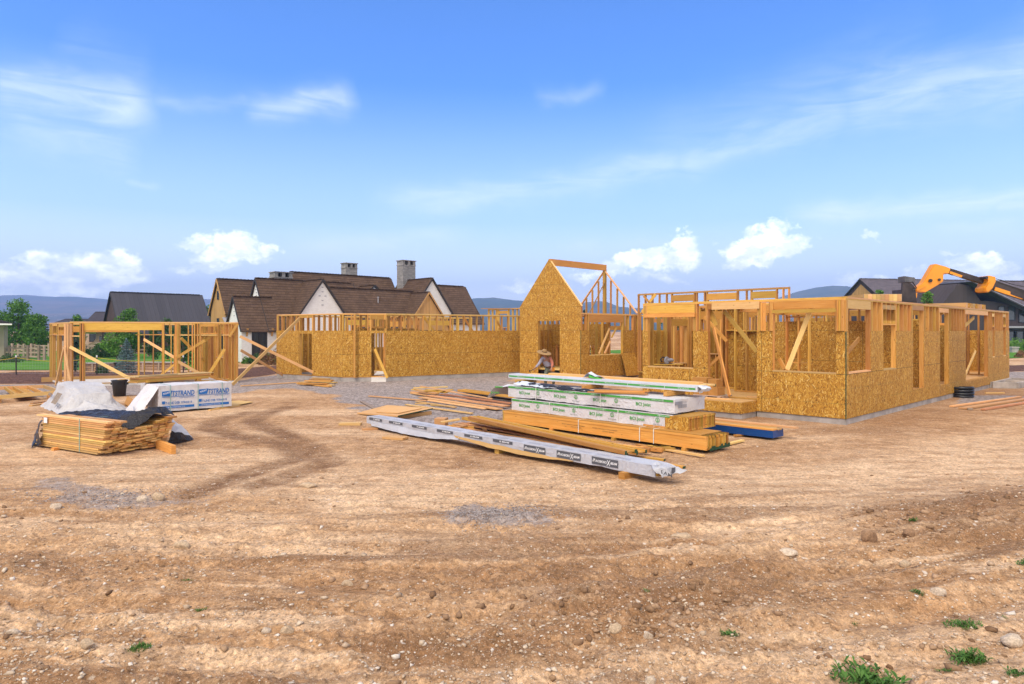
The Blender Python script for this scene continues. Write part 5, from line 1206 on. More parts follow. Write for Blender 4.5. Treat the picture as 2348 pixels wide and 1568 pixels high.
# ------------------------------------------------------------------ fences, retaining wall, wire fence
def rail_fence(name, label, us, d, hgt=1.25, rails=(.35, .72, 1.08)):
    t_ = thing(name, label, 'fence', XY(us[0], d)); ps = [XY(u, d+.3*math.sin(i*2.1)) for i, u in enumerate(us)]
    for p in ps:
        mb = MB(); mb.board(p+UP*-.1, p+UP*hgt*random.uniform(.95, 1.06), .17, .17, up=V((0, 1, 0))); mb.build('post', M['fence_wood'], t_)
    for a, b in zip(ps[:-1], ps[1:]):
        for z in rails:
            mb = MB(); j = lambda: random.uniform(-.04, .04); mb.board(a+UP*(z+j()), b+UP*(z+j()), .06, .13); mb.build('rail', M['fence_wood'], t_)
    fix_parent(t_)
rail_fence('rail_fence', 'weathered split rail fence on the left lawn, nearer run', (-30, 22, 64, 89, 101.7), 57)
rail_fence('rail_fence', 'weathered split rail fence on the left lawn, farther run', (28, 42, 55, 72, 80, 112), 66)
rail_fence('rail_fence', 'split rail fence seen through the garage frame', (196, 222, 248, 262, 300, 340), 66, 1.15)
def retain(name, label, us, d, h_):
    t_ = thing(name, label, 'retaining wall', XY(us[0][0], d)); mb = MB()
    for a, b in zip(us[:-1], us[1:]):
        p, q = XY(*a), XY(*b); mb.box(p+UP*-.1, q-p, V((0, .3, 0)), UP*(h_+.1))
    mb.build('face', M['timberwall'], t_); mb = MB()
    for a, b in zip(us[:-1], us[1:]):
        p, q = XY(*a), XY(*b); mb.box(p+V((0, -.08, h_)), q-p, V((0, .5, 0)), UP*.06)
    mb.build('coping', M['concrete'], t_)
    for a, b in zip(us[:-1], us[1:]):
        p, q = XY(*a), XY(*b); n = max(1, int((q-p).length/1.1))
        for i in range(n): mb = MB(); c = p+(q-p)*(i+.5)/n; mb.box(c+V((-.05, -.07, 0)), V((.1, 0, 0)), V((0, .08, 0)), UP*h_); mb.build('stake', M['fence_wood'], t_)
    fix_parent(t_)
retain('retaining_wall', 'low timber retaining wall with pale coping behind the garage frame', [(190, 42.6), (236, 42.2), (262, 42.8), (265, 43.6), (310, 43.8), (420, 43.4)], 43, .48)
WF = thing('wire_fence', 'thin wire mesh fence on steel posts with a yellow rope along its top', 'fence', XY(37, 39)); wp = [XY(u, 39.2) for u in (-120, 37, 222, 420)]
for p in wp: mb = MB(); mb.board(p+UP*-.1, p+UP*1.05, .05, .05, up=V((0, 1, 0))); mb.build('post', M['metal_dark'], WF); mb = MB(); mb.board(p+UP*1.02, p+UP*1.14, .06, .06, up=V((0, 1, 0))); mb.build('post_cap', M['white_trim'], WF)
mb = MB()
for a, b in zip(wp[:-1], wp[1:]):
    n = 8; mb.tube([a+(b-a)*i/n+UP*(1.0-.22*math.sin(math.pi*i/n)) for i in range(n+1)], .014, 5, False)
mb.build('rope', M['rope'], WF); mb = MB()
for a, b in zip(wp[:-1], wp[1:]):
    for k in range(6): mb.tube([a+UP*(.08+k*.16), b+UP*(.08+k*.16)], .004, 3, False)
    L = (b-a).length
    for k in range(int(L/.16)): c = a+(b-a)*k*.16/L; mb.tube([c+UP*.05, c+UP*.9], .003, 3, False)
mb.build('wire_mesh', M['grey_trim'], WF); fix_parent(WF)
# ------------------------------------------------------------------ trees
def tp(u, d): return XY(u, d)
tree('deciduous_tree', 'tallest green tree at the left edge with two upright sprigs', tp(40, 72), 5.6, 2.0, M['leaf'], 4200, .24, .12, 1, group='trees on the left lawn', clumps=22)
tree('deciduous_tree', 'rounded green tree right of the sprigged one on the left lawn', tp(80, 70), 4.0, 1.65, M['leaf'], 3200, .22, .2, 2, group='trees on the left lawn')
tree('deciduous_tree', 'bushy green tree low at the very left edge', tp(12, 78), 4.2, 1.9, M['leaf_dk'], 2600, .24, .1, 3, group='trees on the left lawn')
tree('deciduous_tree', 'dark green tree filling the gap behind the left lawn trees', tp(58, 88), 4.4, 2.6, M['leaf_dk'], 2600, .28, .1, 4, group='trees on the left lawn', squash=1.3)
conifer('spruce', 'small dark spruce tip right of the left lawn trees', tp(94, 86), 4.3, 1.1, M['needle_dk'], 5, 11, 'trees on the left lawn', per=.8, leaf=.25)
conifer('spruce', 'second dark spruce tip beside the left corner of the garage frame', tp(105, 84), 3.7, 1.0, M['needle_dk'], 6, 11, 'trees on the left lawn', per=.8, leaf=.25)
conifer('blue_spruce', 'small blue spruce with a broad skirt standing before the retaining wall', G(290, 854), 2.05, .72, M['needle_blue'], 7, 15, per=1.25, leaf=.10)
tree('evergreen', 'dark columnar evergreen right behind the left posts of the garage frame', G(173, 852), 3.1, .52, M['needle_dk'], 3400, .10, .03, 8, 'tree', squash=.9, clumps=24)
tree('deciduous_tree', 'light green leafy tree in front of the dark barn, nearer of two', tp(268, 60), 2.9, 1.15, M['leaf_lt'], 3000, .16, .25, 9, group='trees before the barn')
tree('deciduous_tree', 'taller green tree with sparse sprigs above the garage header', tp(301, 62), 4.6, 1.3, M['leaf'], 3000, .18, .2, 10, group='trees before the barn', clumps=18)
tree('deciduous_tree', 'green tree seen between the left garage posts', tp(176, 66), 4.0, 1.1, M['leaf'], 2000, .2, .2, 11, group='trees before the barn')
tree('deciduous_tree', 'slim dark tree seen through the studs of the garage frame', tp(350, 52), 2.7, .7, M['leaf_dk'], 1800, .13, .15, 12)
tree('deciduous_tree', 'dark shrubby tree behind the middle studs of the garage frame', tp(420, 50), 3.2, 1.2, M['leaf_dk'], 2600, .15, .1, 13)
tree('deciduous_tree', 'dark tree behind the right half of the garage frame', tp(385, 58), 3.4, 1.2, M['leaf_dk'], 2200, .17, .15, 14)
tree('deciduous_tree', 'small tree top rising between barn and cottage', tp(475, 88), 5.6, 1.5, M['leaf'], 1200, .28, .3, 15)
tree('poplar', 'narrow poplar tip behind the lumber on the forks', tp(2020, 58), 6.2, .55, M['leaf'], 1700, .17, .1, 16, clumps=20)
tree('poplar', 'slender young tree under the yellow boom before the dark house', tp(2124, 52), 5.6, .75, M['leaf'], 2600, .15, .15, 17, clumps=22)
tree('deciduous_tree', 'green tree seen through the left window of the right-hand house', tp(1548, 46), 3.9, 1.5, M['leaf'], 2600, .18, .1, 18)
conifer('spruce', 'small dark spruce tip under the open rafters of the gabled hall', tp(1339, 70), 4.6, 1.2, M['needle_dk'], 19, 10, per=.7, leaf=.25)
for i, (u, d, w_, h_, m_, l) in enumerate(((590, 52.2, 1.3, .8, 'leaf_dk', 'dark shrub under the french doors'), (566, 52.3, .9, .5, 'leaf', 'low green shrub at the cottage corner'), (616, 51.8, 1.5, .9, 'leaf', 'green shrub right of the french doors'), (604, 50.5, .9, 1.25, 'russet', 'rusty brown grass clump before the french doors'), (628, 50.3, .9, 1.15, 'russet', 'second rusty grass clump beside the wing'),
        (708, 47, 1.5, 1.1, 'leaf_dk', 'dark shrub seen in the narrow doorway of the wing'), (528, 49, 1.0, 1.2, 'leaf', 'green shrub seen through the right garage studs'), (503, 47, .9, .8, 'leaf_lt', 'light shrub behind the garage studs'), (235, 40.8, .75, .5, 'leaf_dk', 'small shrub before the retaining wall near a steel post'), (20, 54, 1.8, .6, 'leaf_dk', 'dark shrub at the foot of the left column'), (206, 64, 2.2, .9, 'leaf_dk', 'dark hedge shrub behind the rail fence, left'), (270, 64, 3, .9, 'leaf_dk', 'dark hedge shrub behind the rail fence, right'), (234, 63, 1.5, 1.5, 'leaf_dk', 'round dark shrub by the fireplace'),
        (2347, 64, 1.6, .6, 'russet', 'rusty grass clump at the far right gravel edge'), (1130, 60, 3.5, .9, 'leaf_dk', 'low dark shrub far behind the wing'))):
    bush('shrub', l, XY(u, d), w_, h_, M[m_], int(500+500*w_*h_), .11 if d < 56 else .15, 40+i)
# ------------------------------------------------------------------ timber stacks
from mathutils import noise as mnoise
def soft_box(mb, o, ex, ey, ez, amp=.008, seed=0, step=.12, skip=(), sag=0.0, fr=5.0):
    o, ex, ey, ez = V(o), V(ex), V(ey), V(ez); sv = V((seed*3.7, seed*1.3, seed))
    def pt(a, b, c):
        p = o+ex*a+ey*b+ez*c; q = p+sv
        d = mnoise.noise_vector(q*fr)*amp+mnoise.noise_vector(q*fr*.35)*amp*.8
        if c < .01: d = d+UP*(mnoise.noise(q*1.7)*sag)
        return p+d
    n = [max(1, min(70, int(e.length/step))) for e in (ex, ey, ez)]
    faces = {'x0': (1, 2, 0, 0), 'x1': (1, 2, 0, 1), 'y0': (0, 2, 1, 0), 'y1': (0, 2, 1, 1), 'z0': (0, 1, 2, 0), 'z1': (0, 1, 2, 1)}
    L = (ex.length, ey.length, ez.length)
    for k, (i, j, f, val) in faces.items():
        if k in skip: continue
        def at(a, b):
            t = [0, 0, 0]; t[i] = a/n[i]; t[j] = b/n[j]; t[f] = val; return pt(*t)
        for a in range(n[i]):
            for b in range(n[j]):
                u0, u1, w0, w1 = L[i]*a/n[i], L[i]*(a+1)/n[i], L[j]*b/n[j], L[j]*(b+1)/n[j]
                mb.poly([at(a, b), at(a+1, b), at(a+1, b+1), at(a, b+1)], [(u0, w0), (u1, w0), (u1, w1), (u0, w1)])
    return mb
def set_smooth(o):
    me = o.data; me.polygons.foreach_set('use_smooth', np.ones(len(me.polygons), dtype=bool)); bm = bmesh.new(); bm.from_mesh(me); bmesh.ops.remove_doubles(bm, verts=bm.verts, dist=1e-4); bmesh.ops.recalc_face_normals(bm, faces=bm.faces)
    for e in bm.edges:
        if len(e.link_faces) == 2 and e.calc_face_angle(0) > .9: e.smooth = False
    bm.to_mesh(me); bm.free()
    return o
def print_joist(o, L, h, root, parent, seed, band=True, start=.35):
    """green printing on the long face; o = left end of the face bottom, x runs to the right-front"""
    x, y = -E2, UP; rng = random.Random(seed); lift = .012
    mb = MB(); s = .02
    while s < L-.1:
        e = min(L-.02, s+rng.uniform(.75, 1.0)); rect(mb, o+x*s+UP*(h-.062), x, y, e-s-.012, .05, 0, lift); s = e
    mb.build('green_band', M['green_ink'], parent)
    mb = MB(); s = .3
    while s < L-.3: text(mb, 'ENGINEERED WOOD PRODUCTS', o+x*s+UP*(h-.044), x, y, .018, .32, lift=lift+.003); s += .9
    mb.build('band_lettering', M['white_ink'], parent)
    mb = MB(); mk = MB(); s = start; k = rng.randint(0, 1)
    while s < L-.45:
        if k % 2 == 0: mb = MB(); text(mb, 'BCI Joist', o+x*s+UP*(h*.36), x, y, .105, .42, lift=lift, bold=True); mb.build('lettering', M['green_ink'], parent)
        else:
            mb = MB(); c = o+x*(s+.1)+UP*(h*.55); n = x.cross(y).normalized()
            R = [(math.cos(i*math.pi/9), math.sin(i*math.pi/9)) for i in range(18)]
            for i in range(18):
                a, b = R[i], R[(i+1) % 18]; mb.poly([c+(x*a[0]+y*a[1])*.055+n*lift, c+(x*b[0]+y*b[1])*.055+n*lift, c+(x*b[0]+y*b[1])*.043+n*lift, c+(x*a[0]+y*a[1])*.043+n*lift])
            text(mb, '2', c-x*.022-y*.032, x, y, .085, None, lift=lift); mb.build('emblem', M['green_ink'], parent); text(mk, 'Boise Cascade', o+x*(s-.02)+UP*(h*.17), x, y, .042, .24, lift=lift, bold=False)
        s += rng.uniform(.60, .68); k += 1
    mk.build('maker_lettering', M['dkgreen_ink'], parent)
def straps(root, o, ex, ey, ez, ts, mat='strapw', w=.018):
    for t_ in ts:
        mb = MB(); p = V(o)+V(ex)*t_; dx = V(ex).normalized()*w; e = .014
        yn, zn = V(ey).normalized()*e, V(ez).normalized()*e
        mb.box(p-yn-zn, dx, yn*.4, V(ez)+zn*2); mb.box(p-yn+V(ez)+zn*.6, dx, V(ey)+yn*2, zn*.4)
        mb.build('strap', M[mat], root)
# bottom: long joists standing on edge, green painted ends
Q = V((4.1, 14.1, .07)); LW, LL = .85, 6.3
LV = thing('joist_stack', 'bare golden engineered joists on edge with green ends, lowest layer of the wrapped stack', 'timber stack', Q)
for i in range(11):
    mb = MB(); w_ = LW/11; o = Q+E1*(i*w_); r = random.uniform(-.05, .05); l_ = LL+random.uniform(-.1, .1)
    mb.box(o+E2*r+E1*.012, E2*l_, E1*(w_-.026), UP*.30); mb.box(o+E2*r+UP*.245, E2*l_, E1*(w_-.003), UP*.055); mb.box(o+E2*r, E2*l_, E1*(w_-.003), UP*(.05 if i else .05))
    mb.build('joist', M['beam'], LV)
for i in range(11):
    mb = MB(); w_ = LW/11; mb.box(Q+E1*(i*w_+.002)-E2*.062, E2*.006, E1*(w_-.006), UP*random.uniform(.05, .11)); mb.build('end_paint', M['greenend'], LV)
mb = MB(); mb.box(Q+E2*.15+UP*.303, E2*(LL-.2), E1*LW, UP*.012); mb.build('top_sheet', M['beam'], LV)
mb = MB()
for s in (1.9, 2.9):
    text(mb, 'BOISE CASCADE 2x ENGINEERED', Q+E2*(s+1.2)+UP*.15-E1*.004+E1*.012, -E2, UP, .03, .75, lift=.004, bold=False); text(mb, 'WOOD BEAMS', Q+E2*(s+.9)+UP*.10+E1*.008, -E2, UP, .03, .35, lift=.004, bold=False)
mb.build('stamp_lettering', M['metal_dark'], LV)
straps(LV, Q+E1*.0, E2*LL, E1*LW, UP*.305, (.21, .27, .56), 'strapw'); fix_parent(LV)
for s in (.5, 2.4, 4.4, 5.9):
    mb = MB(); mb.box(Q+E2*s-UP*.085-E1*.06, E1*1.05, E2*.09, UP*.083); o = mb.build('bearer', M['stud']); o['label'] = 'short timber bearer under the bare golden joists'; o['category'] = 'wood block'; o['group'] = 'bearers under the joists'
# lower wrapped bundle with its end open
B1 = V((3.87, 14.7, .39)); L1, W1_, H1 = 5.6, 1.14, .31
BD = thing('joist_bundle', 'lower of two green printed white joist bundles, near end torn open', 'timber bundle', B1)
mb = MB(); soft_box(mb, B1+E2*.40, E2*(L1-.40), E1*W1_, UP*H1, .010, 3, .10, ('x0',), .02); set_smooth(mb.build('wrap', M['wrap'], BD)); wr = BD.children[-1]
print_joist(B1+E2*L1-E1*.0, L1-.45, H1, BD, wr, 4, start=.3)
nj = 19
for i in range(nj):
    w_ = W1_/nj; mb = MB(); o = B1+E1*(i*w_+.002)+E2*random.uniform(-.012, .012); mb.box(o+E1*(w_*.36), E2*1.2, E1*w_*.2, UP*(H1-.012)); mb.box(o+UP*(H1-.052), E2*1.2, E1*w_*.86, UP*.04); mb.box(o, E2*1.2, E1*w_*.86, UP*.04); mb.build('joist', M['beam'], BD)
mb = MB(); mb.box(B1+E2*.005, E2*.6, -E1*.010, UP*(H1-.015)); mb.build('web_panel', M['osb_plain'], BD)
mb = MB(); mb.box(B1+E2*.01+UP*(H1-.01), E2*.7, E1*W1_, UP*.006); mb.build('top_panel', M['beam'], BD)
straps(BD, B1-E1*.004, E2*L1, E1*W1_, UP*H1, (.34, .74)); fix_parent(BD)
for s in (.6, 4.1):
    mb = MB(); mb.box(B1+E2*s-UP*.072-E1*.08, E1*1.2, E2*.09, UP*.07); o = mb.build('bearer', M['stud']); o['label'] = 'timber bearer between the bare joists and the lower wrapped bundle'; o['category'] = 'wood block'; o['group'] = 'bearers between bundles'
# middle wrapped bundle
B2 = V((3.63, 15.0, .735)); L2_, W2_, H2 = 5.4, 1.28, .31
BM_ = thing('joist_bundle', 'upper of two green printed white joist bundles, fully wrapped', 'timber bundle', B2)
mb = MB(); soft_box(mb, B2, E2*L2_, E1*W2_, UP*H2, .013, 8, .10, (), .03); wr = set_smooth(mb.build('wrap', M['wrap'], BM_)); print_joist(B2+E2*L2_, L2_, H2, BM_, wr, 9, start=.45)
mb = MB(); mb.box(B2+UP*.19-E2*.012, E1*.30, -E2*.004, UP*.07)
text(mb, 'BC 11 7/8 60s', B2+E1*.12+UP*.22-E2*.02, E1, UP, .05, .35, bold=False)
for i in range(16): mb.box(B2+E1*(.12+i*.022)+UP*.11-E2*.016, E1*random.uniform(.004, .014), -E2*.004, UP*.08)
mb.build('label_print', M['grey_ink'], BM_)
# trailing flap of wrap at the far end
def cloth(mb, rows, amp=.03, seed=0, nu=10, nv=14, fr=3.0):
    """rows: list of polylines (same length) -> smooth interpolated sheet with crumple noise"""
    R = [[V(p) for p in r] for r in rows]; m, n = len(R), len(R[0])
    def ev(a, b):
        i = min(int(a*(m-1)), m-2); fa = a*(m-1)-i; j = min(int(b*(n-1)), n-2); fb = b*(n-1)-j
        sm = lambda t: t*t*(3-2*t)*.5+t*.5
        fa, fb = sm(fa), sm(fb); return (R[i][j]*(1-fa)+R[i+1][j]*fa)*(1-fb)+(R[i][j+1]*(1-fa)+R[i+1][j+1]*fa)*fb
    g = []
    for a in range(nu*(m-1)+1):
        row = []
        for b in range(nv*(n-1)+1):
            p = ev(a/(nu*(m-1)), b/(nv*(n-1))); q = p+V((seed*7.1, seed, 0)); d = mnoise.noise_vector(q*fr)*amp+mnoise.noise_vector(q*fr*2.7)*amp*.5+mnoise.noise_vector(q*fr*6)*amp*.2; row.append(p+d)
        g.append(row)
    for a in range(len(g)-1):
        for b in range(len(g[0])-1): mb.poly([g[a][b], g[a+1][b], g[a+1][b+1], g[a][b+1]])
    return mb
e_ = B2+E2*L2_
mb = MB(); cloth(mb, [[e_+UP*.30-E1*.02, e_+UP*.33+E1*.6, e_+UP*.31+E1*1.2], [e_+E2*.32+UP*.25-E1*.25, e_+E2*.35+UP*.30+E1*.35, e_+E2*.3+UP*.2+E1*1.1], [e_+E2*.45-UP*.05-E1*.38, e_+E2*.55+UP*.02+E1*.2, e_+E2*.5-UP*.05+E1*1.0]], .03, 2, 8, 8); set_smooth(mb.build('wrap_flap', M['wrap'], BM_))
mb = MB(); text(mb, 'Joist', e_+E2*.36-E1*.32+UP*.09, (-E2*.8+E1*.6).normalized(), UP, .09, .24, lift=.03); rect(mb, e_+E2*.30-E1*.22+UP*.25, (-E2*.8+E1*.6).normalized(), UP, .22, .035, 0, .03); mb.build('lettering', M['green_ink'], BM_)
straps(BM_, B2-E1*.004, E2*L2_, E1*W2_, UP*H2, (.385, .795)); fix_parent(BM_)
# crumpled sheeting and slats between
mb = MB(); g_ = B2+UP*(H2+.02)+E1*.32
cloth(mb, [[g_+E2*5.1, g_+E2*3.6, g_+E2*2.0], [g_+E2*5.1-E1*.14+UP*.10, g_+E2*3.5-E1*.22+UP*.07, g_+E2*2.0-E1*.2+UP*.02], [g_+E2*5.0-E1*.3+UP*.02, g_+E2*3.4-E1*.32+UP*.01, g_+E2*2.1-E1*.3]], .045, 5, 8, 26, 4); o = set_smooth(mb.build('crumpled_sheeting', M['wrap_black'])); o['label'] = 'crumpled dark sheeting squeezed between the wrapped bundles'; o['category'] = 'plastic sheet'
mb = MB(); cloth(mb, [[g_+E2*5.2-E1*.1+UP*.12, g_+E2*4.6-E1*.1+UP*.1, g_+E2*3.9-E1*.15+UP*.06], [g_+E2*5.2-E1*.33+UP*.03, g_+E2*4.6-E1*.34+UP*.03, g_+E2*3.8-E1*.36+UP*.01]], .03, 6, 8, 18, 4); o = set_smooth(mb.build('crumpled_sheeting', M['wrap_gloss'])); o['label'] = 'crumpled silvery white sheeting at the far end between the bundles'; o['category'] = 'plastic sheet'
for i, (a, b, c_) in enumerate(((1.0, 2.35, -.14), (1.15, 2.2, -.05), (1.1, 2.3, .05))):
    mb = MB(); p = B2+UP*(H2+.035+.02*i); mb.board(p+E2*b+E1*(c_-.05), p+E2*a+E1*(c_+.55), .09, .028); o = mb.build('wood_slat', M['stud']); o['label'] = 'thin wood slat poking out under the topmost glossy bundle'; o['category'] = 'slat'; o['group'] = 'slats under the topmost bundle'
# topmost glossy bundle
B3 = V((4.17, 15.5, 1.18))-E2*.12; L3, W3, H3 = 6.3, .42, .125
BT = thing('trim_bundle', 'long thin glossy white bundle with a green stripe on top of the stack', 'timber bundle', B3)
mb = MB(); soft_box(mb, B3, E2*L3, E1*W3, UP*H3, .004, 12, .12); wr = set_smooth(mb.build('wrap', M['wrap_gloss'], BT)); s = .03; mb = MB(); mt = MB()
while s < L3-.1:
    e = min(L3-.03, s+1.08); rect(mb, B3+E2*(L3-s)+UP*.045, -E2, UP, e-s-.02, .042, 0, .007); text(mt, 'VERSA-LAM LVL 2.0', B3+E2*(L3-s-.35)+UP*.058, -E2, UP, .020, .30, lift=.010); s = e
mb.build('green_band', M['green_ink'], wr); mt.build('band_lettering', M['white_ink'], wr)
mb = MB(); cloth(mb, [[B3+UP*.13, B3+UP*.13+E1*.2, B3+UP*.13+E1*W3], [B3-E2*.10+UP*.07-E1*.01, B3-E2*.14+UP*.08+E1*.2, B3-E2*.12+UP*.08+E1*W3], [B3-E2*.05-UP*.01, B3-E2*.09-UP*.01+E1*.2, B3-E2*.06+E1*W3]], .035, 11, 7, 6, 9); set_smooth(mb.build('wrap_end', M['wrap_gloss'], BT)); fix_parent(BT)
B4 = B3+E1*(W3+.02)
for i, (c_, l0, l1, m_) in enumerate(((0, .15, 5.9, 'pale'), (.23, .05, 3.4, 'pale'), (.12, .3, 5.2, 'ply'))):
    mb = MB(); z = H3-.03 if i < 2 else H3+.012; mb.box(B4+E1*c_+E2*l0+UP*z, E2*(l1-l0), E1*.22, UP*.038); o = mb.build('plank', M[m_]); o['label'] = 'pale plank lying along the back of the topmost glossy bundle'; o['category'] = 'plank'; o['group'] = 'planks on the topmost bundle'
for s in (.5, 3.0, 5.5):
    mb = MB(); mb.box(B2+UP*(H2+.012)+E2*s+E1*.45, E1*.8, E2*.09, UP*.10); o = mb.build('bearer', M['stud']); o['label'] = 'bearer under the topmost glossy bundle'; o['category'] = 'wood block'; o['group'] = 'bearers under the topmost bundle'
    mb = MB(); mb.box(B4+E2*s+UP*-.04, E1*.45, E2*.09, UP*.13) if False else None
mb = MB(); h0 = P(1336, 866, 18.2); cloth(mb, [[h0, h0+E1*.12+UP*.02, h0+E1*.34], [h0-E2*.16+UP*.14, h0-E2*.18+UP*.17+E1*.12, h0-E2*.2+UP*.05+E1*.34], [h0-E2*.42+UP*.05, h0-E2*.46+UP*.06+E1*.12, h0-E2*.6-UP*.02+E1*.34]], .02, 14, 8, 6, 6); o = set_smooth(mb.build('wrap_scrap', M['wrap_gloss'])); o['label'] = 'bunched scrap of white and green wrap lying on the topmost glossy bundle'; o['category'] = 'plastic wrap'
mb = MB(); cloth(mb, [[h0-E2*.2+UP*.10+E1*.05, h0-E2*.62+UP*.0+E1*.05], [h0-E2*.22+UP*.03-E1*.03, h0-E2*.55-UP*.02-E1*.03]], .006, 15, 6, 10, 6); mb.build('print', M['green_ink'], o)
# ------------------------------------------------------------------ loose timber
def c6(x, y): return (744.9+.46367*x, 830.9+.46367*y)
def s2(x, y): return (802.2+.17083*x, 870.96+.17083*y)
def r4(x, y): return (2005.5+.14544*x, 859.5+.14544*y)
def lay(a, b, z0, z1, w_, h_, mat, label, group=None, name='board', cat='board', up=UP, tip=None, twist=0.0):
    p, q = G(a[0], a[1], z0+h_/2), G(b[0], b[1], z1+h_/2); d = (q-p).normalized(); side = d.cross(UP).normalized(); u2 = (UP*math.cos(twist)+side*math.sin(twist))
    mb = MB(); mb.board(p, q, w_, h_, u2); o = mb.build(name, M[mat]); o['label'] = label; o['category'] = cat
    if group: o['group'] = group
    if tip:
        mb = MB(); mb.board(q-d*.002, q+d*.005, w_*.99, h_*.99, u2); mb.build('end_paint', M['greenend'], o)
    return o
def ijoist(a, b, z0, z1, label, group, wd=.32, fl=.072, th=.05, tip=True, mat='beam'):
    """I-joist lying on its side"""
    p, q = G(a[0], a[1], z0), G(b[0], b[1], z1); d = (q-p).normalized(); s = d.cross(UP).normalized(); s = s if s.y > 0 else -s; n = s.cross(d); n = n if n.z > 0 else -n
    r = thing('i_joist', label, 'joist', p, group); x = q-p
    mb = MB(); mb.box(p, x, s*th, n*fl); mb.build('flange', M[mat], r); mb = MB(); mb.box(p+s*(wd-th), x, s*th, n*fl); mb.build('flange', M[mat], r)
    mb = MB(); mb.box(p+s*th+n*(fl*.35), x, s*(wd-2*th), n*(fl*.3)); mb.build('web', M['osb_plain' if random.random() < .3 else mat], r)
    if tip:
        mb = MB(); mb.box(q+d*.001, d*.006, s*th, n*fl); mb.build('end_paint', M['greenend'], r); mb = MB(); mb.box(q+s*(wd-th)+d*.001, d*.006, s*th, n*fl); mb.build('end_paint', M['greenend'], r)
    fix_parent(r); return r
# front pile of joists on their sides
for k in range(4):
    dx = (-14, 4, -8, 0)[k]; ijoist((1072+dx, 962), (1432+(0, 26, 3, 0)[k], 1043), .20+.088*k, .09+.078*k, ('lowest', 'second', 'third', 'topmost')[k]+' I-joist of the slanting pile in front of the wrapped stack', 'I-joists piled before the wrapped stack')
lay(c6(712, 300), c6(1240, 385), .05, .05, .14, .04, 'stud', 'narrow golden board under the left end of the slanting I-joists')
for i, (a, b, z, w_, m_, l) in enumerate(((c6(640, 318), c6(1335, 437), .05, .14, 'fir', 'front pinkish plank beside the printed beam'), (c6(700, 300), c6(1385, 432), .05, .14, 'fir', 'second pinkish plank behind the printed beam, green tipped'), (c6(670, 300), c6(1370, 424), .09, .18, 'fir', 'upper pinkish plank of the pile behind the printed beam'), (c6(760, 292), c6(1300, 388), .05, .14, 'stud', 'golden plank between pinkish planks and I-joists'))):
    lay(a, b, z, z, w_, .038, m_, l, 'planks behind the printed beam', 'plank', 'plank', tip=True)
for i, (a, b, z, w_, m_, l) in enumerate(((c6(1370, 445), c6(1678, 482), .05, .09, 'stud', 'golden board with a green tip ending right of the I-joists'), (c6(1470, 468), c6(1775, 518), .02, .1, 'stud', 'longest low board pointing right past the printed beam'), (c6(1555, 408), c6(1875, 462), .03, .06, 'pale', 'thin pale board lying right of the I-joist ends'), (c6(1980, 405), c6(2066, 385), .03, .09, 'pale', 'short pale offcut right of the green joist ends'), (c6(2025, 362), c6(2062, 358), .02, .09, 'stud', 'small offcut under the blue wrapped bundle'))):
    lay(a, b, z, z, w_, .04, m_, l, 'scattered boards by the stack', tip=i < 2)
for i, (x, y, z, yaw) in enumerate(((1530, 432, .02, .1), (1560, 440, .06, .3), (1590, 430, .02, -.2), (1625, 438, .02, .2), (1660, 432, .02, .4), (1685, 436, .02, .1))):
    u, v = c6(x, y); p = G(u, v, z); d = (-E2).normalized(); d = V((d.x*math.cos(yaw)-d.y*math.sin(yaw), d.x*math.sin(yaw)+d.y*math.cos(yaw), 0)); mb = MB(); mb.board(p-d*.3+UP*.04, p+d*.2+UP*.04, .1, .08); o = mb.build('timber_block', M['stud']); o['label'] = 'short timber block in the clutter at the right end of the I-joists'; o['category'] = 'wood block'; o['group'] = 'blocks at the end of the I-joists'
for i, (x, y, L_, w_, h_, yaw, z, l) in enumerate(((575, 318, .30, .30, .22, .5, 0, 'upright square offcut at the left end of the planks'), (640, 325, .42, .14, .04, .3, .08, 'tilted offcut among the left ends of the planks'), (668, 318, .5, .14, .04, -.2, .14, 'upper offcut among the left ends of the planks'), (705, 335, .35, .1, .08, .6, .03, 'stubby block before the left ends of the planks'), (620, 300, .5, .2, .03, 1.0, .16, 'flat leaning offcut on the left end clutter'), (790, 342, .6, .09, .04, -.75, .1, 'greenish treated offcut lying across the pinkish planks'))):
    u, v = c6(x, y); p = G(u, v, z); d = V((math.cos(yaw-.7), math.sin(yaw-.7), 0)); mb = MB(); mb.board(p-d*L_/2+UP*(h_/2+.02), p+d*L_/2+UP*(h_/2+.02+(.06 if i in (1, 4) else 0)), w_, h_); o = mb.build('offcut', M['stud' if i % 2 else 'ply']); o['label'] = l; o['category'] = 'offcut'
# blue wrapped bundle
BB = G(*c6(2215, 375), .06); BLU = thing('blue_bundle', 'low blue wrapped bundle with bare boards on top, right of the stack', 'timber bundle', BB)
mb = MB(); soft_box(mb, BB, E2*3.6, E1*.55, UP*.17, .006, 22, .12); set_smooth(mb.build('wrap', M['wrap_blue'], BLU)); fix_parent(BLU)
for i, (c_, l0, l1, z) in enumerate(((.0, .0, 3.6, .175), (.19, -.05, 3.5, .175), (.37, .1, 3.6, .175), (.42, -.35, 3.3, .215))):
    mb = MB(); mb.box(BB+E1*c_+E2*l0+UP*z, E2*(l1-l0), E1*.17, UP*.036); o = mb.build('board', M['pale' if i % 2 else 'stud']); o['label'] = 'bare board lying on the blue wrapped bundle'; o['category'] = 'board'; o['group'] = 'boards on the blue bundle'
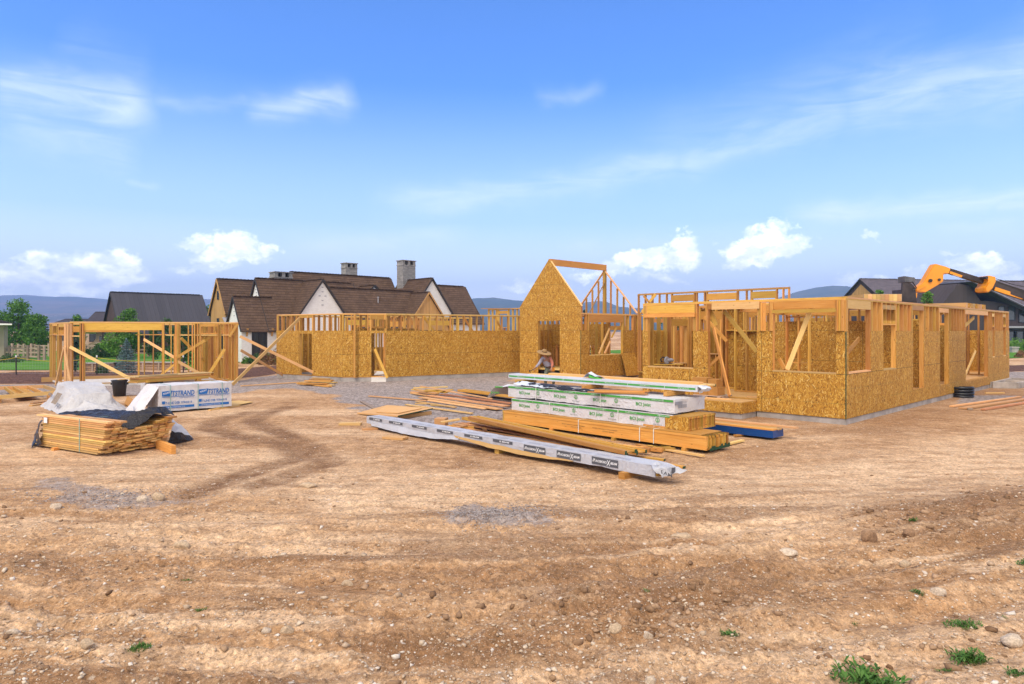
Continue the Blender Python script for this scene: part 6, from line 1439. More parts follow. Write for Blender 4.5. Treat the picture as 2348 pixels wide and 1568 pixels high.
# far-left loose piles
for k in range(6): ijoist(s2(1440+18*(k % 3), 150+4*(k % 2)), s2(2360, 262+6*(k % 2)), .02+.062*(k//1)*.9 if k < 5 else .30, .02+.06*k*.9, 'I-joist in the flat pile behind the pinkish planks', 'I-joists behind the pinkish planks', tip=False)
for i, (a, b, z, w_, m_, l) in enumerate(((s2(960, 232), s2(2010, 392), .05, .28, 'fir', 'broad pinkish plank on the near side of the loose pile'), (s2(1060, 208), s2(2100, 350), .09, .28, 'fir', 'broad pinkish plank in the middle of the loose pile'), (s2(1240, 190), s2(2180, 318), .12, .24, 'fir', 'upper pinkish plank at the back of the loose pile'),
        (s2(1050, 272), s2(1815, 385), .04, .09, 'pale', 'pale narrow board edging the pinkish planks'), (s2(890, 288), s2(1420, 368), .03, .09, 'ply', 'yellowish narrow board left of the pinkish planks'), (s2(1090, 335), s2(1400, 355), .02, .09, 'ply', 'short yellowish board on the gravel below the planks'), (s2(260, 215), s2(1035, 278), .03, .12, 'pale', 'long board reaching left from the loose pile over gravel'),
        (s2(750, 330), s2(1640, 448), .03, .1, 'pale', 'long pale board running behind the plywood sheets'), (s2(945, 82), s2(1900, 252), .30, .07, 'pale', 'long thin batten lying diagonally across the loose pile'), (s2(160, 288), s2(335, 385), .01, .14, 'fence_wood', 'grey weathered board half buried in gravel'), (s2(870, 318), s2(1090, 318), .01, .06, 'pale', 'splinter of wood near the loose pile'))):
    lay(a, b, z, z, w_, .035, m_, l, None, 'plank' if w_ > .2 else 'board', 'plank' if w_ > .2 else 'board')
for i, (a, b, z) in enumerate(((s2(820, 160), s2(1180, 190), .05), (s2(840, 128), s2(1290, 170), .12), (s2(850, 108), s2(1310, 92), .2), (s2(1030, 130), s2(1400, 160), .17), (s2(830, 175), s2(1100, 215), .02), (s2(1000, 150), s2(1380, 130), .22), (s2(900, 140), s2(1170, 182), .16))):
    lay(a, b, z, z+.02, .16, .04, 'stud' if i % 2 else 'ply', 'short board in the jumbled heap at the far left of the loose pile', 'short boards heaped on the gravel')
# plywood sheets on blocks
def slab4(name, pix, z, th, mat, label, cat, edge=None, zz=None):
    pts = [G(u, v, z if zz is None else zz[i]) for i, (u, v) in enumerate(pix)]; mb = MB(); mb.prism(pts, UP*-th); o = mb.build(name, M[mat]); o['label'] = label; o['category'] = cat
    if edge:
        i, j = edge; d = (pts[j]-pts[i]).normalized(); n = d.cross(UP).normalized()
        if n.y > 0: n = -n
        mb = MB(); mb.box(pts[i]-UP*(th*.9)+n*.002, pts[j]-pts[i], n*.003, UP*th*.8); mb.build('edge_paint', M['greenend'], o)
    return o
slab4('plywood_sheet', [s2(95, 440), s2(640, 478), s2(1110, 378), s2(500, 335)], .16, .04, 'ply', 'larger plywood sheet with green edge propped over the gravel', 'plywood', (1, 2), [.05, .16, .18, .1])
slab4('plywood_sheet', [s2(350, 428), s2(650, 442), s2(965, 378), s2(480, 345)], .17, .018, 'ply', 'smaller plywood sheet lying on the larger one', 'plywood', None, [.13, .185, .19, .14])
lay(s2(630, 505), s2(1080, 440), 0, 0, .1, .1, 'ply', 'treated timber block under the plywood sheets', None, 'timber_block', 'wood block')
for i, (a, b, w_, h_, l) in enumerate(((s2(-140, 588), s2(150, 588), .22, .06, 'offcut lying alone on the bare dirt left of the printed beam'), (s2(165, 662), s2(372, 650), .14, .05, 'curved offcut touching the far end of the printed beam'), (s2(470, 765), s2(745, 785), .26, .05, 'offcut lying before the far end of the printed beam'))):
    lay(a, b, .005, .005, w_, h_, 'ply' if i else 'pale', l, None, 'offcut', 'offcut')
# printed beam bundle, nearest
XB = V((2.42, 11.35, .12)); XL, XW, XH = 9.1, .40, .19
XG = thing('beam_bundle', 'very long beam in white wrap with charcoal printing, nearest to the camera', 'timber bundle', XB)
mb = MB(); soft_box(mb, XB, E2*XL, E1*XW, UP*XH, .010, 31, .09, (), .015, 4); wr = set_smooth(mb.build('wrap', M['wrap_grey'], XG))
mb = MB(); mb.box(XB-E2*.03+UP*.01+E1*.02, E2*.7, E1*.24, UP*.15); mb.build('beam', M['beam'], XG)
gy = MB(); x = -E2
for i, s in enumerate((.75, 1.62, 2.52, 3.45, 4.4, 5.4, 6.4, 7.4, 8.35)):
    ink = MB(); wt = MB(); hh_ = .135 if i < 3 else .06; o = XB+E2*(s+.62 if s < 8.3 else s+.6)+UP*(XH-hh_-.015 if i >= 3 else .035); rect(ink, o, x, UP, .60, hh_, 0, .013)
    if i < 3:
        text(wt, 'ROSBORO', o+x*.10+UP*.045, x, UP, .060, .25, lift=.016, shear=.15); text(wt, 'X', o+x*.345+UP*.012, x, UP, .15, .085, lift=.017, bold=False, shear=.1); text(wt, '-BEAM', o+x*.415+UP*.045, x, UP, .060, .165, lift=.016, shear=.15)
        q = o+x*.055+UP*.045; n = x.cross(UP).normalized()*.016
        for a, b in (((-.03, 0), (-.005, .055)), ((-.012, 0), (.018, .055)), ((.018, .055), (.03, 0))): wt.board(q+x*a[0]+UP*a[1]+n, q+x*b[0]+UP*b[1]+n, .004, .008, up=V((0, 0, 1)))
    else: text(wt, 'X-BEAM', o+x*.2+UP*.015, x, UP, .045, .3, lift=.016)
    pn_ = ink.build('printed_panel', M['black_ink'], wr); wt.build('lettering', M['white_ink'], pn_) if False else wt.build('lettering', M['white_ink'], wr)
    for k in (0, 1):
        o2 = XB+E2*(s+.2+.42*k)+UP*XH+E1*.11; text(gy, 'ROSBORO' if k else 'X-BEAM GLULAM', o2, x, E1, .075, .34, lift=.013, shear=.2, bold=False); rect(gy, o2-E1*.03, x, E1, .36, .012, 0, .013)
gy.build('faded_lettering', M['grey_ink'], wr)
# torn skirt of the wrap: brown inner side sagging below, and the near end crumpled open
mb = MB(); f0 = XB-E1*.012; cloth(mb, [[f0+E2*5.4+UP*.10, f0+E2*4.2+UP*.06, f0+E2*3.0+UP*.03, f0+E2*1.8+UP*.02], [f0+E2*5.3+UP*.06-E1*.02, f0+E2*4.2-UP*.02-E1*.05, f0+E2*3.0-UP*.05-E1*.04, f0+E2*1.9-UP*.0-E1*.01]], .012, 33, 6, 10); set_smooth(mb.build('wrap_skirt', M['ply'], XG))
mb = MB(); cloth(mb, [[f0+E2*8.9+UP*.09, f0+E2*7.4+UP*.07, f0+E2*6.2+UP*.05, f0+E2*5.2+UP*.08], [f0+E2*8.8-UP*.03-E1*.03, f0+E2*7.4-UP*.07-E1*.05, f0+E2*6.2-UP*.06-E1*.05, f0+E2*5.2+UP*.02-E1*.02]], .015, 34, 6, 10); set_smooth(mb.build('wrap_skirt', M['wrap_grey'], XG))
mb = MB(); n0 = XB-E2*.02; cloth(mb, [[n0+UP*.21-E1*.03+E2*.2, n0+UP*.22+E1*.12+E2*.1, n0+UP*.21+E1*.33+E2*.1], [n0-E2*.02+UP*.16-E1*.07, n0-E2*.16+UP*.16+E1*.1, n0-E2*.14+UP*.17+E1*.34], [n0-E2*.12+UP*.00-E1*.02, n0-E2*.22+UP*.05+E1*.12, n0-E2*.34+UP*.11+E1*.38]], .04, 36, 9, 9, 7); set_smooth(mb.build('wrap_end', M['wrap_grey'], XG))
mb = MB(); text(mb, 'EAM', n0-E2*.12+UP*.10-E1*.055, (-E2*.7+E1*.5-UP*.3).normalized(), UP, .08, .2, lift=.03); rect(mb, n0-E2*.16+UP*.07+E1*.12, E1, UP, .12, .1, 0, .06); mb.build('lettering', M['black_ink'], XG)
fix_parent(XG)
for i, s in enumerate((.55, 3.9, 7.3)):
    mb = MB(); mb.box(XB+E2*s-UP*.135-E1*(.12 if i == 0 else .0), E1*.55, E2*.13, UP*.132); o = mb.build('timber_block', M['stud']); o['label'] = ('block under the near end of the printed beam', 'block under the middle of the printed beam', 'block under the far end of the printed beam')[i]; o['category'] = 'wood block'
# ------------------------------------------------------------------ lumber stack at the front left
S0 = V((-8.43, 13.78, .035)); A_, B_ = V((-.87, .493, 0)), V((.493, .87, 0))
LS = thing('lumber_stack', 'strapped stack of short golden studs half covered by a black tarp', 'lumber stack', S0)
NLY, NB = 15, 10; inner = MB()
for k in range(NLY):
    lean = -.20*k/NLY; 
    for j in range(NB):
        if j >= 2 and k >= NLY-3 and not (j >= NB-3 and k < NLY-1): continue
        jit = random.uniform(-.05, .05)+(.06 if k < 4 else 0)+(random.choice((0, 0, .07, -.06)) if j < 5 else random.uniform(-.06, .06)); o = S0+A_*(lean+jit)+B_*(j*.146+.02*k/NLY+random.uniform(-.004, .004))+UP*(k*.0435)
        L_ = 2.44+random.uniform(-.04, .04); mb = MB(); mb.box(o, A_*L_, B_*.136, UP*.0355)
        vis = j == 0 or k == NLY-1 or (j < NB and random.random() < .52)
        if vis and len(LS.children) < 97: mb.build('stud', M['stack' if random.random() < .8 else 'pale'], LS)
        else: inner.add(mb)
inner.build('stud', M['stack'], LS, kind='stuff')
ct = S0+UP*(NLY*.0435)
mb = MB(); mb.box(ct-A_*.23+B_*.0+UP*.002, A_*2.75, B_*.14, UP*.038); mb.build('stud', M['pale'], LS)
mb = MB(); mb.box(ct-A_*.34+B_*.2+UP*.0, A_*2.2, B_*.14, UP*.038); mb.build('stud', M['stack'], LS)
mb = MB(); mb.box(S0+A_*.78-B_*.010+UP*.0, A_*.018, B_*.006, UP*.70); mb.box(S0+A_*.78-A_*.17+UP*.705, A_*.018, B_*.5, UP*.004); mb.build('strap', M['strap'], LS)
mb = MB(); mb.box(S0+A_*2.06-B_*.012+UP*.52, A_*.14, -B_*.002, UP*.12); mb.build('tag', M['white_ink'], LS); fix_parent(LS)
lay((362, 1018), (398, 1031), .0, .0, .09, .18, 'stud', 'timber bearer sticking out under the right end of the stud stack', None, 'bearer', 'wood block')
lay((120, 1030), (180, 1020), .0, .0, .09, .06, 'stud', 'timber bearer under the left end of the stud stack', None, 'bearer', 'wood block')
for i, (j, z) in enumerate(((7, .05), (8, .09), (8.6, .13))):
    mb = MB(); mb.box(S0+A_*(-.28-.03*i)+B_*(j*.146)+UP*((NLY-3)*.0435+z-.02), A_*1.6, B_*.2, UP*.036); o = mb.build('plank', M['stud']); o['label'] = ('lowest', 'middle', 'topmost')[i]+' stray plank on the right end of the stud stack'; o['category'] = 'plank'
# black tarp on top, hanging at the left and trailing at the right
TB = thing('tarp', 'crumpled black plastic tarp thrown over the stud stack', 'tarp', ct+A_*1.2+B_*.8)
z = lambda a, b, h: ct+A_*a+B_*b+UP*h
mb = MB(); cloth(mb, [[z(2.25, .32, .02), z(1.6, .30, .02), z(1.0, .30, .02), z(.45, .33, .01), z(.0, .42, -.08), z(-.22, .52, -.14)],
    [z(2.3, .55, .06), z(1.6, .55, .05), z(1.0, .55, .09), z(.45, .58, .05), z(.02, .72, .14), z(-.24, .82, -.04)],
    [z(2.35, .8, .05), z(1.6, .85, .04), z(1.0, .9, .08), z(.4, .95, .10), z(.0, 1.05, .27), z(-.22, 1.15, .12)],
    [z(2.35, 1.4, -.02), z(1.6, 1.45, -.02), z(1.0, 1.45, .02), z(.4, 1.5, .04), z(.05, 1.5, .14), z(-.15, 1.55, .0)]], .06, 41, 11, 12, 3.6); set_smooth(mb.build('sheet', M['wrap_black'], TB))
mb = MB(); cloth(mb, [[P(108, 954, 14.95), P(104, 956, 15.3), P(100, 958, 15.9)], [P(94, 966, 14.9), P(92, 970, 15.4), P(90, 972, 16)], [P(86, 990, 14.8), P(83, 994, 15.4), P(82, 995, 16)], [P(97, 1019, 14.75), G(80, 1022, .02), G(69, 1028, .02)]], .03, 43, 9, 10, 5); set_smooth(mb.build('hanging_flap', M['wrap_black'], TB))
fl0 = [P(372, 953, 15.1), P(384, 954, 15.8), P(390, 958, 16.3)]; fl1 = [P(388, 972, 15.15), P(404, 974, 15.8), P(416, 977, 16.3)]; fl2 = [P(393, 989, 15.2), P(418, 996, 15.5), G(441, 1004, .03)]
mb = MB(); cloth(mb, [fl0, fl1, fl2], .035, 45, 10, 10, 4.5); set_smooth(mb.build('pale_flap', M['tarp'], TB))
mb = MB(); cloth(mb, [[p+V((0, -.03, .03)) for p in fl2], [P(388, 1004, 15.2), P(415, 1007, 15.4), G(443, 1008, .01)], [G(384, 1021, .01), G(412, 1016, .01), G(436, 1010, .0)]], .025, 46, 8, 9, 6); set_smooth(mb.build('black_hem', M['wrap_black'], TB)); fix_parent(TB)
# ------------------------------------------------------------------ wrapped bundles behind it
T0 = V((-11.0, 20.9, .06)); TL, TW, TH = 2.25, 1.15, .80
TS = thing('panel_bundle', 'white wrapped panel bundle with large blue printing behind the stud stack', 'panel bundle', T0)
mb = MB(); soft_box(mb, T0, E1*TL, E2*TW, UP*TH, .014, 51, .09, (), .02, 3.5); wr = set_smooth(mb.build('wrap', M['wrap'], TS))
bi, wi = MB(), MB(); x, y = E1, UP
for s in (.10, 1.20):
    o = T0+E1*s+UP*.47; bi.prism([o-E2*.016, o+x*.26-E2*.016, o+x*.30+UP*.17-E2*.016, o+UP*.15-E2*.016], -E2*.001); text(wi, 'TOLKO', o+x*.02+UP*.04, (x+UP*.28).normalized(), y, .075, .23, lift=.021, shear=.2); rect(bi, o+UP*-.035, x, y, .98, .016, 0, .016)
    text(bi, 'TSTRAND', o+x*.285+UP*.0, x, y, .22, .68, lift=.018, shear=.15); text(bi, 'OSB PRODUCTS', o+x*.5-UP*.085, x, y, .05, .45, lift=.017, bold=False)
    text(bi, 'T-LINE OSB', o+x*.10-UP*.255, x, y, .105, .42, lift=.017); rect(bi, o-UP*.245, x, y, .09, .09, 0, .016); text(bi, 'TSTRAND 18', o+x*.55-UP*.25, x, y, .085, .34, lift=.017)
    rect(bi, o-UP*.385, x, y, .96, .075, 0, .016); text(wi, 'OSB PANELS SHEATHING 23/32', o+x*.06-UP*.365, x, y, .04, .62, lift=.02, bold=False)
bi.build('lettering', M['blue_ink'], wr); wi.build('panel_lettering', M['white_ink'], wr)
straps(TS, T0-E2*.008, E1*TL, E2*TW, UP*TH, (.15, .52, .86), 'strap')
e_ = T0
mb = MB(); cloth(mb, [[e_+UP*.81+E1*.05-E2*.02, e_+UP*.82+E2*.6, e_+UP*.8+E2*1.2], [e_+UP*.45-E1*.22-E2*.05, e_+UP*.46-E1*.3+E2*.55, e_+UP*.4-E1*.3+E2*1.25], [e_+UP*.02-E1*.42-E2*.02, e_+UP*.0-E1*.62+E2*.5, e_+UP*.0-E1*.6+E2*1.3]], .03, 53, 9, 10); set_smooth(mb.build('wrap_flap', M['wrap'], TS))
mb = MB(); text(mb, 'OSB', e_-E1*.46+E2*.72+UP*.06, (-E2*.9-E1*.2).normalized(), UP, .16, .35, lift=.06); mb.build('lettering', M['blue_ink'], TS); fix_parent(TS)
for i, (u, v) in enumerate(((385, 945), (500, 938))):
    p = G(u, v); mb = MB(); mb.board(p-E2*.1+UP*.03, p+E2*1.2+UP*.03, .09, .06); o = mb.build('bearer', M['ply']); o['label'] = ('bearer under the left end of the blue printed bundle', 'bearer under the right end of the blue printed bundle')[i]; o['category'] = 'wood block'
lay((480, 940), (548, 930), 0, 0, .10, .04, 'ply', 'greenish board lying at the foot of the blue printed bundle')
slab4('plywood_sheet', [(527, 931), (580, 921), (548, 918), (524, 920)], .05, .02, 'ply', 'plywood corner sticking out right of the blue printed bundle', 'plywood')
U0 = V((-12.5, 22.9, .05)); PB = thing('panel_bundle', 'small pale wrapped bundle with a torn dark end behind the bin', 'panel bundle', U0)
mb = MB(); soft_box(mb, U0, E1*1.6, E2*.55, UP*.86, .015, 55, .1); set_smooth(mb.build('wrap', M['wrap'], PB)); mb = MB(); mb.box(U0+E1*.06-E2*.02+UP*.35, E1*.5, E2*.012, UP*.45); mb.build('torn_patch', M['metal_dark'], PB); fix_parent(PB)
# long laminated planks lying across the bundles
pa, pb_ = P(316, 872, 22.0), P(480, 861.5, 24.0); dd_ = (pb_-pa).normalized(); sd_ = V((-dd_.y, dd_.x, 0)).normalized()
for k in range(4):
    mb = MB(); o = pa+UP*(-.09+.045*k)+dd_*random.uniform(-.05, .05); mb.box(o, (pb_-pa)*1.0, sd_*.6, UP*.042); o_ = mb.build('laminated_plank', M['stud' if k < 3 else 'stack']); o_['label'] = ('lowest', 'second', 'third', 'fourth')[k]+' laminated plank of the slab pile on the blue printed bundle'; o_['category'] = 'plank'
mb = MB(); o = pa+UP*.092-dd_*.12-sd_*.03; mb.box(o, (pb_-pa)*1.12, sd_*.7, UP*.022); o_ = mb.build('plywood_sheet', M['ply']); o_['label'] = 'plywood sheet lying on top of the slab pile'; o_['category'] = 'plywood'
mb = MB(); o = pa+UP*.116+dd_*.1+sd_*.12; mb.box(o, dd_*1.3, sd_*.03, UP*.012); o_ = mb.build('batten', M['metal_dark']); o_['label'] = 'dark thin strip lying on the plywood of the slab pile'; o_['category'] = 'strip'
for k, (s) in enumerate((.25, 2.0)):
    mb = MB(); o = pa+dd_*s; mb.box(V((o.x, o.y, T0.z+TH+.012))-sd_*.1, sd_*.9, dd_*.09, UP*max(.04, (pa.z-.09-(T0.z+TH)-.02))); o_ = mb.build('bearer', M['stud']); o_['label'] = ('bearer under the left end of the slab pile', 'bearer under the right end of the slab pile')[k]; o_['category'] = 'wood block'
# lumpy white tarp bundle
N0 = V((-14.35, 22.0, 0)); TPB = thing('tarped_bundle', 'lumpy bundle under a creased white tarp with dark lettering, left of the bin', 'tarped bundle', N0)
mb = MB(); z2 = lambda a, b, h: N0+E1*a+E2*b+UP*h
hs_ = ((-.62, (.0, .0, .0, .0, .0, .0)), (-.36, (.25, .42, .40, .36, .26, .0)), (-.20, (.40, .80, .77, .68, .52, .02)), (.0, (.42, .83, .81, .72, .56, .03)), (.85, (.40, .82, .80, .72, .55, .03)), (1.02, (.3, .45, .42, .38, .3, .0)), (1.3, (.0, .0, .0, .0, .0, .0)))
cloth(mb, [[z2(a_, b_+(.25*(abs(a_-.3) > .6) if b_ > 1.4 else 0), h_) for b_, h_ in zip((1.52, 1.30, .55, -.25, -.85, -1.25), hh_)] for a_, hh_ in hs_], .05, 61, 9, 10, 3.0)
sh = set_smooth(mb.build('tarp', M['tarp'], TPB)); xd = (-E2).normalized()
mb = MB(); text(mb, 'northp', z2(-.42, 1.42, .40), (xd*.98-UP*.06).normalized(), (UP+E1*.42).normalized(), .2, .62, lift=.06); text(mb, 'por', z2(-.50, -.30, .17), (xd*.98-UP*.05).normalized(), (UP+E1*.5).normalized(), .24, .50, lift=.06); mb.build('lettering', M['black_ink'], sh)
mb = MB()
for k in range(9): c_ = z2(-.46, .55-.085*k, .22); mb.board(c_-E1*.07, c_+E1*.10+UP*.34-E2*.10, .008, .012)
mb.build('dirt_streaks', plain('dirt_streak', (.33, .26, .20), .9), sh); fix_parent(TPB)
mb = MB(); cloth(mb, [[z2(-.55, -.95, .04), z2(-.45, -1.7, .05), z2(-.1, -2.4, .1)], [z2(.1, -.95, .40), z2(.3, -1.6, .25), z2(.6, -2.2, .12)], [z2(.9, -.9, .10), z2(1.0, -1.5, .12), z2(1.1, -2.0, .02)]], .07, 63, 9, 11, 3); o = set_smooth(mb.build('tarp', M['tarp'])); o['label'] = 'loose white tarp trailing on the ground between the two wrapped bundles'; o['category'] = 'tarp'
# rubbish bin
bp = G(274, 908); BNN = thing('rubbish_bin', 'black round plastic rubbish bin standing by the white bundles', 'bin', bp)
mb = MB(); mb.lathe(bp, [(.20, 0), (.215, .02), (.27, .60), (.27, .62), (.25, .62), (.235, .58), (.19, .03), (.0, .03)], 28); 
set_smooth(mb.build('body', M['black_plastic'], BNN)); mb = MB(); mb.lathe(bp, [(.272, .585), (.298, .59), (.298, .635), (.272, .64), (.262, .635)], 28); set_smooth(mb.build('rim', M['black_plastic'], BNN))
for sg in (-1, 1): mb = MB(); mb.box(bp+V((sg*.285-.03, -.07, .45)), V((.06, 0, 0)), V((0, .14, 0)), UP*.09); mb.build('handle', M['black_plastic'], BNN)
fix_parent(BNN)
mb = MB(); q = bp+UP*.66; mb.board(q+V((.02, -.1, .0)), q+V((.75, .1, .05)), .3, .02); o = mb.build('offcut', M['ply']); o['label'] = 'plywood offcut resting on the rim of the black bin'; o['category'] = 'offcut'
slab4('cardboard_sheet', [(285, 925), (310, 940), (305, 915), (292, 908)], .06, .02, 'cardboard', 'brown cardboard sheet on the dirt right of the bin', 'cardboard')
# wall frame lying flat at the left edge
FL = thing('lying_wall_frame', 'unfinished wall frame lying flat on blocks at the left edge', 'wall frame', G(60, 900, .2)); f_ = [G(-90, 918, .22), G(140, 899, .22), G(100, 886, .22), G(-90, 893, .22)]
for a, b in ((0, 1), (3, 2), (1, 2)): mb = MB(); mb.board(f_[a], f_[b], .05, .14); mb.build('plate', M['pale'], FL)
for k in (.18, .36, .52, .62, .8): mb = MB(); a, b = f_[0]+(f_[1]-f_[0])*k, f_[3]+(f_[2]-f_[3])*k; mb.board(a, b, .05, .135); mb.build('stud', M['stud'], FL)
mb = MB(); a, b = f_[0]+(f_[1]-f_[0])*.55, f_[3]+(f_[2]-f_[3])*.55; mb.board(a+UP*.02, b+UP*.02, .9, .014) if False else mb.box(a-UP*.06, (f_[1]-f_[0])*.2, (b-a), UP*.014); mb.build('sheathing', M['osb_plain'], FL); fix_parent(FL)
for u, v, l in ((128, 914, 'block stack under the lying wall frame, right'), (-40, 925, 'block stack under the lying wall frame, left')):
    p = G(u, v); mb = MB(); mb.box(p+V((-.35, 0, 0)), V((.8, 0, 0)), V((0, .3, 0)), UP*.14); o = mb.build('timber_block', M['pale']); o['label'] = l; o['category'] = 'wood block'
for i, (a, b, z) in enumerate((((70, 930), (130, 922), 0), ((100, 925), (150, 918), .05), ((72, 925), (140, 917), .0))): lay(a, b, z, z, .13, .05, 'ply', ('pale greenish board before the white tarp, nearest', 'pale greenish board before the white tarp, upper', 'pale greenish board before the white tarp, rear')[i])
# long boards near the wing
lay((552, 884.5), (690, 876), .02, .02, .1, .04, 'pale', 'single long board on the gravel pointing at the wing')
for i, (a, b, z) in enumerate((((684, 879), (757, 886), .02), ((690, 876), (764, 883), .06), ((686, 878), (752, 880), .10), ((705, 873), (770, 877), .03), ((712, 869), (762, 872), .13), ((718, 866), (760, 868), .1), ((700, 873), (760, 874), .15))):
    lay(a, b, z, z, .22, .045, 'pale' if i % 2 else 'stud', 'board in the low heap against the foundation of the wing', 'boards heaped by the wing')
# boards, pipe coil and footing forms at the right
for i, (a, b, w_, m_, l) in enumerate(((r4(1205, 495), r4(2290, 345), .13, 'pale', 'rearmost of the three long boards on the dirt at right'), (r4(1380, 528), r4(2700, 330), .24, 'pale', 'middle and widest long board on the dirt at right'), (r4(1700, 545), r4(2800, 370), .13, 'fir', 'nearest of the three long boards on the dirt at right'), (r4(1740, 285), r4(2035, 282), .07, 'pale', 'short stick between pipe coil and footing form'), (r4(1460, 535), r4(1540, 538), .1, 'fence_wood', 'weathered stub tucked under the long boards at right'))):
    lay(a, b, .01, .01, w_, .05, m_, l)
cp = G(*r4(1470, 362)); cp.z = 0; cp = cp+V((0, .4, 0)); CC = thing('pipe_coil', 'black corrugated drain pipe coiled beside the house wall', 'pipe coil', cp)
for k in range(4):
    mb = MB(); n = 40; pts = [cp+V((math.cos(6.283*i/n)*(.37+.012*(k % 2)), math.sin(6.283*i/n)*.37, .055+.098*k+.02*math.sin(6.283*i/n+k))) for i in range(n+1)]
    mb.tube(pts, [.052+.006*(i % 2) for i in range(n+1)], 9, False); set_smooth(mb.build('loop', M['black_plastic'], CC))
fix_parent(CC)
fp = [r4(1840, 205), r4(2215, 212), r4(2600, 150), r4(2130, 128)]; fq = [G(u, v) for u, v in fp]; FFm = thing('footing_form', 'low concrete footing box at the far end of the house wall', 'footing', fq[0])
for a, b in ((0, 1), (1, 2), (2, 3), (3, 0)): mb = MB(); mb.board(fq[a]+UP*.13, fq[b]+UP*.13, .2, .26); mb.build('side', M['concrete'], FFm)
mb = MB(); m0, m1 = fq[0]+(fq[1]-fq[0])*.05+(fq[3]-fq[0])*.6, fq[1]+(fq[2]-fq[1])*.6; mb.board(m0+UP*.13, m1+UP*.13, .2, .25); mb.build('divider', M['concrete'], FFm); fix_parent(FFm)
# ------------------------------------------------------------------ on the deck: boxes on a pallet, saw on a sill
bx = L2(-.55, 3.95, ZF); rx = -E2
PLT = thing('pallet', 'low timber pallet carrying cardboard boxes on the deck corner', 'pallet', bx)
for k in range(4): mb = MB(); mb.box(bx+E1*(.02+.2*k)+E2*-.5+UP*.06, E2*.95, E1*.12, UP*.025); mb.build('slat', M['fence_wood'], PLT)
for k in range(3): mb = MB(); mb.box(bx+E2*(-.48+.42*k)+UP*.002, E2*.09, E1*.75, UP*.057); mb.build('skid', M['fence_wood'], PLT)
fix_parent(PLT)
def carton(p, w_, d_, h_, label, logo):
    t_ = thing('cardboard_box', label, 'cardboard box', p); mb = MB(); mb.box(p, rx*w_, E1*d_, UP*h_); mb.build('carton', M['cardboard'], t_); mb = MB(); mb.box(p+E1*(d_*.46)+UP*(h_+.001), rx*w_, E1*.05, UP*.002); mb.build('tape', M['ply'], t_)
    if logo: mb = MB(); mb.box(p+rx*(w_*.62)+UP*.03-E1*.004, rx*(w_*.34), -E1*.002, UP*(h_*.3)); mb.build('print', M['greenend'], t_)
    fix_parent(t_)
q = bx+UP*.087+E2*.4
carton(q+rx*.0+E1*.05, .44, .45, .25, 'lower left cardboard box on the deck pallet', False); carton(q+rx*.46+E1*.03, .33, .45, .25, 'lower right cardboard box on the deck pallet', False)
carton(q+UP*.252+rx*-.1+E1*.06, .50, .4, .27, 'upper left cardboard box with a dark green print', True); carton(q+UP*.252+rx*.43+E1*.08, .30, .38, .24, 'upper right cardboard box with a dark green print', True)
for i, (a, b) in enumerate(((.4, 1.9), (.9, 2.2), (-.4, 2.9))): mb = MB(); p = L2(a-.2, b+1.0, ZF+.012+.0*i); mb.board(p, p+rx*.8+E1*.1, .1, .03); o = mb.build('offcut', M['pale']); o['label'] = 'pale offcut lying on the plywood deck by the boxes'; o['category'] = 'offcut'; o['group'] = 'offcuts on the deck'
sw = L2(.9, sB(1528, .9), 1.42); SWT = thing('circular_saw', 'grey circular saw resting behind the left window sill of the house', 'saw', sw)
mb = MB(); mb.lathe(V((0, 0, 0)), [(0, -.03), (.12, -.03), (.14, 0), (.12, .03), (0, .03)], 18); 
R_ = Matrix.Rotation(rad(90), 4, 'X')@Matrix.Rotation(rad(20), 4, 'Z'); mb.v = [sw+UP*.12+(Matrix.Rotation(rad(40), 4, 'Z')@R_@p) for p in mb.v]; set_smooth(mb.build('blade_guard', M['grey_trim'], SWT))
mb = MB(); mb.tube([sw+V((-.05, .02, .12)), sw+V((.2, .1, .13)), sw+V((.26, .12, .12))], [.07, .065, .04], 12); set_smooth(mb.build('motor', M['grey_trim'], SWT)); mb = MB(); mb.tube([sw+V((-.02, 0, .2)), sw+V((-.14, -.05, .24)), sw+V((-.24, -.1, .16)), sw+V((-.18, -.07, .07))], .025, 8); set_smooth(mb.build('handle', M['black_plastic'], SWT))
mb = MB(); mb.box(sw+V((-.2, -.08, 0)), V((.42, .1, 0)), V((-.04, .16, 0)), UP*.012); mb.build('base_plate', M['metal_dark'], SWT); mb = MB(); mb.box(sw+V((-.5, -.2, -.04)), V((1.1, .3, 0)), V((-.1, .36, 0)), UP*.036); mb.box(sw+V((-.3, 0, -.9)), V((.06, 0, 0)), V((0, .06, 0)), UP*.87); mb.box(sw+V((.4, .1, -.9)), V((.06, 0, 0)), V((0, .06, 0)), UP*.87); ob_ = mb.build('sawhorse', M['stud']); ob_['label'] = 'makeshift timber bench under the circular saw inside the left window'; ob_['category'] = 'bench'; fix_parent(SWT)
# boards leaning against the wall beside the gable
lp0 = g0(gw, 0, -4.05)+gdir*.45; lq0 = g0(gw, 0, -4.05)+gdir*.06
for k in range(2):
    mb = MB(); a = g0(gw+.42-.05*k, .1, -3.3-.16*k-.0); mb.box(a, gback*(1.25 if k == 0 else .5), -gdir*.36+UP*1.25*1.0, gdir*.02+UP*.006); o = mb.build('strand_board_sheet', M['osb_plain'] if k == 0 else M['brown_wood']); o['label'] = ('strand board sheet leaning on the wall right of the gable, with a knot hole', 'dark board edge behind the leaning strand board sheet')[k]; o['category'] = 'board sheet'
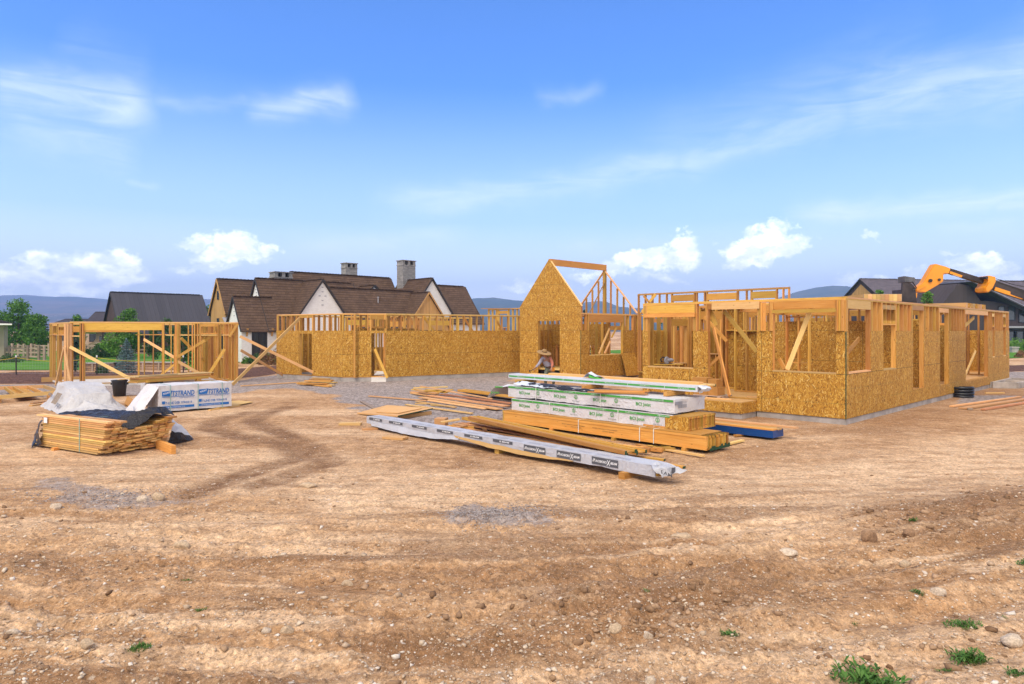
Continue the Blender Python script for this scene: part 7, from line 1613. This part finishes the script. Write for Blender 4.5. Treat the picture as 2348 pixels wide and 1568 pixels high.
# ------------------------------------------------------------------ telehandler reaching over the wall
def c8(x, y, d): return P(2005.5+.14544*x, 573+.14544*y, d)
TD = 24.6
TH_ = thing('telehandler', 'yellow telehandler whose boom reaches over the right wall holding a pack on its forks', 'telehandler', V((22.2, 24.0, 0)))
out = [(930, 228), (955, 217), (1120, 262), (1195, 295), (1165, 375), (1100, 370), (1080, 385), (1080, 490), (1060, 510), (1010, 545), (800, 668), (640, 660), (650, 590), (720, 550), (760, 515), (800, 450), (912, 262)]
mb = MB(); mb.prism([c8(x, y, TD-.16) for x, y in out], V((.02, .32, 0))); hd = mb.build('boom_head', M['yellow'], TH_)
bm = bmesh.new(); bm.from_mesh(hd.data); bmesh.ops.remove_doubles(bm, verts=bm.verts, dist=1e-4); bmesh.ops.recalc_face_normals(bm, faces=bm.faces); bmesh.ops.bevel(bm, geom=[e for e in bm.edges if len(e.link_faces) == 2 and e.calc_face_angle(0) > .6], offset=.02, segments=2, affect='EDGES'); bm.to_mesh(hd.data); bm.free()
for x, y, r in ((868, 484, .06), (1008, 470, .045)):
    mb = MB(); p = c8(x, y, TD-.17); mb.tube([p, p+V((0, -.05, 0))], r, 14); mb.build('pin', M['metal_dark'], hd)
mb = MB(); mb.board(c8(845, 500, TD-.22), c8(900, 470, TD-.22), .03, .05, up=V((0, 1, 0))); mb.build('cylinder_lug', M['metal_dark'], hd)
mb = MB(); mb.board(c8(660, 635, TD-.18), c8(800, 560, TD-.18), .05, .03, up=V((0, 1, 0))); mb.build('rib', M['yellow'], hd)
def seg(a, b, d0, d1, w_, h_, mat, name, par=TH_):
    mb = MB(); p, q = c8(*a, d0), c8(*b, d1); mb.board(p, q, w_, h_); return mb.build(name, M[mat], par)
in_ = seg((1150, 330), (1900, 560), TD, 24.3, .24, .175, 'metal_dark', 'inner_boom')
for i, (a, b) in enumerate((((1180, 352), (1370, 418)), ((1230, 395), (1330, 428)))): 
    o = seg(a, b, TD-.127-.3*(a[0]-1150)/750, TD-.127-.3*(b[0]-1150)/750, .012, (.085, .03)[i], 'yellow' if i == 0 else 'bright_metal', 'worn_paint', in_)
ob = seg((1820, 545), (2700, 835), 24.3, 24.0, .34, .29, 'metal_dark', 'outer_boom'); seg((1890, 610), (2330, 752), 24.1, 24.0, .012, .13, 'yellow', 'worn_paint', ob); seg((1930, 512), (2700, 752), 24.12, 23.85, .03, .05, 'fascia', 'hose_rail', ob)
mb = MB(); mb.prism([c8(x, y, 24.05) for x, y in ((1770, 415), (1800, 404), (1895, 425), (1905, 490), (1850, 610), (1790, 668), (1730, 650), (1726, 600), (1760, 560), (1785, 480))], V((0, .5, 0))); cl = mb.build('collar', M['yellow'], TH_)
mb = MB(); mb.prism([c8(x, y, 24.02) for x, y in ((1800, 520), (1840, 500), (1850, 590), (1780, 650), (1745, 640), (1745, 600))], V((0, -.02, 0))); mb.build('collar_plate', M['yellow'], cl)
mb = MB(); p = c8(1765, 435, 24.0); mb.tube([p, p+V((0, .5, 0))], .05, 12); mb.build('roller', M['metal_dark'], cl)
mb = MB(); mb.tube([c8(1900, 455, 24.1), c8(2050, 490, 24.1), c8(2200, 495, 24.1), c8(2400, 480, 24.1)], .012, 6); mb.build('hose', M['black_plastic'], TH_); mb = MB(); mb.tube([c8(1960, 470, 24.05), c8(2150, 540, 24.0), c8(2400, 590, 23.9)], .012, 6); mb.build('hose', M['black_plastic'], TH_)
# carriage and forks
mb = MB(); mb.prism([c8(x, y, TD-.35) for x, y in ((463, 412), (633, 436), (628, 510), (470, 505))], V((.05, .5, 0))); mb.build('backrest', plain('scuffed_grey_steel', (.085, .08, .085), .5, .5, .5, 5), TH_)
mb = MB(); mb.prism([c8(x, y, TD-.45) for x, y in ((440, 515), (560, 520), (640, 600), (650, 760), (660, 830), (430, 815), (425, 700))], V((.0, .10, 0))); ca_ = mb.build('carriage', M['metal_dark'], TH_)
mb = MB(); mb.prism([c8(x, y, TD+.45) for x, y in ((440, 515), (560, 520), (640, 600), (650, 760), (660, 830), (430, 815), (425, 700))], V((.0, .10, 0))); mb.build('carriage', M['metal_dark'], TH_)
mb = MB(); mb.prism([c8(x, y, TD-.35) for x, y in ((470, 620), (545, 620), (545, 830), (450, 830))], V((0, .8, 0))); mb.build('cross_plate', M['metal_dark'], TH_)
mb = MB(); mb.tube([c8(590, 500, TD-.5), c8(655, 600, TD-.5), c8(600, 640, TD-.5)], .02, 7); mb.build('hose', M['black_plastic'], TH_)
mb = MB(); mb.prism([c8(x, y, TD-.2) for x, y in ((575, 660), (665, 680), (660, 752), (600, 760))], V((0, .4, 0))); mb.build('link', M['yellow'], TH_)
mb = MB(); mb.prism([c8(x, y, TD-.3) for x, y in ((430, 790), (620, 800), (620, 830), (430, 828))], V((0, .6, 0))); mb.build('lower_bar', M['yellow'], TH_)
for dy in (-.38, .3):
    mb = MB(); p = c8(455, 818, TD+dy); mb.box(p-V((1.25, 0, 0)), V((1.25, 0, 0)), V((0, .12, 0)), UP*.045); mb.box(p, V((.05, 0, 0)), V((0, .12, 0)), UP*.7); mb.build('fork', M['metal_dark'], TH_)
# chassis out at the right, standing on the dirt
cx0 = V((22.0, 24.0, 0))
mb = MB(); mb.box(cx0+V((-2.4, -.5, .7)), V((5.2, 0, 0)), V((0, 1.0, 0)), UP*.55); mb.build('chassis', M['yellow'], TH_)
mb = MB(); mb.box(cx0+V((-.6, -1.05, .75)), V((1.5, 0, 0)), V((0, .85, 0)), UP*1.75); cb = mb.build('cab', M['black_frame'], TH_); mb = MB(); mb.box(cx0+V((-.5, -1.062, 1.5)), V((1.3, 0, 0)), V((0, .01, 0)), UP*.9); mb.build('cab_window', M['glass'], cb)
mb = MB(); mb.box(cx0+V((.4, .5, .8)), V((2.2, 0, 0)), V((0, .6, 0)), UP*.8); mb.build('engine_cover', M['yellow'], TH_)
mb = MB(); mb.prism([cx0+V((1.9, -.25, 1.2)), cx0+V((2.9, -.25, 1.2)), cx0+V((3.0, -.25, 2.0)), cx0+V((2.5, -.25, 2.2))], V((0, .5, 0))); mb.build('boom_pivot', M['yellow'], TH_)
q = c8(2700, 835, 24.0); mb = MB(); mb.board(q-V((.1, 0, 0)), cx0+V((2.6, 0, 1.95)), .42, .42); mb.build('main_boom', M['yellow'], TH_)
for sx in (-1.6, 1.9):
    for sy in (-1.05, .75):
        mb = MB(); c_ = cx0+V((sx, sy, .62)); prof = [(.0, -.1), (.3, -.12), (.34, -.17), (.58, -.17), (.62, -.12), (.62, .12), (.58, .17), (.34, .17), (.3, .12), (0, .1)]
        mb.lathe(V((0, 0, 0)), prof, 24); mb.v = [c_+V((p.x, p.z, p.y)) for p in mb.v]; wl = set_smooth(mb.build('wheel', M['black_plastic'], TH_)); mb = MB(); mb.lathe(V((0, 0, 0)), [(0, -.135), (.28, -.14), (.3, -.12)], 20); mb.v = [c_+V((p.x, p.z, p.y)) for p in mb.v]; mb.build('rim', M['yellow'], wl)
fix_parent(TH_)
LP = thing('joist_pack', 'pack of yellowish joists lying on the forks of the telehandler', 'timber pack', c8(200, 805, TD))
for k in range(9):
    a = c8(420-66*k, 808, TD-.55); mb = MB(); mb.box(a-V((.148, 0, 0)), V((.142, 0, 0)), V((0, 2.4, 0)), UP*.25); mb.build('joist', M['pale'] if k % 3 == 1 else M['ply'], LP)
for dy in (.0, 1.6): 
    a = c8(420-66*9, 808, TD-.55); mb = MB(); mb.box(a+V((-.0, dy+.02, -.004)), V((9*.152, 0, 0)), V((0, .02, 0)), UP*.262); mb.build('strap', M['fence_wood'], LP)
fix_parent(LP)
# ------------------------------------------------------------------ the worker
WK = thing('person', 'stooping worker in a wide straw hat and grey shirt before the gable doorway', 'person', V((1.6, 30.0, 0)))
def skinned(name, verts, edges, mat, root_i=0, sub=2):
    me = bpy.data.meshes.new(name); me.from_pydata([v[:3] for v in verts], edges, []); o = bpy.data.objects.new(name, me); COL.objects.link(o)
    sm = o.modifiers.new('skin', 'SKIN'); 
    if not me.skin_vertices: bpy.context.view_layer.update()
    sv = me.skin_vertices[0].data
    for i, v in enumerate(verts): r = v[3]; sv[i].radius = (r, r*(v[4] if len(v) > 4 else 1)); sv[i].use_root = (i == root_i)
    ss = o.modifiers.new('sub', 'SUBSURF'); ss.levels = sub; ss.render_levels = sub
    bpy.context.view_layer.update(); m2 = bpy.data.meshes.new_from_object(o.evaluated_get(bpy.context.evaluated_depsgraph_get()))
    bpy.data.objects.remove(o); m2.name = name; m2.materials.clear(); m2.materials.append(mat); m2.polygons.foreach_set('use_smooth', np.ones(len(m2.polygons), dtype=bool))
    return link(name, m2, WK)
skin = plain('sunburnt_skin', (.33, .16, .095), .6); shirt = plain('lavender_grey_shirt', (.30, .29, .35), .9, bump=.3, bscale=12); slv = plain('faded_red_cloth', (.42, .15, .10), .9); trs = plain('grey_green_trousers', (.13, .135, .10), .9, bump=.3, bscale=12)
X0 = V((0, 0, 0)); J = dict(pel=(1.66, 30.10, .93), chest=(1.55, 30.0, 1.25), neck=(1.47, 29.93, 1.43), head=(1.44, 29.87, 1.53), top=(1.43, 29.86, 1.63),
    ls=(1.36, 29.98, 1.36), le=(1.20, 29.84, 1.10), lh=(1.00, 29.76, .90), rs=(1.70, 29.96, 1.36), re=(1.80, 29.84, 1.10), rh=(1.74, 29.66, .90),
    lhip=(1.58, 30.12, .88), lk=(1.46, 29.88, .50), la=(1.52, 30.05, .09), lt=(1.42, 29.86, .05), rhip=(1.76, 30.12, .88), rk=(1.86, 29.95, .50), ra=(1.86, 30.18, .09), rt=(1.82, 29.98, .05))
def finger_set(hand, back):
    h, b = V(hand), V(back); d = (h-b).normalized(); s = d.cross(UP).normalized(); up = s.cross(d); L = []
    for k, (off, ln) in enumerate(((-.032, .065), (-.011, .078), (.011, .072), (.032, .055))):
        p0 = h+d*.055+s*off; p1 = p0+d*ln*.5-up*.02; p2 = p1+d*ln*.25-up*.045; L.append([(p0, .010), (p1, .009), (p2, .007)])
    t0 = h+d*.01+s*.04; L.append([(t0, .011), (t0+s*.03+d*.025-up*.01, .010), (t0+s*.035+d*.055-up*.03, .008)]); return L
vs = []; ed = []; ix = {}
def jv(n, r, fl=1): ix[n] = len(vs); vs.append((*J[n], r, fl))
for n, r in (('pel', .13), ('chest', .145), ('neck', .058), ('head', .085), ('top', .075), ('ls', .062), ('le', .045), ('lh', .036), ('rs', .062), ('re', .045), ('rh', .036), ('lhip', .09), ('lk', .062), ('la', .042), ('lt', .038), ('rhip', .09), ('rk', .062), ('ra', .042), ('rt', .038)): jv(n, r)
E = lambda a, b: ed.append((ix[a], ix[b]))
for a, b in (('pel', 'chest'), ('chest', 'neck'), ('neck', 'head'), ('head', 'top'), ('chest', 'ls'), ('ls', 'le'), ('le', 'lh'), ('chest', 'rs'), ('rs', 're'), ('re', 'rh'), ('pel', 'lhip'), ('lhip', 'lk'), ('lk', 'la'), ('la', 'lt'), ('pel', 'rhip'), ('rhip', 'rk'), ('rk', 'ra'), ('ra', 'rt')): E(a, b)
for hnd, bk in (('lh', 'le'), ('rh', 're')):
    d = (V(J[hnd])-V(J[bk])).normalized(); pi = len(vs); vs.append((*(V(J[hnd])+d*.05), .034, 1)); ed.append((ix[hnd], pi))
    for ch in finger_set(J[hnd], J[bk]):
        prev = pi
        for p, r in ch: vs.append((*p, r, 1)); ed.append((prev, len(vs)-1)); prev = len(vs)-1
body = skinned('body', vs, ed, skin)
fd = V((-.35, -.93, -.2)).normalized(); sd_ = fd.cross(UP).normalized(); hc = V(J['head'])
mb = MB(); mb.tube([hc+fd*.075+UP*.02, hc+fd*.115-UP*.012, hc+fd*.08-UP*.02], [.010, .016, .008], 7); set_smooth(mb.build('nose', skin, body))
for s_ in (-1, 1):
    mb = MB(); p = hc+fd*.083+sd_*s_*.032+UP*.022; mb.lathe(p, [(0, -.009), (.011, 0), (0, .009)], 8); set_smooth(mb.build('eye', M['black_frame'], body)); mb = MB(); p = hc+sd_*s_*.088; mb.lathe(p, [(0, -.03), (.018, -.01), (.02, .015), (0, .03)], 8); set_smooth(mb.build('ear', skin, body))
mb = MB(); mb.board(hc+fd*.084-UP*.045-sd_*.025, hc+fd*.084-UP*.045+sd_*.025, .01, .008); mb.build('mouth', slv, body)
sh_v = [(*J['pel'], .165), (*J['chest'], .175), (*(V(J['neck'])-UP*.03), .075), (*J['ls'], .082), (*J['le'], .066), (*(V(J['le'])*.25+V(J['lh'])*.75), .052)]
skinned('shirt', sh_v, [(0, 1), (1, 2), (1, 3), (3, 4), (4, 5)], shirt)
skinned('sleeve', [(*(V(J['rs'])-V((.05, 0, 0))), .098), (*J['rs'], .088), (*J['re'], .068), (*(V(J['re'])*.3+V(J['rh'])*.7), .054)], [(0, 1), (1, 2), (2, 3)], slv)
skinned('trousers', [(*J['pel'], .158), (*J['lhip'], .112), (*J['lk'], .082), (*(V(J['la'])+UP*.05), .066), (*J['rhip'], .112), (*J['rk'], .082), (*(V(J['ra'])+UP*.05), .066)], [(0, 1), (1, 2), (2, 3), (0, 4), (4, 5), (5, 6)], trs)
mb = MB(); mb.lathe(V((0, 0, 0)), [(.33, -.02), (.31, .0), (.20, .015), (.115, .02), (.11, .10), (.07, .135), (0, .14)], 28); mb.lathe(V((0, 0, 0)), [(.33, -.02), (.31, -.012), (.20, .005), (.0, .012)], 28)
Rm = Matrix.Rotation(rad(10), 4, 'Y')@Matrix.Rotation(rad(14), 4, 'X'); mb.v = [V(J['top'])+UP*-.015+(Rm@p) for p in mb.v]; hat = set_smooth(mb.build('straw_hat', plain('straw', (.30, .18, .075), .85, bump=.5), WK))
mb = MB(); mb.lathe(V((0, 0, 0)), [(.113, .022), (.118, .03), (.116, .05), (.112, .052)], 24); mb.v = [V(J['top'])+UP*-.015+(Rm@p) for p in mb.v]; mb.build('hat_band', M['brown_wood'], hat)
mb = MB(); p = V(J['pel']); mb.lathe(p+V((.0, 0, .03)), [(.165, -.03), (.178, -.03), (.178, .03), (.165, .03)], 20); bl = mb.build('tool_belt', M['brown_wood'], WK)
mb = MB(); mb.box(p+V((.10, -.22, -.16)), V((.14, .03, 0)), V((-.02, .08, 0)), UP*.18); mb.build('pouch', M['yellow'], bl)
fix_parent(WK)
hm = V(J['lh'])+V((-.05, -.03, -.05)); HMR = thing('hammer', 'dark hammer in the hand of the stooping worker', 'hammer', hm)
mb = MB(); mb.tube([hm+V((.12, .02, .09)), hm+V((-.16, -.04, -.05))], .013, 8); mb.build('handle', M['metal_dark'], HMR); mb = MB(); mb.board(hm+V((-.19, -.05, .0)), hm+V((-.14, -.03, -.12)), .03, .035); mb.build('head', M['metal_dark'], HMR); fix_parent(HMR)
bpy.context.view_layer.update()
